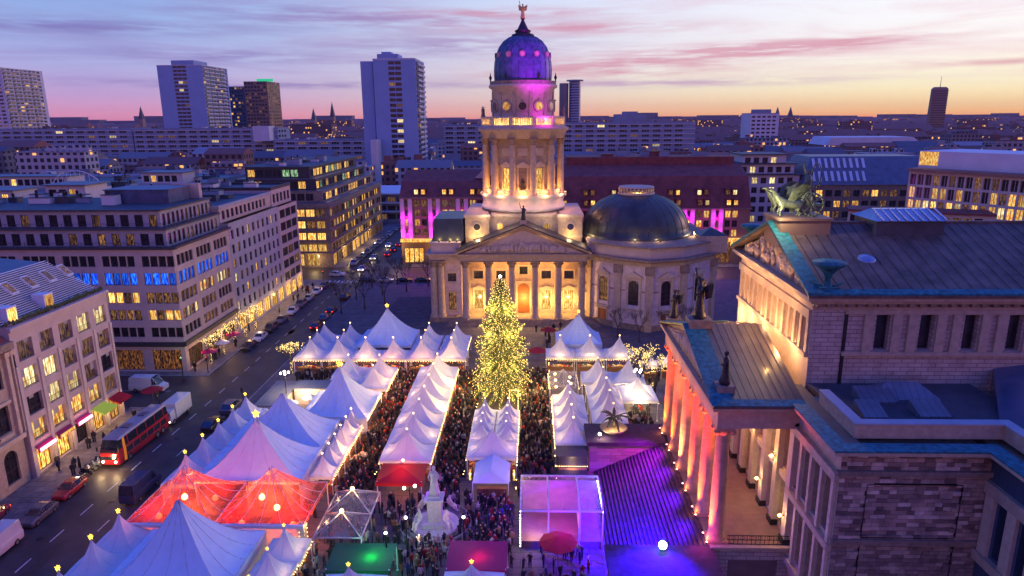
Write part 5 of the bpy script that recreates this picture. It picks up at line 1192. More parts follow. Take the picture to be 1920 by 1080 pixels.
# ================================================================== CONCERT HALL (right)
random.seed(33)
def ashlar(name, c1, c2, w=1.3, h=.42):
    m, t, b = nmat(name)
    g = t.nodes.new('ShaderNodeNewGeometry'); s = t.nodes.new('ShaderNodeSeparateXYZ'); t.links.new(g.outputs['Position'], s.inputs[0])
    a = t.nodes.new('ShaderNodeMath'); a.operation = 'ADD'; t.links.new(s.outputs[0], a.inputs[0]); t.links.new(s.outputs[1], a.inputs[1])
    cb = t.nodes.new('ShaderNodeCombineXYZ'); t.links.new(a.outputs[0], cb.inputs[0]); t.links.new(s.outputs[2], cb.inputs[1])
    br = t.nodes.new('ShaderNodeTexBrick'); br.inputs['Scale'].default_value = 1; br.inputs['Brick Width'].default_value = w; br.inputs['Row Height'].default_value = h
    br.inputs['Mortar Size'].default_value = .03; br.inputs['Color1'].default_value = rgba(c1); br.inputs['Color2'].default_value = rgba(c2); br.inputs['Mortar'].default_value = rgba(tuple(x*.45 for x in c2))
    t.links.new(cb.outputs[0], br.inputs['Vector'])
    n = t.nodes.new('ShaderNodeTexNoise'); n.inputs['Scale'].default_value = .7; n.inputs['Detail'].default_value = 6; t.links.new(g.outputs['Position'], n.inputs['Vector'])
    mx = t.nodes.new('ShaderNodeMix'); mx.data_type = 'RGBA'; mx.blend_type = 'MULTIPLY'; mx.inputs[0].default_value = .8; t.links.new(br.outputs[0], mx.inputs[6])
    cr = t.nodes.new('ShaderNodeValToRGB'); cr.color_ramp.elements[0].position = .3; cr.color_ramp.elements[0].color = (.68,.62,.62,1); cr.color_ramp.elements[1].position = .6; t.links.new(n.outputs[0], cr.inputs[0])
    t.links.new(cr.outputs[0], mx.inputs[7]); t.links.new(mx.outputs[2], b.inputs['Base Color']); b.inputs['Roughness'].default_value = .8
    bp = t.nodes.new('ShaderNodeBump'); bp.inputs['Strength'].default_value = .6; bp.inputs['Distance'].default_value = .04; t.links.new(br.outputs['Fac'], bp.inputs['Height']); bp.invert = True; t.links.new(bp.outputs[0], b.inputs['Normal'])
    return m
M['ashlar'] = ashlar('ashlar_wall', (.56,.45,.37), (.46,.36,.30)); M['ashlar2'] = ashlar('ashlar_wall_weathered', (.34,.27,.22), (.24,.19,.16), 1.1, .36)
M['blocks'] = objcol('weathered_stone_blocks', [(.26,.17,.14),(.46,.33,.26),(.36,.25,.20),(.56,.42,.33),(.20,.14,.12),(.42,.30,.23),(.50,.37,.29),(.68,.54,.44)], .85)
def patchy(m, sc=.35):
    t = m.node_tree; b = t.nodes['Principled BSDF']; old = b.inputs['Base Color'].links[0].from_socket; g = t.nodes.new('ShaderNodeNewGeometry')
    n = t.nodes.new('ShaderNodeTexNoise'); n.inputs['Scale'].default_value = sc; n.inputs['Detail'].default_value = 7; n.inputs['Roughness'].default_value = .7; t.links.new(g.outputs['Position'], n.inputs['Vector'])
    cr = t.nodes.new('ShaderNodeValToRGB'); cr.color_ramp.elements[0].position = .38; cr.color_ramp.elements[0].color = (.55,.52,.55,1); cr.color_ramp.elements[1].position = .58; cr.color_ramp.elements[1].color = (1.1,1.05,1,1); t.links.new(n.outputs[0], cr.inputs[0])
    mx = t.nodes.new('ShaderNodeMix'); mx.data_type = 'RGBA'; mx.blend_type = 'MULTIPLY'; mx.inputs[0].default_value = 1; t.links.new(old, mx.inputs[6]); t.links.new(cr.outputs[0], mx.inputs[7]); t.links.new(mx.outputs[2], b.inputs['Base Color'])
patchy(M['blocks'], .5)
M['blocks_red'] = objcol('cheek_wall_blocks', [(.30,.22,.18),(.34,.25,.20),(.27,.19,.16),(.38,.29,.24)], .85)
KH = thing('concert_hall', (24, 70, 0), 'classical concert hall with a columned portico, copper roofs and grand stairs on the right', 'concert hall')
def kp(name, mb, mts, **k): return part(name, mb, mts, KH, **k)
PZ0 = 4.3
mb = MB(); mb.box(17.0, 24.6, 57.8, 84.2, .1, PZ0); kp('portico_floor', mb, 'floor_stone')
# stairs: each step
stp = MB(); stp.box(-.22, .24, 0, 21.4, 0, .19); stpd = stp.data('step_mesh', 'granite')
for k in range(22): inst('step', stpd, KH, (7.9+.41*k+.22, 57.85, .1+.19*k), 0)
mb = MB(); mb.mesh([(7.9,57.85,.1),(17,57.85,.1),(17,57.85,4.2),(7.9,79.2,.1),(17,79.2,.1),(17,79.2,4.2)],[(0,1,2),(5,4,3),(0,2,5,3)]); kp('stair_core', mb, 'iron')
for (y0, y1) in ((52.6, 57.8), (79.3, 84.6)):
    mb = MB(); mb.box(7.3, 17.0, y0+.12, y1, .1, PZ0-.5); kp('cheek_wall', mb, 'sand_dark')
    mb = MB(); mb.box(6.9, 17.2, y0-.25, y1+.0, PZ0-.5, PZ0); kp('cheek_coping', mb, 'granite')
    me_ = {}
    for r in range(8):
        z = .1+.46*r; x = 7.25 + (.0 if r % 2 else -.0); xs = [7.25]
        while xs[-1] < 16.9: xs.append(min(16.98, xs[-1]+(1.0 if (r % 2 and len(xs) == 1) else random.choice([1.4, 1.7, 2.0]))))
        for a, b in zip(xs, xs[1:]):
            if b-a < .2: continue
            key = round(b-a, 1)
            if key not in me_: q = MB(); q.box(.02, key-.03, random.uniform(-.03, .0), .12, .02, .445); me_[key] = q.data('stone_block_mesh', 'blocks_red')
            inst('stone_block', me_[key], KH, (a, y0, z))
# portico columns (lit orange from below)
kc = MB(); kc.box(-.95,.95,-.95,.95,0,.3); kc.lathe([(.9,.3),(.9,.5),(.78,.62),(.80,.8),(.72,.9),(.72,4),(.66,8),(.60,11.2)], 20)
kc.lathe([(.60,11.2),(.70,11.35),(.70,11.7)], 20); kc.box(-.85,.85,-.8,.8,11.7,12.0)
for s in (-1, 1):
    for u in (-1, 1): kc.tube((u*.72, s*.55-.15, 11.55), (u*.72, s*.55+.15, 11.55), .3, n=8)
kcd = kc.data('portico_column_mesh', 'column_stone')
M['flame'] = emit('red_uplight', (1, .30, .22), 10)
ul = MB(); ul.lathe([(.12,0),(.12,.16),(.16,.18)], 8); ul.lathe([(.12,.19),(.001,.22)], 8, mi=1, cap=False); uld = ul.data('uplight_mesh', ['iron', 'flame'])
for k in range(5): mb = MB(); y_ = 58+5.2*k; mb.box(17.3, 24.4, y_+.03, y_+5.17, PZ0, PZ0+.012); kp('floor_slab', mb, 'floor_stone')
COLY = [58.9+4.66*k for k in range(6)]
for k, y in enumerate(COLY):
    inst('column', kcd, KH, (17.75, y, PZ0))
    for dy in (-.75, .75): inst('uplight', uld, KH, (16.75, y+dy, PZ0))
    lamp((16.0, y-.3, PZ0+.3), 17000, (1, .105, .006) if k != 3 else (1, .30, .10), .12, 70, (17.2, y, PZ0+9), .9); lamp((16.6, y-.4, PZ0+.4), 30, (1, .30, .06), .1)
# portico entablature, ceiling, roof
mb = MB(); mb.box(16.9, 18.6, 58.0, 83.1, 16.35, 18.0); mb.box(18.6, 24.5, 58.0, 59.6, 16.35, 18.0); mb.box(18.6, 24.5, 81.5, 83.1, 16.35, 18.0); kp('architrave', mb, 'sand')
mb = MB(); mb.box(18.6, 24.5, 59.6, 81.5, 16.9, 17.2); kp('portico_ceiling', mb, 'sand_pale')
mb = MB(); mb.box(16.75, 24.5, 57.85, 83.25, 18.0, 18.25); mb.box(16.3, 24.5, 57.4, 83.7, 18.25, 18.6); kp('cornice', mb, 'sand')
for k in range(26):
    mb = MB(); mb.box(16.5, 16.75, 58.2+.98*k, 58.6+.98*k, 18.02, 18.25); kp('dentil', mb, 'sand_pale')
YM = 70.55
mb = MB(); mb.mesh([(17.1,58.2,18.6),(17.1,82.9,18.6),(17.1,YM,22.2),(24.5,58.2,18.6),(24.5,82.9,18.6),(24.5,YM,22.2)],[(0,2,1),(3,4,5)]); kp('pediment', mb, 'sand')
mb = MB()
for k in range(22):
    y = 60.5+20.2*k/21; mx = (1-abs(y-YM)/12.4)*3.4; h = max(.4, mx-.3)
    mb.tube((17.0,y,18.65), (16.9,y+random.uniform(-.4,.4),18.65+h*.75), .26, .2, 6); mb.ball((16.85,y,18.65+h*.88), .17, 6, 4); mb.tube((16.9,y,18.65+h*.6), (16.8,y+random.uniform(-.8,.8),18.65+h*random.uniform(.3,.9)), .1, .07, 4)
kp('pediment_relief', mb, 'sand_pale', stuff=True)
for s in (-1, 1):
    ye = YM+s*13.3; sl = 22.55
    mb = MB(); mb.hexa([(16.2,ye,18.6),(24.55,ye,18.6),(24.55,YM,22.3),(16.2,YM,22.3)],[(16.2,ye,18.85),(24.55,ye,18.85),(24.55,YM,22.55),(16.2,YM,22.55)]) if s > 0 else mb.hexa([(16.2,YM,22.3),(24.55,YM,22.3),(24.55,ye,18.6),(16.2,ye,18.6)],[(16.2,YM,22.55),(24.55,YM,22.55),(24.55,ye,18.85),(16.2,ye,18.85)])
    kp('portico_roof', mb, 'roof_portico')
    def slopebox(x0, x1, t0, t1, dz0, dz1):
        f = lambda t: (ye+(YM-ye)*t, 18.85+3.7*t); (ya, za), (yb, zb) = f(t0), f(t1); q = MB(); q.hexa([(x0,ya,za+dz0),(x1,ya,za+dz0),(x1,yb,zb+dz0),(x0,yb,zb+dz0)],[(x0,ya,za+dz1),(x1,ya,za+dz1),(x1,yb,zb+dz1),(x0,yb,zb+dz1)]); return q
    kp('copper_sheet', slopebox(16.1, 18.3, .0, 1.0, .01, .06), 'copper')
    kp('copper_sheet', slopebox(18.3, 24.55, .0, .07, .01, .06), 'copper')
    for k in range(8): kp('roof_seam', slopebox(18.9+.72*k, 18.96+.72*k, .07, 1, .0, .05), 'roof_portico')
# back wall of the portico with pilasters, tall openings and lamps
O = (24.5, 83.2, 0); wn = []
for k in range(7):
    u = .6+3.45*k
    wn.append((u+.55, u+2.45, PZ0+.4, 9.8, 'lit_dim')); wn.append((u+.55, u+2.45, 10.9, 15.6, 'shop_dark'))
mb = MB(); wallgrid(mb, O, 'W', 25.4, .1, 18.4, wn, .6); kp('hall_wall', mb, 'sand')
for u0, u1, z0, z1, v in wn: window(KH, O, 'W', u0, u1, z0, z1, cols=2, rows=3, pm=v, depth=.6)
for k in range(8):
    u = .05+3.45*k; mb = MB(); fbox(mb, O, 'W', u, u+1.0, 0, .55, PZ0, 16.9); fbox(mb, O, 'W', u-.1, u+1.1, 0, .7, PZ0, PZ0+.6, 1); kp('pilaster', mb, ['sand_pale', 'iron'])
    if k in (2, 4, 5, 6, 7):
        mb = MB(); c = fpt(O,'W',u+.5,.95,7.2 if k % 2 else 11.6); mb.octa(c, .22, 0); mb.tube((c[0]+.4,c[1],c[2]), c, .05, n=4, mi=1); kp('wall_lamp', mb, ['bulb', 'iron']); lamp((c[0]-.25, c[1], c[2]), 90, YEL, .12)
mb = MB(); fbox(mb, O, 'W', 0, 25.4, 0, .3, 10.0, 10.6); kp('string_course', mb, 'sand_pale')
for y in (62, 68, 75): lamp((21.6, y, 14.6), 150, (1, .50, .22), .3)
# near end of the podium: railing, wall and dark opening
mb = MB()
for k in range(14): mb.tube((18.8+.42*k, 58.0, PZ0), (18.8+.42*k, 58.0, PZ0+1.0), .03, n=4)
for z in (PZ0+.1, PZ0+.55, PZ0+1.0): mb.tube((18.6, 58.0, z), (24.4, 58.0, z), .045, n=4)
for k in range(7): 
    c0 = 19.2+.84*k
    for j in range(8): a, b = 2*math.pi*j/8, 2*math.pi*(j+1)/8; mb.tube((c0+.2*math.cos(a),58.0,PZ0+.78+.2*math.sin(a)), (c0+.2*math.cos(b),58.0,PZ0+.78+.2*math.sin(b)), .02, n=3)
kp('railing', mb, 'iron')
mb = MB(); wallgrid(mb, (17.0, 57.6, 0), 'S', 7.4, .1, PZ0+.05, [(1.7, 6.4, .3, 2.9)], .5); kp('podium_wall', mb, 'ashlar'); window(KH, (17.0,57.6,0), 'S', 1.7, 6.4, .3, 2.9, cols=6, rows=2, pm='shop_dark', depth=.5)
mb = MB(); mb.box(16.9, 24.5, 57.35, 57.85, PZ0-.15, PZ0+.12); kp('podium_coping', mb, 'sand')
# wing nearest the camera
wn = [(.9+2.15*k, 2.0+2.15*k, z0, z1) for k in range(4) for z0, z1 in ((10.6, 15.4), (4.0, 9.2))]
O = (24.3, 58.8, 0); mb = MB(); wallgrid(mb, O, 'W', 9.3, .1, 18.3, [(u0-.35, u1+.35, a, b) for u0, u1, a, b in wn], .7); kp('wing_wall', mb, 'sand')
for u0, u1, a, b in wn: window(KH, O, 'W', u0-.35, u1+.35, a, b, cols=2, rows=3, pm=pick([('pane_arch', 5), ('shop_dark', 1)]), depth=.7)
for k in range(5): mb = MB(); fbox(mb, O, 'W', .0+2.15*k, .42+2.15*k, 0, .3, 3.6, 9.6); kp('pier', mb, 'sand_pale'); mb = MB(); fbox(mb, O, 'W', .0+2.15*k, .42+2.15*k, 0, .3, 10.2, 15.8); kp('pier', mb, 'sand_pale')
mb = MB(); fbox(mb, O, 'W', 0, 9.3, 0, .45, 9.6, 10.2); fbox(mb, O, 'W', 0, 9.3, 0, .45, 3.0, 3.6); fbox(mb, O, 'W', -.3, 9.3, 0, .4, 15.8, 16.6); kp('beam', mb, 'sand')
mb = MB(); mb.box(25.2, 35.9, 49.95, 58.5, .1, 18.3); kp('wing_core', mb, 'sand_dark')
# block courses of the near face: each stone its own object, recessed panels framed
bm_ = {}; cnt = 0
def blk(w, pr):
    key = (round(w, 1), pr)
    if key not in bm_:
        q = MB(); q.box(.012, key[0]-.014, -pr, .3, .012, .348); bm_[key] = q.data('stone_block_mesh', 'blocks')
    return bm_[key]
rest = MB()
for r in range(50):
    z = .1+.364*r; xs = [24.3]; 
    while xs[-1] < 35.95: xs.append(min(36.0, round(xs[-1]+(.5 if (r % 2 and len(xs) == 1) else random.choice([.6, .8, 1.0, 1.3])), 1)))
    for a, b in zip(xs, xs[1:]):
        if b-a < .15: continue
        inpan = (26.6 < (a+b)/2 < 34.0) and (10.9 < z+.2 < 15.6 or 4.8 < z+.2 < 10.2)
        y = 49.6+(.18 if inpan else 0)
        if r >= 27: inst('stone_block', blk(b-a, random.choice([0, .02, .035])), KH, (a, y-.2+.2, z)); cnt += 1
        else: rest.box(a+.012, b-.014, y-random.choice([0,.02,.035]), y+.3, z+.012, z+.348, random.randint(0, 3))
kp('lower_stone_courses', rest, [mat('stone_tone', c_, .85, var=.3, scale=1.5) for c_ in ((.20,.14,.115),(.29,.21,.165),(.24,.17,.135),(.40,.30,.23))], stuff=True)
for (a, b, z0, z1) in ((26.6, 34.0, 10.9, 15.6), (26.6, 34.0, 4.8, 10.2)):
    mb = MB()
    for q in ((a-.06, a, z0, z1), (b, b+.06, z0, z1), (a, b, z0-.07, z0), (a, b, z1, z1+.07)): mb.box(q[0]+.0, q[1], 49.54, 49.7, q[2], q[3])
    kp('panel_frame', mb, 'iron')
mb = MB(); mb.box(24.0, 36.0, 49.25, 49.62, 16.5, 16.9); mb.box(24.1, 36.0, 49.4, 49.62, 3.6, 4.2); mb.box(24.1, 36, 49.35, 49.6, 10.25, 10.75); kp('string_course', mb, 'sand_dark')
# return wall toward the camera on the far right
O = (36.0, 49.6, 0); wn = [(1.6+2.5*k, 2.9+2.5*k, z0, z1) for k in range(5) for z0, z1 in ((10.4, 14.8), (3.8, 9.0))]
mb = MB(); wallgrid(mb, O, 'W', 14, .1, 18.3, wn, .7); kp('wing_wall', mb, 'sand')
for u0, u1, a, b in wn: window(KH, O, 'W', u0, u1, a, b, cols=2, rows=3, depth=.7)
for k in range(6): mb = MB(); fbox(mb, O, 'W', .3+2.5*k, 1.3+2.5*k, 0, .3, 10.1, 15.2); kp('pilaster', mb, 'sand_pale')
mb = MB(); fbox(mb, O, 'W', .1, 14, 0, .5, 9.3, 10.1); fbox(mb, O, 'W', .1, 14, 0, .4, 15.2, 16.2); kp('beam', mb, 'sand')
mb = MB(); mb.box(36.8, 75, 35.6, 62.5, .1, 18.3); kp('wing_core', mb, 'sand_dark')
# wing cornice with copper gutter, parapet, roof
def Lring(o0, o1, z0, z1, mt, nm):
    x0, x1, yn, yf = 24.3, 36.0, 49.6, 58.2
    mb = MB()
    mb.box(x0-o0, x0-o1, yn-o0, yf, z0, z1); mb.box(x0-o1, x1-o0, yn-o0, yn-o1, z0, z1); mb.box(x1-o0, x1-o1, 35.0, yn-o1, z0, z1); kp(nm, mb, mt)
Lring(.35, -.6, 18.3, 18.55, 'sand_dark', 'cornice'); Lring(.95, -.6, 18.55, 18.85, 'sand', 'cornice'); Lring(1.0, -.4, 18.85, 19.0, 'copper', 'copper_gutter')
Lring(-1.6, -2.3, 18.8, 20.0, 'sand', 'parapet'); Lring(-1.5, -2.4, 20.0, 20.15, 'grey_stone', 'parapet_coping')
mb = MB(); mb.box(26.6, 42, 52, 62.6, 18.6, 18.95); mb.box(24.7, 26.0, 50.2, 62.6, 18.6, 18.86); kp('flat_roof', mb, 'roof_dark')
mb = MB(); mb.mesh([(38,36,19.0),(38,52,19.0),(44,62.7,20.5),(75,62.7,25),(75,36,22)],[(0,4,3,2,1)]); mb.mesh([(38,52,19.0),(44,62.7,20.5),(44,62.7,18.6),(38,52,18.6)],[(0,1,2,3)]); kp('wing_roof', mb, 'glass_blue')
M['roof_blue'] = seamed('blue_sheet_roof', (.05,.085,.14), 1, .9, .4, .2, width=.05, dark=.6, var=.2); KH.children[-1].data.materials[0] = M['roof_blue']
for (x, y, w) in ((29.5, 57.6, 3.2), (33.0, 54.6, 2.6), (28.2, 54.4, 2.0)):
    mb = MB(); mb.hexa([(x,y,18.95),(x+w,y,18.95),(x+w,y+2.2,18.95),(x,y+2.2,18.95)],[(x,y,19.2),(x+w,y,19.2),(x+w,y+2.2,19.9),(x,y+2.2,19.9)],0); kp('roof_hatch', mb, 'roof_grey')
mb = MB(); mb.mesh([(31,58.5,19),(37,58.5,19),(37,61.5,19),(31,61.5,19),(32.5,60,20.2),(35.5,60,20.2)],[(0,1,5,4),(1,2,5),(2,3,4,5),(3,0,4)]); kp('skylight', mb, 'roof_grey')
# upper block
O = (26.5, 85.6, 0); mb = MB(); wn = [(1.55+1.62*k, 2.45+1.62*k, 21.9, 25.3) for k in range(13)]
wallgrid(mb, O, 'W', 22.8, 17.5, 27.0, wn, .8); kp('upper_wall', mb, 'sand_pale')
for u0, u1, a, b in wn: window(KH, O, 'W', u0, u1, a, b, cols=1, rows=1, fm='wood', pm='wood', depth=.8)
for k in range(14): mb = MB(); fbox(mb, O, 'W', .9+1.62*k, 1.45+1.62*k, 0, .22, 21.9, 25.3); kp('pier', mb, 'sand')
mb = MB(); fbox(mb, O, 'W', .2, 22.6, 0, .3, 25.3, 26.2); kp('beam', mb, 'sand'); mb = MB(); fbox(mb, O, 'W', .2, 22.6, 0, .35, 21.5, 21.9); kp('string_course', mb, 'sand')
O = (26.5, 62.8, 0); wn = [(6.0+4.1*k, 7.3+4.1*k, 22.3, 25.8) for k in range(10)]
mb = MB(); wallgrid(mb, O, 'S', 46, 17.5, 27.0, wn, .7); kp('upper_wall', mb, 'ashlar')
for u0, u1, a, b in wn: window(KH, O, 'S', u0, u1, a, b, cols=1, rows=1, depth=.7)
for k in range(11):
    for du in (0, 1.45):
        if k == 0 and du == 0: continue
        mb = MB(); fbox(mb, O, 'S', 3.35+4.1*k+du-.0, 4.2+4.1*k+du, 0, .28, 22.2, 25.9); kp('pilaster', mb, 'sand')
mb = MB(); fbox(mb, O, 'S', 3.0, 46, 0, .35, 21.8, 22.2); fbox(mb, O, 'S', 3.0, 46, 0, .2, 25.9, 26.3); kp('string_course', mb, 'sand')
mb = MB(); fbox(mb, O, 'S', 3.0, 3.3, 0, .12, 17.8, 26.0); kp('downpipe', mb, 'iron')
mb = MB(); mb.box(26.4, 72.6, 62.7, 63.2, 26.3, 26.6); kp('frieze', mb, 'sand')
mb = MB(); mb.box(26.0, 72.6, 62.2, 86.2, 27.0, 27.35); mb.box(25.6, 72.6, 61.8, 86.6, 27.35, 27.7); kp('cornice', mb, 'sand')
for k in range(48): mb = MB(); mb.box(26.6+.95*k, 27.0+.95*k, 62.3, 62.75, 26.65, 26.98); kp('dentil', mb, 'sand_dark')
YU, ZR = 74.2, 32.6
mb = MB(); mb.mesh([(26.6,62.6,27.7),(26.6,85.8,27.7),(26.6,YU,ZR-.3),(72,62.6,27.7),(72,85.8,27.7),(72,YU,ZR-.3)],[(0,2,1),(3,4,5)]); kp('pediment', mb, 'sand_pale')
mb = MB()
for k in range(44):
    y = 64.2+20*random.random(); mx = (1-abs(y-YU)/11.9)*4.6
    if mx < .7: continue
    z0 = 27.75+random.uniform(0, max(0, mx-1.6)); h = min(1.7, mx-(z0-27.75))
    mb.tube((26.5,y,z0), (26.35,y+random.uniform(-.4,.4),z0+h*.7), .27, .2, 6); mb.ball((26.3,y,z0+h*.86), .18, 6, 4); mb.tube((26.4,y,z0+h*.6), (26.2,y+random.uniform(-.9,.9),z0+h*random.uniform(.2,.9)), .1, .07, 4)
kp('pediment_relief', mb, 'sand_pale', stuff=True)
for s in (-1, 1):
    ye = YU+s*12.6
    def sb(x0, x1, t0, t1, d0, d1, mi=0):
        f = lambda t: (ye+(YU-ye)*t, 27.7+(ZR-27.7)*t); (ya, za), (yb, zb) = f(t0), f(t1); q = MB(); q.hexa([(x0,ya,za+d0),(x1,ya,za+d0),(x1,yb,zb+d0),(x0,yb,zb+d0)],[(x0,ya,za+d1),(x1,ya,za+d1),(x1,yb,zb+d1),(x0,yb,zb+d1)]); return q
    kp('roof', sb(25.5, 72.8, 0, 1, 0, .25), 'roof_konz'); kp('copper_sheet', sb(25.4, 26.9, .0, 1, .26, .5), 'copper'); kp('copper_sheet', sb(26.9, 72.8, .0, .06, .26, .42), 'copper')
    if s < 0:
        for k in range(40): kp('roof_seam', sb(27.5+1.12*k, 27.57+1.12*k, .06, .99, .25, .31), 'roof_konz')
mb = MB(); mb.box(26.2, 72.8, YU-.25, YU+.25, ZR+.1, ZR+.4); kp('roof_ridge', mb, 'roof_konz')
mb = MB(); mb.box(35.8, 42.8, 71.6, 76.6, 31.2, 33.4, 0); mb.hexa([(35.6,71.3,33.4),(43,71.3,33.4),(43,76.9,33.4),(35.6,76.9,33.4)],[(36.4,73.9,34.4),(42.2,73.9,34.4),(42.2,74.3,34.4),(36.4,74.3,34.4)],1); kp('roof_light', mb, ['roof_dark', 'pane_sky'])
for k in range(9): mb = MB(); x = 36.3+.8*k; mb.hexa([(x,71.25,33.42),(x+.12,71.25,33.42),(x+.12,73.9,34.38),(x,73.9,34.38)],[(x,71.2,33.55),(x+.12,71.2,33.55),(x+.12,73.9,34.5),(x,73.9,34.5)]); kp('glazing_bar', mb, 'frame_white')
mb = MB(); sy = 67.8; mb.lathe([(1.0,0),(1.0,.12),(.8,.45),(.4,.62),(.01,.68)], 16, (0,0)); me_ = mb.data('roof_dome_mesh', 'pane_sky'); o = inst('roof_dome', me_, KH, (33.2, 67.6, 29.95)); o.rotation_euler = (R(21), 0, 0); o.scale = (1, .9, 1)
ac = MB(); ac.lathe([(.6,0),(.35,.4),(.25,1.0),(.4,1.4),(.9,2.0),(1.5,2.35),(1.55,2.6),(.2,2.7)], 14); ac.box(-.9,.9,-.6,.6,-.3,.25)
for sgn in (-1, 1):
    for k in range(3): ac.tube((sgn*.3,0,.2), (sgn*(.9+.35*k),0,.25+.2*k), .13, .06, 5)
acd = ac.data('acroterion_mesh', 'copper')
for (x, y, z) in ((27.6, 62.9, 28.3), (27.6, 85.4, 28.3)): inst('acroterion', acd, KH, (x, y, z))
ar = lamp
for y in (66, 70.5, 75, 80, 84): lamp((24.9, y, 20.0+2.6*(1-abs(y-70.5)/13)), 380, (1, .52, .22), .2)
for y in (67, 72, 77, 82): lamp((24.4, y, 26.6), 190, (1, .5, .2), .15)
lamp((22.6, 62.6, 20.6), 26, YEL, .15)

# statues standing on the hall
mb = MB(); mb.box(16.6, 19.0, YM-1.1, YM+1.1, 22.3, 23.2); kp('statue_plinth', mb, 'sand_dark')
def statue(loc, h, lab, arm=1, wings=False, mt='darkbronze', rz=-math.pi/2, beast=False):
    mb = robed('statue', mt, h, arm, wings)
    return single('statue', mb, mt, loc, lab, 'statue', rz=rz, local=True)
mb = MB(); mb.box(17.0, 18.6, 83.0-.8, 83.0+.8, 18.7, 19.6); kp('statue_plinth', mb, 'sand_dark'); mb = MB(); mb.box(17.0, 18.6, 59.0, 60.6, 18.7, 20.0); kp('statue_plinth', mb, 'sand_dark')
statue((17.8, YM, 23.2), 4.4, 'tall dark statue on the peak of the portico gable', 1, True)
statue((17.8, 83.0, 19.6), 3.6, 'dark winged statue on the far corner of the portico roof', 0, True)
statue((17.8, 59.8, 20.0), 3.2, 'dark statue on the near corner of the portico roof', 0)
# bronze chariot group on its plinth
mb = MB(); mb.box(26.0, 31.2, YU-2.4, YU+2.4, 30.6, 33.4); mb.box(25.8, 31.4, YU-2.6, YU+2.6, 33.4, 33.65); kp('chariot_plinth', mb, 'brown')
ch = thing('bronze_chariot_group', (28.6, YU, 33.65), 'green bronze chariot with a standing god and two winged griffins on the hall roof', 'sculpture')
for s in (-1, 1):
    mb = MB(); c = (29.6, YU+s*1.0, 34.9)
    for j in range(20):
        a, b = 2*math.pi*j/20, 2*math.pi*(j+1)/20; mb.tube((c[0]+1.2*math.cos(a),c[1],c[2]+1.2*math.sin(a)), (c[0]+1.2*math.cos(b),c[1],c[2]+1.2*math.sin(b)), .13, n=5)
    for j in range(8): a = 2*math.pi*j/8; mb.tube(c, (c[0]+1.15*math.cos(a),c[1],c[2]+1.15*math.sin(a)), .06, n=4)
    part('wheel', mb, 'bronze', ch)
mb = MB(); mb.box(28.6, 30.9, YU-.8, YU+.8, 34.7, 34.95); mb.lathe([(.95,34.95),(1.0,36.2),(1.05,36.3)], 12, (29.3, YU), 0, True, math.pi*.45, math.pi*1.55, cap=False); part('chariot_body', mb, 'bronze', ch)
fg = robed('g', 'bronze', 3.6, 1); o = part('figure', fg, 'bronze', ch, world=False); o.location = (.8, 0, 1.3); o.rotation_euler = (0, 0, -math.pi/2)
mb = MB()
for j in range(18):
    a, b = 2*math.pi*j/18, 2*math.pi*(j+1)/18; mb.tube((30.2, YU+1.15*math.cos(a), 37.9+1.3*math.sin(a)), (30.2, YU+1.15*math.cos(b), 37.9+1.3*math.sin(b)), .07, n=4)
part('halo', mb, 'bronze', ch)
gV = [(0,0,1.35),(-.9,0,1.5),(-1.5,0,2.0),(-1.9,0,2.7),(-2.2,0,2.9),(-2.55,0,2.75), (.8,0,1.3),(1.4,0,1.7),(1.7,0,2.3)]
gE = [(0,1),(1,2),(2,3),(3,4),(4,5),(0,6),(6,7),(7,8)]; gR = [.5,.52,.36,.24,.24,.10,.42,.09,.07]
for s in (-1, 1):
    b = len(gV); gV += [(-.95,s*.3,1.0),(-1.25,s*.32,.55),(-1.1,s*.32,.08)]; gE += [(1,b),(b,b+1),(b+1,b+2)]; gR += [.2,.11,.1]
    b = len(gV); gV += [(.85,s*.3,.95),(.6,s*.32,.7),(.95,s*.32,.4),(.8,s*.32,.06)]; gE += [(6,b),(b,b+1),(b+1,b+2),(b+2,b+3)]; gR += [.24,.15,.09,.1]
gm = skinmesh('griffin_mesh', gV, gE, gR, 1, ['bronze'])
for s in (-1, 1):
    o = part('griffin', gm, None, ch, world=False); o.location = (-1.2, s*1.0, 0); o.rotation_euler = (0, 0, 0)
    mb = MB(); y = YU+s*1.0
    for t_ in (-1, 1):
        mb.mesh([(26.9,y+t_*.3,35.4),(27.6,y+t_*.35,35.3),(29.0,y+t_*1.0,37.0),(28.2,y+t_*.9,37.2),(27.2,y+t_*.7,36.6)],[(0,1,2,3,4),(4,3,2,1,0)])
    part('wing', mb, 'bronze', ch)
mb = MB(); mb.tube((26.2,YU-1,35.6), (29.0,YU-.2,36.3), .04, n=4); mb.tube((26.2,YU+1,35.6), (29.0,YU+.2,36.3), .04, n=4); part('reins', mb, 'bronze', ch)
lamp((25.2, YU-3.4, 34.6), 620, (1, .84, .5), .15)
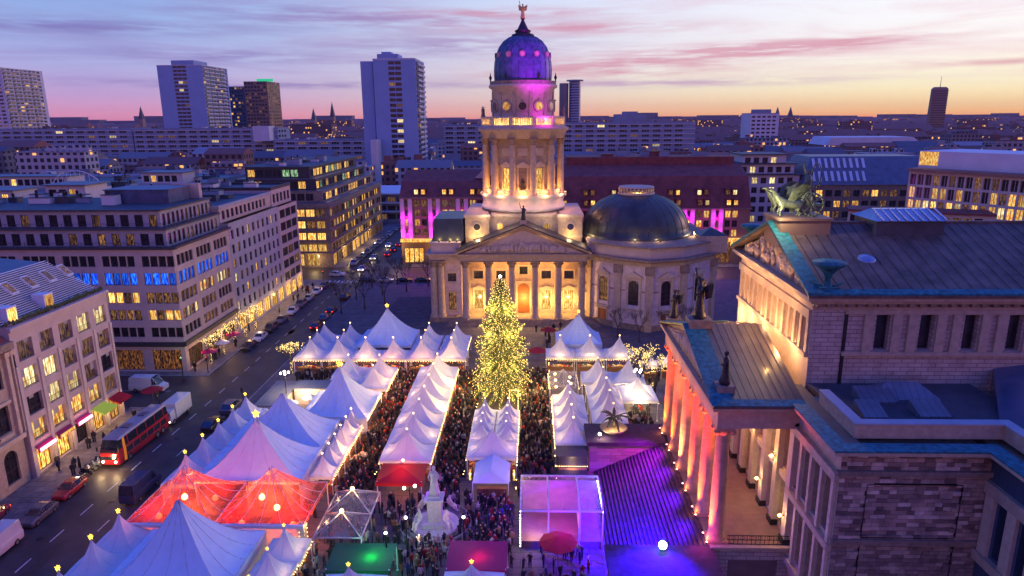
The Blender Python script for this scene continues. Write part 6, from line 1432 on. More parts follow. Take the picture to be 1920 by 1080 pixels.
# blue spotlight on the near stair wall
t = thing('blue_spotlight', (12.3, 56.9, PZ0), 'dazzling blue spotlight standing on the near stair wall', 'spotlight')
mb = MB(); mb.tube((12.3,56.9,PZ0), (12.3,56.9,PZ0+.5), .07); mb.box(12.0,12.6,56.85,56.95,PZ0,PZ0+.06); part('stand', mb, 'iron', t)
mb = MB(); mb.tube((12.5,57.3,5.15), (12.25,56.75,5.05), .30, n=14); part('housing', mb, 'iron', t)
mb = MB(); mb.ball((12.25,56.72,5.05), .40, 12, 8); part('lens', mb, 'bulb_blue', t)
lamp((11.9, 57.4, 6.1), 900, (.01, .04, 1.0), .2); lamp((12.3, 57.5, 6.6), 34000, (.03, .0, 1.0), .25, 84, (8.6, 63, .6), .9)
for y, c in ((61.5, (.08, .0, .8)), (67, (.12, .0, .8)), (72.5, (.20, .0, .7)), (77, (.34, .0, .55))): lamp((16.1, y, 7.2), 9000, c, .3, 96, (10.8, y, 1.0), .9)
lamp((12.4, 57.2, 7.6), 16000, (.04, .0, 1.0), .3, 110, (11, 53.6, 4), .8)
lamp((15.8, 57.3, 5.6), 110, (1, .02, .35), .2)

# ================================================================== MARKET
random.seed(101)
ZB = .10
TC = {}
def starmesh(s, mt='bulb_star'):
    key = ('star', round(s, 2), mt)
    if key in TC: return TC[key]
    mb = MB(); mb.tube((0,0,-.35), (0,0,s*.5), .035, n=5, mi=1)
    pts = []
    for k in range(10):
        a = math.pi/2+math.pi*k/5; r = s if k % 2 == 0 else s*.45; pts.append((r*math.cos(a), s*1.1+r*math.sin(a)))
    for y, c in ((-.16*s, 1), (.16*s, -1)):
        for k in range(10):
            p, q = pts[k], pts[(k+1) % 10]; tri = [(p[0],0,p[1]), (q[0],0,q[1]), (0,y,s*1.1)]
            mb.face(tri if c > 0 else tri[::-1], 0)
    # a second star at right angles, so it reads as a star from the side too
    for y, c in ((-.16*s, 1), (.16*s, -1)):
        for k in range(10):
            p, q = pts[k], pts[(k+1) % 10]; mb.face([(0,p[0],p[1]), (0,q[0],q[1]), (y,0,s*1.1)], 0)
    TC[key] = mb.data('star_mesh', [mt, 'steel']); return TC[key]
def canopymesh(w, d, eave, peak, mt, pw=1.75, val=.35):
    vr = random.randint(0, 2); key = ('can', round(w,2), round(d,2), eave, peak, mt, pw, vr)
    if key in TC: return TC[key]
    mb = MB(); n, m = 10, 8
    H = peak-eave
    def P(side, i, j):         # i: 0 apex..n eave, j: 0..m along the side
        r = i/n; u = (2*j/m-1)*r
        z = eave + H*((1-r)**pw) ; rr = max(r, .025)
        sag = -.10*H*.25*math.sin(math.pi*j/m)*math.sin(math.pi*r)*.9
        e = .10*math.sin(math.pi*j/m)*(r**3)                 # eaves bow upward between the corner posts
        x, y = u*w/2, -rr*d/2
        sag += .05*math.sin(side*1.7+vr*2.1+i*.55+j*.8)*r*(1-r)*4*min(1, w/5)
        if side == 0: return (x, y, z+sag+e)
        if side == 1: return (rr*w/2, u*d/2, z+sag+e)
        if side == 2: return (-x, -y, z+sag+e)
        return (-rr*w/2, -u*d/2, z+sag+e)
    for s in range(4):
        vs = [P(s, i, j) for i in range(n+1) for j in range(m+1)]
        mb.mesh(vs, [(i*(m+1)+j, (i+1)*(m+1)+j, (i+1)*(m+1)+j+1, i*(m+1)+j+1) for i in range(n) for j in range(m)], 0, True)
        a = [P(s, n, j) for j in range(m+1)]; b = [(x*1.004, y*1.004, eave-val-(.06 if j % 2 else 0)) for j, (x, y, z) in enumerate(a)]
        mb.mesh(a+b, [(j, m+1+j, m+2+j, j+1) for j in range(m)], 0, False)
    q = .022 if w < 7 else .035
    for s in range(4):
        for j in ((0, m//2) if w < 7 else (0, m//4, m//2, 3*m//4)):
            for i in range(n): mb.tube(P(s,i,j), P(s,i+1,j), q, n=3, mi=1)
        for j in range(m): mb.tube(P(s,n,j), P(s,n,j+1), q, n=3, mi=1)
    TC[key] = mb.data('canopy_mesh', [mt, 'seam']); return TC[key]
def bulbmesh(w, d, z, sides, mt='bulb', r=.055, sp=.42):
    key = ('bulb', round(w,2), round(d,2), z, sides, mt, r)
    if key in TC: return TC[key]
    mb = MB()
    for s in sides:
        ln = w if s in 'SN' else d; k = int(ln/sp)
        for i in range(k+1):
            t = -ln/2+ln*i/k; zz = z-.08*math.sin(math.pi*((i*3/k) % 1))
            p = {'S': (t,-d/2-.06,zz), 'N': (t,d/2+.06,zz), 'E': (w/2+.06,t,zz), 'W': (-w/2-.06,t,zz)}[s]
            mb.octa(p, r)
    TC[key] = mb.data('string_light_mesh', mt); return TC[key]
def legmesh(h):
    key = ('leg', round(h, 2))
    if key not in TC: mb = MB(); mb.box(-.05,.05,-.05,.05,0,h); mb.box(-.12,.12,-.12,.12,0,.03); TC[key] = mb.data('leg_mesh', 'frame_white')
    return TC[key]
GOODS = [(.45,.03,.02),(.55,.22,.04),(.5,.35,.1),(.12,.05,.02),(.35,.3,.25),(.05,.2,.06),(.6,.5,.35),(.3,.02,.1)]
M['goods'] = objcol('goods', GOODS); 
def tent(cx, cy_, w, d, eave, peak, label, star=.0, sides='', walls_='', mt='fabric_thin', glow='', counters='', group=None, name='pagoda_tent', pw=2.1, smt='bulb_star', e=38, gcol=WARM):
    t = thing(name, (cx, cy_, ZB), label, 'tent', group, R(random.uniform(-1.3, 1.3)) if w < 7 else 0)
    inst('canopy', canopymesh(w, d, eave, peak, mt, pw), t, (0,0,0), world=False)
    for sx in (-1, 1):
        for sy in (-1, 1): inst('leg', legmesh(eave), t, (sx*(w/2-.08), sy*(d/2-.08), 0), world=False)
    if star: inst('star', starmesh(star*.78, smt), t, (0, 0, peak+.05), world=False)
    if sides: o = inst('string_light', bulbmesh(w, d, eave-.38, sides), t, (0,0,0), world=False); o['kind'] = 'stuff'
    for s in walls_:
        ln = w if s in 'SN' else d; n = max(2, int(ln/.5)); pts = []
        for i in range(n+1):
            u = -ln/2+ln*i/n; o_ = .04*math.sin(i*2.3)
            pts.append({'S': (u,-d/2+.02+o_), 'N': (u,d/2-.02+o_), 'E': (w/2-.02+o_,u), 'W': (-w/2+.02+o_,u)}[s])
        mb = MB(); mb.mesh([(x,y,.0) for x, y in pts]+[(x,y,eave-.1) for x, y in pts], [(i,i+1,n+2+i,n+1+i) for i in range(n)], 0, True); part('side_wall', mb, 'wall_fabric', t, world=False)
    for s in counters:
        ln = (w if s in 'SN' else d)-.5; key = ('cnt', round(ln, 1))
        if key not in TC:
            mb = MB(); mb.box(-ln/2, ln/2, -.3, .3, 0, .95, 0); mb.box(-ln/2-.05, ln/2+.05, -.38, .36, .95, 1.02, 0); TC[key] = mb.data('counter_mesh', ['wood'])
            mb = MB(); rr = random.Random(int(ln*10))
            for i in range(int(ln/.28)):
                x = -ln/2+.1+.28*i; h = rr.uniform(.1, .45); mb.box(x, x+.22, -.3+rr.uniform(0,.1), .15, 1.02, 1.02+h, rr.randint(0, 3))
                if rr.random() < .6: mb.octa((x+.1, rr.uniform(-.1,.3), 1.9+rr.uniform(-.2,.3)), rr.uniform(.07,.14), rr.randint(0, 3), 1.5)
            TC[key+('g',)] = mb.data('goods_mesh', [mat('goods_a', GOODS[0]), mat('goods_b', GOODS[1]), mat('goods_c', GOODS[2]), mat('goods_d', GOODS[6])])
        off_ = {'S': (0,-d/2+.5,0), 'N': (0,d/2-.5,0), 'E': (w/2-.5,0,0), 'W': (-w/2+.5,0,0)}[s]; rz = {'S': 0, 'E': math.pi/2, 'N': math.pi, 'W': -math.pi/2}[s]
        inst('counter', TC[key], t, off_, rz, world=False); o = inst('goods', TC[key+('g',)], t, off_, rz, world=False); o['kind'] = 'stuff'
    for s in glow:
        off_ = {'S': (0,-d/2+.9), 'N': (0,d/2-.9), 'E': (w/2-.9,0), 'W': (-w/2+.9,0), 'C': (0,0)}[s]
        lamp((cx+off_[0], cy_+off_[1], ZB+eave-.55), e, gcol, .12)
    return t
M['seam'] = mat('tent_seam', (.60,.60,.68), .7)
ORD = ['first', 'second', 'third', 'fourth', 'fifth', 'sixth', 'seventh', 'eighth', 'ninth']
# small tents along the street kerb
ys = [51.0, 55.6, 60.0]
for i, y in enumerate(ys): tent(-41.6, y, 4.4, 4.4, 2.6, 5.5, ['small white pagoda tent at the kerb, nearest to the camera', 'second small white tent at the kerb before the big blue tent', 'small white tent with a yellow star just before the red lit tents'][i], .42, 'W', 'W', e=20, glow='')
for i, y in enumerate((72.8, 77.2, 81.6, 86.0, 90.3)): tent(-41.2, y, 4.4, 4.35, 2.6, 5.4, ORD[i]+' kerbside white pagoda tent beyond the red lit tents', .38, 'W', 'W', e=20)
# big tents
B = 'marquee_tent'
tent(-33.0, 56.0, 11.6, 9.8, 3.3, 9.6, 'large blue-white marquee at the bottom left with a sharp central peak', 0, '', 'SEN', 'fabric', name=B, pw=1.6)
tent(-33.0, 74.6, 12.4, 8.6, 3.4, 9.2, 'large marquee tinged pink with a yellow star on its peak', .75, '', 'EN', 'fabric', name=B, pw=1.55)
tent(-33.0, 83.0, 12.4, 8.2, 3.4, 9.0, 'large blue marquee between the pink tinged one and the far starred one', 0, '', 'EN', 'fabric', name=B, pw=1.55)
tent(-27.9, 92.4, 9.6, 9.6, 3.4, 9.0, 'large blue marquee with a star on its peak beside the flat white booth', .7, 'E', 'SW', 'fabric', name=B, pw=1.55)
for i, cx in enumerate((-37.6, -28.2)):
    tent(cx, 66.0, 9.3, 8.6, 3.4, 7.7, ['red glowing film tent next to the street', 'red glowing film tent on the aisle side, showing lamps inside'][i], 0, '', 'S', 'film_red', name='film_tent', pw=1.5)
    lp = [(-2.4,-2.0,2.6),(1.6,-2.6,2.2),(2.2,1.4,2.8),(-1.5,1.8,2.6)] if i == 0 else [(-2.0,1.6,2.8),(.6,-.8,3.0),(2.8,-2.4,2.0),(-2.8,-2.2,2.0)]
    for j, (dx, dy, z) in enumerate(lp):
        warm = j in ((1, 3) if i == 0 else (1, 0))
        lamp((cx+dx, 66+dy, z+.75), 560 if warm else 430, (1, .40, .12) if warm else (1, .03, .02), .25)
        mb = MB(); mb.ball((cx+dx, 66+dy, z+.3), .34, 10, 6); mb.tube((cx+dx, 66+dy, z+.6), (cx+dx, 66+dy, z+1.6), .02, n=3, mi=1)
        single('hanging_lamp', mb, ['bulb' if warm else 'bulb_red', 'iron'], (cx+dx, 66+dy, z), ('round warm lamp' if warm else 'red lamp')+' glowing inside the '+['street side', 'aisle side'][i]+' red film tent, '+['front left', 'front right', 'back right', 'back left'][j if i == 0 else (3, 2, 1, 0)[j]], 'lamp')
    for j in range(5):
        x, y = cx+random.uniform(-3.6, 3.6), 66+random.uniform(-3.2, 3.2)
        tb = MB(); tb.lathe([(.3,0),(.05,.05),(.05,1.0),(.4,1.05),(.4,1.1)], 10, (x, y)); single('bar_table', tb, 'wood', (x, y, ZB), 'round standing table inside the '+['street side', 'aisle side'][i]+' red film tent', 'table', 'standing tables inside the '+['street side', 'aisle side'][i]+' red film tent')
# tent frame beams at red tents
for x0, x1, y in ((-42.3, -23.5, 61.6),):
    t = thing('roof_gutter', ((x0+x1)/2, y, ZB+3.2), 'long pale blue gutter beam in front of the red film tents', 'gutter'); mb = MB(); mb.box(x0, x1, y-.2, y+.1, 3.2, 3.55); part('beam', mb, 'frame_white', t)
# small row on the aisle
for i in range(6): tent(-25.35+.02*i, 74.5+2.62*i, 2.9, 2.6, 2.4, 4.6, ORD[i]+' tiny white tent in the lane beside the big marquees, counted from the front', .2, 'E', '', glow='E' if i % 2 == 0 else '', counters='E', e=60, smt='bulb')
# bottom left pair
for i, (x, y) in enumerate(((-24.7, 51.0), (-24.6, 55.0), (-24.4, 58.8))): tent(x, y, 3.9, 3.8, 2.5, 5.0, ['small white tent below the two starred ones at the bottom', 'small starred white tent at the bottom beside the big marquee', 'small starred white tent just before the cylindrical heater'][i], .28, 'E', '', counters='E', glow='E', e=45)
t = thing('heater_column', (-24.0, 62.3, ZB), 'fat cream column wrapped in lights beside the red tent corner', 'column'); mb = MB(); mb.lathe([(.55,.1),(.5,3.0),(.62,3.2),(.3,3.3)], 14, (-24.0, 62.3)); part('column_body', mb, 'cream', t)
mb = MB(); 
for k in range(40): a = k*.9; mb.octa((-24+.56*math.cos(a), 62.3+.56*math.sin(a), .3+.07*k), .05)
part('light_spiral', mb, 'bulb', t, stuff=True); lamp((-23.2, 62.0, 3.4), 40, YEL, .2)
# row one
for i in range(7):
    y = 78.6+4.72*i; tent(-15.75, y, 6.4, 4.6, 2.9, 5.9, ORD[i]+' white tent from the front in the row left of the Christmas tree', .2, 'EW'+('S' if i == 0 else ''), '', glow='E' if i % 2 else 'W', counters='EW', e=75, smt='bulb')
t = thing('red_canopy', (-15.6, 73.6, ZB), 'low red canopy with a bright lamp at the front of the left tent row', 'canopy')
mb = MB(); mb.mesh([(-18.4,71.6,2.7),(-12.8,71.6,2.7),(-12.8,75.9,2.9),(-18.4,75.9,2.9),(-15.6,73.8,3.6)],[(0,1,4),(1,2,4),(2,3,4),(3,0,4)]); mb.mesh([(-18.4,71.6,2.7),(-12.8,71.6,2.7),(-12.8,71.6,2.25),(-18.4,71.6,2.25)],[(0,3,2,1)]); part('canvas', mb, 'red_fabric', t)
for x in (-18.2, -13.0): inst('leg', legmesh(2.7), t, (x, 71.8, ZB))
lamp((-15.6, 74.6, 4.4), 90, (1, .2, .08), .2); lamp((-15.6, 73.2, 2.2), 120, (1, .2, .06), .2); mb = MB(); mb.octa((-15.6, 74.6, 4.0), .2); part('lamp_bulb', mb, 'bulb', t)
# row two
tent(-5.1, 79.6, 6.3, 4.5, 2.9, 5.7, 'wide pinkish white tent at the front of the row below the Christmas tree', 0, 'EW', '', glow='EW', counters='EW', e=50)
for i in range(4):
    for j, x in enumerate((-6.75, -3.45)): tent(x, 83.3+2.55*i, 3.1, 2.5, 2.7, 4.9, ORD[i]+' small tent of the '+['left', 'right']['+'.count('-') or j]+' file leading up to the Christmas tree', .16, 'EW'[1-j], '', glow=('EW'[1-j] if i % 2 == 0 else ''), counters='EW'[1-j], e=55, smt='bulb')
t = thing('gabled_booth', (-4.85, 74.2, ZB), 'low gabled white booth with two orange lamps before the middle tent row', 'booth')
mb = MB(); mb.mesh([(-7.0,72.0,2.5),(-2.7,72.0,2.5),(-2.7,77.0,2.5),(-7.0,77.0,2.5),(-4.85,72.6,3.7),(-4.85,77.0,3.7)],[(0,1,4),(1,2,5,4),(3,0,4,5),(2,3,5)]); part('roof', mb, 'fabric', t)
for x in (-7.0, -2.8):
    for y in (72.2, 76.8): inst('leg', legmesh(2.5), t, (x, y, ZB))
mb = MB(); mb.box(-6.6, -3.1, 73.2, 73.8, .1, 1.1); part('counter', mb, 'wood', t)
for x in (-7.5, -2.2): mb = MB(); mb.box(x-.12, x+.12, 74.3, 74.5, 1.6, 2.9); part('lantern', mb, 'lit', t); lamp((x, 74.1, 2.3), 60, WARM, .15)
# right of the aisle
for i in range(4): tent(5.4, 83.0+4.2*i, 4.8, 4.1, 2.8, 5.6, ORD[i]+' white tent of the near file right of the Christmas tree, counted from the front', .2, 'W'+('S' if i == 0 else ''), '', glow='W', counters='W', e=70, smt='bulb')
for i in range(4): tent(10.9, 85.4+4.6*i, 5.0, 4.5, 2.8, 6.6, ORD[i]+' taller tent of the file between the planter and the lit booths', .16 if i != 2 else .2, 'E', '', glow='E', counters='E', e=60, smt='bulb')
tent(16.0, 97.5, 5.2, 6.2, 3.2, 5.8, 'bright white glowing tent behind the lamp standards on the right', 0, 'EW', '', glow='CSN', e=300, gcol=(1, .72, .36))
tent(15.6, 104.6, 5, 5, 2.8, 6.2, 'purple tinged tent behind the bright glowing one on the right', .16, 'E', '', smt='bulb')
tent(5.0, 104.0, 4.6, 6.6, 2.9, 4.6, 'clear film tent with round warm lamps inside near the back row', 0, 'EW', '', 'film_clear', name='film_tent')
for k in range(5): x, y = 3.8+2.4*(k % 2), 101.6+1.4*k; mb = MB(); mb.ball((x, y, 2.6), .22, 8, 5); single('hanging_lamp', mb, 'bulb', (x, y, 2.5), 'round warm lamp inside the clear film tent', 'lamp', 'round lamps inside the clear film tent'); lamp((x, y, 2.2), 30, WARM, .2)
tent(10.6, 105.0, 5.2, 5, 2.8, 6.0, 'white tent between the clear film tent and the purple tinged one', .16, 'S', '', smt='bulb')
# back rows
for i, x in enumerate((-39.8, -34.8, -29.8, -24.8, -19.8, -14.4)): tent(x, 115.4, 4.95 if i < 5 else 5.4, 4.7, 2.9, 5.9, ORD[i]+' tent from the left in the front of the back row', .22, 'S', '', glow='S', counters='S', e=130, smt='bulb', gcol=ORANGE if i > 2 else WARM)
for i, x in enumerate((-39.9, -34.9)):
    for j, y in enumerate((119.9, 124.4)): tent(x, y, 4.9, 4.4, 2.9, 5.9, ['front', 'rear'][j]+' tent of the '+['leftmost', 'second'][i]+' pair behind the back row', .2, '', '', smt='bulb')
for i, x in enumerate((-19.7, -14.4)):
    for j, y in enumerate((119.9, 124.4)): tent(x, y, 4.9, 4.4, 2.9, 5.9, ['front', 'rear'][j]+' tent behind the back row, in the '+['left', 'right'][i]+' file next to the tree', .2, 'E' if i else '', '', smt='bulb')
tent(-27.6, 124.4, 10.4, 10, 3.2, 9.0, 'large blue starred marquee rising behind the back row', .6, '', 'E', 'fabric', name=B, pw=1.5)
for i, x in enumerate((5.0, 10.3, 15.6)): tent(x, 116.6, 5.1, 4.8, 2.9, 6.0, ORD[i]+' back row tent right of the tree, counted from the left', .2, 'S', '', glow='S', counters='S', e=130, smt='bulb', gcol=YEL if i else WARM)
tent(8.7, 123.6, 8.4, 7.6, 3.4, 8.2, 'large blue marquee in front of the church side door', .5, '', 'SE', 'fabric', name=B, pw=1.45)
for i, (x, y) in enumerate(((-30.6, 106.8), (-25.4, 106.8), (-25.4, 101.9), (-30.4, 102.2))): tent(x, y, 5.0, 4.8, 2.8, 5.7, ['far left', 'far right', 'near right', 'near left'][i]+' tent of the four behind the far starred marquee', .2, 'E', '', glow='E' if i in (1, 2) else '', counters='E' if i in (1, 2) else '', smt='bulb', e=70)
# bottom centre
for i, (x, y) in enumerate(((-16.3, 52.4), (-5.4, 53.0))): tent(x, y, 5.6, 5.0, 2.7, 5.3, ['white starred tent cut by the bottom edge, before the green canopy', 'white starred tent cut by the bottom edge, before the magenta canopy'][i], .34, '', '', glow='')
def flatcanopy(x0, x1, y0, y1, z, mt, lab):
    t = thing('flat_canopy', ((x0+x1)/2, (y0+y1)/2, ZB), lab, 'canopy'); mb = MB(); n = 8
    vs = [(x0+(x1-x0)*i/n, y0+(y1-y0)*j/4, z+.35*j/4-.12*math.sin(math.pi*i/n)*math.sin(math.pi*j/4)) for j in range(5) for i in range(n+1)]
    mb.mesh(vs, [(j*(n+1)+i, j*(n+1)+i+1, (j+1)*(n+1)+i+1, (j+1)*(n+1)+i) for j in range(4) for i in range(n)], 0, True); mb.mesh([(x0,y0,z),(x1,y0,z),(x1,y0,z-.4),(x0,y0,z-.4)],[(0,3,2,1)]); part('canvas', mb, mt, t)
    for x in (x0+.1, x1-.1):
        for y in (y0+.1, y1-.1): inst('leg', legmesh(z), t, (x, y, ZB))
    mb = MB(); mb.box(x0+.5, x1-.5, (y0+y1)/2, (y0+y1)/2+.6, .1, 1.1); part('counter', mb, 'wood', t)
    return t
flatcanopy(-19.6, -13.4, 55.6, 59.4, 2.7, 'green_fabric', 'dark green flat canopy with a bright green lamp at the bottom'); lamp((-15.6, 57.6, 2.2), 200, (.05, 1, .12), .2); lamp((-15.2, 57.5, 4.6), 60, (.05, 1, .15), .2)
flatcanopy(-8.2, -2.4, 55.9, 60.0, 2.7, 'magenta_fabric', 'magenta flat canopy at the bottom centre'); lamp((-5.2, 57.8, 2.0), 90, (1, .03, .25), .2)
for (x, y, z, lab) in ((-29.9, 86.0, 0, ''),): pass
# truss canopy of clear film
t = thing('truss_canopy', (-19.2, 64, ZB), 'two-bay metal truss canopy with clear film beside the crowd', 'canopy')
for j, (y0, y1) in enumerate(((59.4, 63.6), (63.6, 68.0))):
    x0, x1 = -21.8, -17.0; ap = ((x0+x1)/2, (y0+y1)/2, 5.2); cs = [(x0,y0,3.6),(x1,y0,3.6),(x1,y1,3.6),(x0,y1,3.6)]
    mb = MB()
    for a, b in zip(cs, cs[1:]+cs[:1]): mb.tube(a, b, .10, n=6)
    for c in cs: mb.tube(c, ap, .08, n=6); mb.tube((c[0], c[1], .1), c, .07, n=6)
    mb.tube(ap, (ap[0], ap[1], 3.6), .05); part('truss', mb, 'steel', t)
    mb = MB(); mb.mesh(cs+[ap], [(0,1,4),(1,2,4),(2,3,4),(3,0,4)]); part('film_roof', mb, 'film_clear', t)
    mb = MB(); mb.ball((ap[0], ap[1], 5.3), .22, 8, 5); part('lamp_globe', mb, 'bulb', t); lamp((ap[0], ap[1], 5.75), 90, (1, .66, .34), .15); lamp((ap[0]-1.8, ap[1], 4.2), 26, WARM, .15)
# stage
t = thing('stage_tent', (3, 66, ZB), 'clear stage tent glowing pink and violet inside', 'stage')
ys_, X3 = (63.0, 69.4), (-1.2, 1.7, 4.9, 7.3)
def arc(x, k, n=8):
    s = k/n; y = 63.0+6.4*s; z = 3.9+1.5*math.sin(math.pi*(.18+.55*s)); return (x, y, z)
for i, (a, b) in enumerate(zip(X3, X3[1:])):
    mb = MB(); vs = [arc(a+.06, k) for k in range(9)]+[arc(b-.06, k) for k in range(9)]; mb.mesh(vs, [(k, 9+k, 10+k, k+1) for k in range(8)], 0, True); part('film_panel', mb, 'film_stage' if i < 2 else 'film_clear', t)
for x in X3:
    mb = MB(); pr = None
    for k in range(9):
        if pr: mb.tube(pr, arc(x, k), .09, n=5)
        pr = arc(x, k)
    mb.tube((x,63.0,.1), arc(x,0), .08, n=5); mb.tube((x,69.4,.1), arc(x,8), .08, n=5); part('frame_arch', mb, 'frame_white', t)
for y, z in ((63.0, 4.6), (69.4, 5.0)): mb = MB(); mb.box(-1.2, 7.3, y-.08, y+.08, z-.1, z+.1); part('beam', mb, 'frame_white', t)
mb = MB(); mb.box(-1.1, 7.2, 63.2, 69.2, .1, .9); part('stage_floor', mb, 'floor_stone', t)
mb = MB(); mb.box(-1.1, 7.2, 69.1, 69.2, .9, 4.6); part('back_wall', mb, 'white_stone', t)
mb = MB(); mb.box(5.0, 5.1, 63.4, 69.0, .9, 4.4); part('partition', mb, 'wall_fabric', t)
mb = MB()
for x in (-1.2, 7.3):
    for k in range(26): mb.octa((x, 62.95+6.5*k/26, 4.55+.0*k), .07)
for k in range(12): mb.octa((-1.25, 62.9, .5+.33*k), .07)
part('string_light', mb, 'bulb_white', t, stuff=True)
lamp((.2, 65.8, 3.2), 90, (1, .12, .25), .4); lamp((3.2, 66.4, 3.2), 190, (.65, .01, .9), .4); lamp((3.8, 64.6, 1.6), 30, (.9, .03, .7), .3); lamp((.3, 63.9, 2.0), 110, (1, .62, .4), .3); lamp((6.2, 66.5, 3.0), 60, (.25, .02, .9), .3)
for x, y, z in ((2.8, 61.0, 5.2), (-5, 66.5, 6.0), (-12, 69.5, 5.0)): lamp((x, y, z), 230, (.34, .01, 1.0), .4)
def umbrella(x, y, r, z, mt, lab):
    t = thing('market_umbrella', (x, y, ZB), lab, 'umbrella'); mb = MB(); n = 8
    mb.mesh([(x, y, z+.7)]+[(x+r*math.cos(2*math.pi*k/n), y+r*math.sin(2*math.pi*k/n), z) for k in range(n)], [(0, 1+k, 1+(k+1) % n) for k in range(n)]); part('canvas', mb, mt, t)
    mb = MB(); mb.tube((x,y,.1), (x,y,z+.9), .04); 
    for k in range(n): mb.tube((x,y,z+.3), (x+r*.95*math.cos(2*math.pi*k/n), y+r*.95*math.sin(2*math.pi*k/n), z), .02, n=3)
    part('pole', mb, 'wood', t)
umbrella(2.6, 60.4, 2.0, 2.7, 'red_fabric', 'red umbrella in front of the pink glowing stage')
umbrella(1.0, 118.5, 1.9, 2.8, 'red_fabric', 'dark red umbrella beside the Christmas tree in front of the cathedral')
umbrella(3.2, 131, 1.8, 2.8, 'red_fabric', 'red umbrella behind the back row near the cathedral steps')
umbrella(-60.0, 99.0, 1.7, 2.8, 'red_fabric', 'closed-in red umbrella on the sidewalk at the corner of the pale office block')
# flat roofed booth and kiosk
t = thing('flat_booth', (-36, 98, ZB), 'flat roofed white booth enclosure lit from above beside the kerb', 'booth')
for (x0, x1, y0, y1, h) in ((-37.4, -31.6, 99.2, 102.4, 3.0), (-41.4, -37.9, 93.4, 103, 2.6)):
    mb = MB(); mb.box(x0, x1, y0, y1, .1, h); part('wall', mb, 'cream', t)
    mb = MB(); mb.box(x0-.2, x1+.2, y0-.2, y1+.2, h, h+.15); part('roof', mb, 'roof_grey', t)
mb = MB(); mb.box(-37.2, -31.8, 99.08, 99.2, .4, 2.6); part('counter_front', mb, 'pink_stone', t)
lamp((-35.4, 97.2, 3.6), 900, (1, .70, .38), .3); lamp((-38.2, 98.5, 5.4), 500, (1, .7, .4), .3)
for k, (x, y) in enumerate(((-36.5, 95.2), (-34.4, 97.4), (-39.4, 91.8))): umbrella(x, y, 1.1, 2.3, 'wall_fabric', ['pale parasol nearest the big starred marquee', 'pale parasol in front of the flat booth wall', 'pale parasol beside the kerbside tents'][k])
t = thing('kiosk', (4.9, 78.6, ZB), 'black kiosk framed by lights at the front end of the right tent file', 'kiosk')
mb = MB(); mb.box(3.2, 6.9, 77.8, 80.3, .1, 3.0); part('body', mb, 'frame_dark', t); mb = MB(); mb.box(3.0, 7.1, 77.5, 80.4, 3.0, 3.15); part('roof', mb, 'frame_dark', t)
mb = MB(); mb.box(3.3, 6.8, 77.68, 77.78, 1.2, 1.5); part('counter', mb, 'wood', t)
mb = MB()
for k in range(14): mb.octa((3.1+.29*k, 77.55, 3.05), .06); mb.octa((3.1+.29*k, 77.6, 1.75), .06)
part('string_light', mb, 'bulb', t, stuff=True); lamp((5, 77.0, 1.2), 60, WARM, .2); lamp((5.0, 77.1, 2.6), 40, YEL, .2)
# planter with palm on the far stair wall
t = thing('palm_planter', (10.6, 82.2, 4.3), 'boat shaped dark planter with a palm lit from below on the far stair wall', 'planter')
mb = MB(); mb.lathe([(.9,4.3),(1.3,4.5),(1.7,4.85),(1.8,5.0),(1.6,5.0),(1.4,4.95)], 20, (10.6, 82.0)); part('bowl', mb, 'sand_dark', t); lamp((10.2, 80.9, 5.5), 60, YEL, .1); lamp((11.3, 81.4, 5.5), 40, YEL, .1)
mb = MB(); mb.tube((10.6,82,5.1), (10.6,82,6.3), .22, .16, 8); part('stem', mb, 'bark', t)
for k in range(18):
    a = 2*math.pi*k/18+random.uniform(-.1,.1); up = random.uniform(.6, 2.0); L_ = random.uniform(1.5, 2.1); mb = MB(); pts = []
    for j in range(6): s = j/5; pts.append((10.6+L_*s*math.cos(a), 82+L_*s*math.sin(a), 6.3+up*s-1.7*s*s*(1.3-up*.3)))
    for p0, p1, s in zip(pts, pts[1:], range(5)):
        wd = .22*(1-abs(s-1.5)/5); px, py = -math.sin(a)*wd, math.cos(a)*wd
        mb.face([(p0[0]+px,p0[1]+py,p0[2]-.1),(p0[0],p0[1],p0[2]),(p1[0],p1[1],p1[2]),(p1[0]+px,p1[1]+py,p1[2]-.1)]); mb.face([(p0[0],p0[1],p0[2]),(p0[0]-px,p0[1]-py,p0[2]-.1),(p1[0]-px,p1[1]-py,p1[2]-.1),(p1[0],p1[1],p1[2])])
    part('frond', mb, 'palm', t)
mb = MB(); mb.ball((8.6, 80.2, 4.9), .2, 8, 5); mb.tube((8.6,80.2,4.3), (8.6,80.2,4.8), .05, mi=1); single('floodlight', mb, ['bulb_white', 'iron'], (8.6, 80.2, 4.3), 'small white floodlight left of the palm planter', 'floodlight'); lamp((9.0, 80.0, 5.0), 90, (1, .75, .5), .15)
# lit booths at the far right end of the market
for i, (x, y) in enumerate(((20.5, 112.5), (24.0, 113.5))): tent(x, y, 3.4, 3.0, 2.5, 3.8, ['yellow-lit low booth at the right end of the back row', 'outermost yellow-lit booth beside the hall portico'][i], 0, 'SW', '', glow='S', counters='S', e=130, gcol=YEL, name='booth')
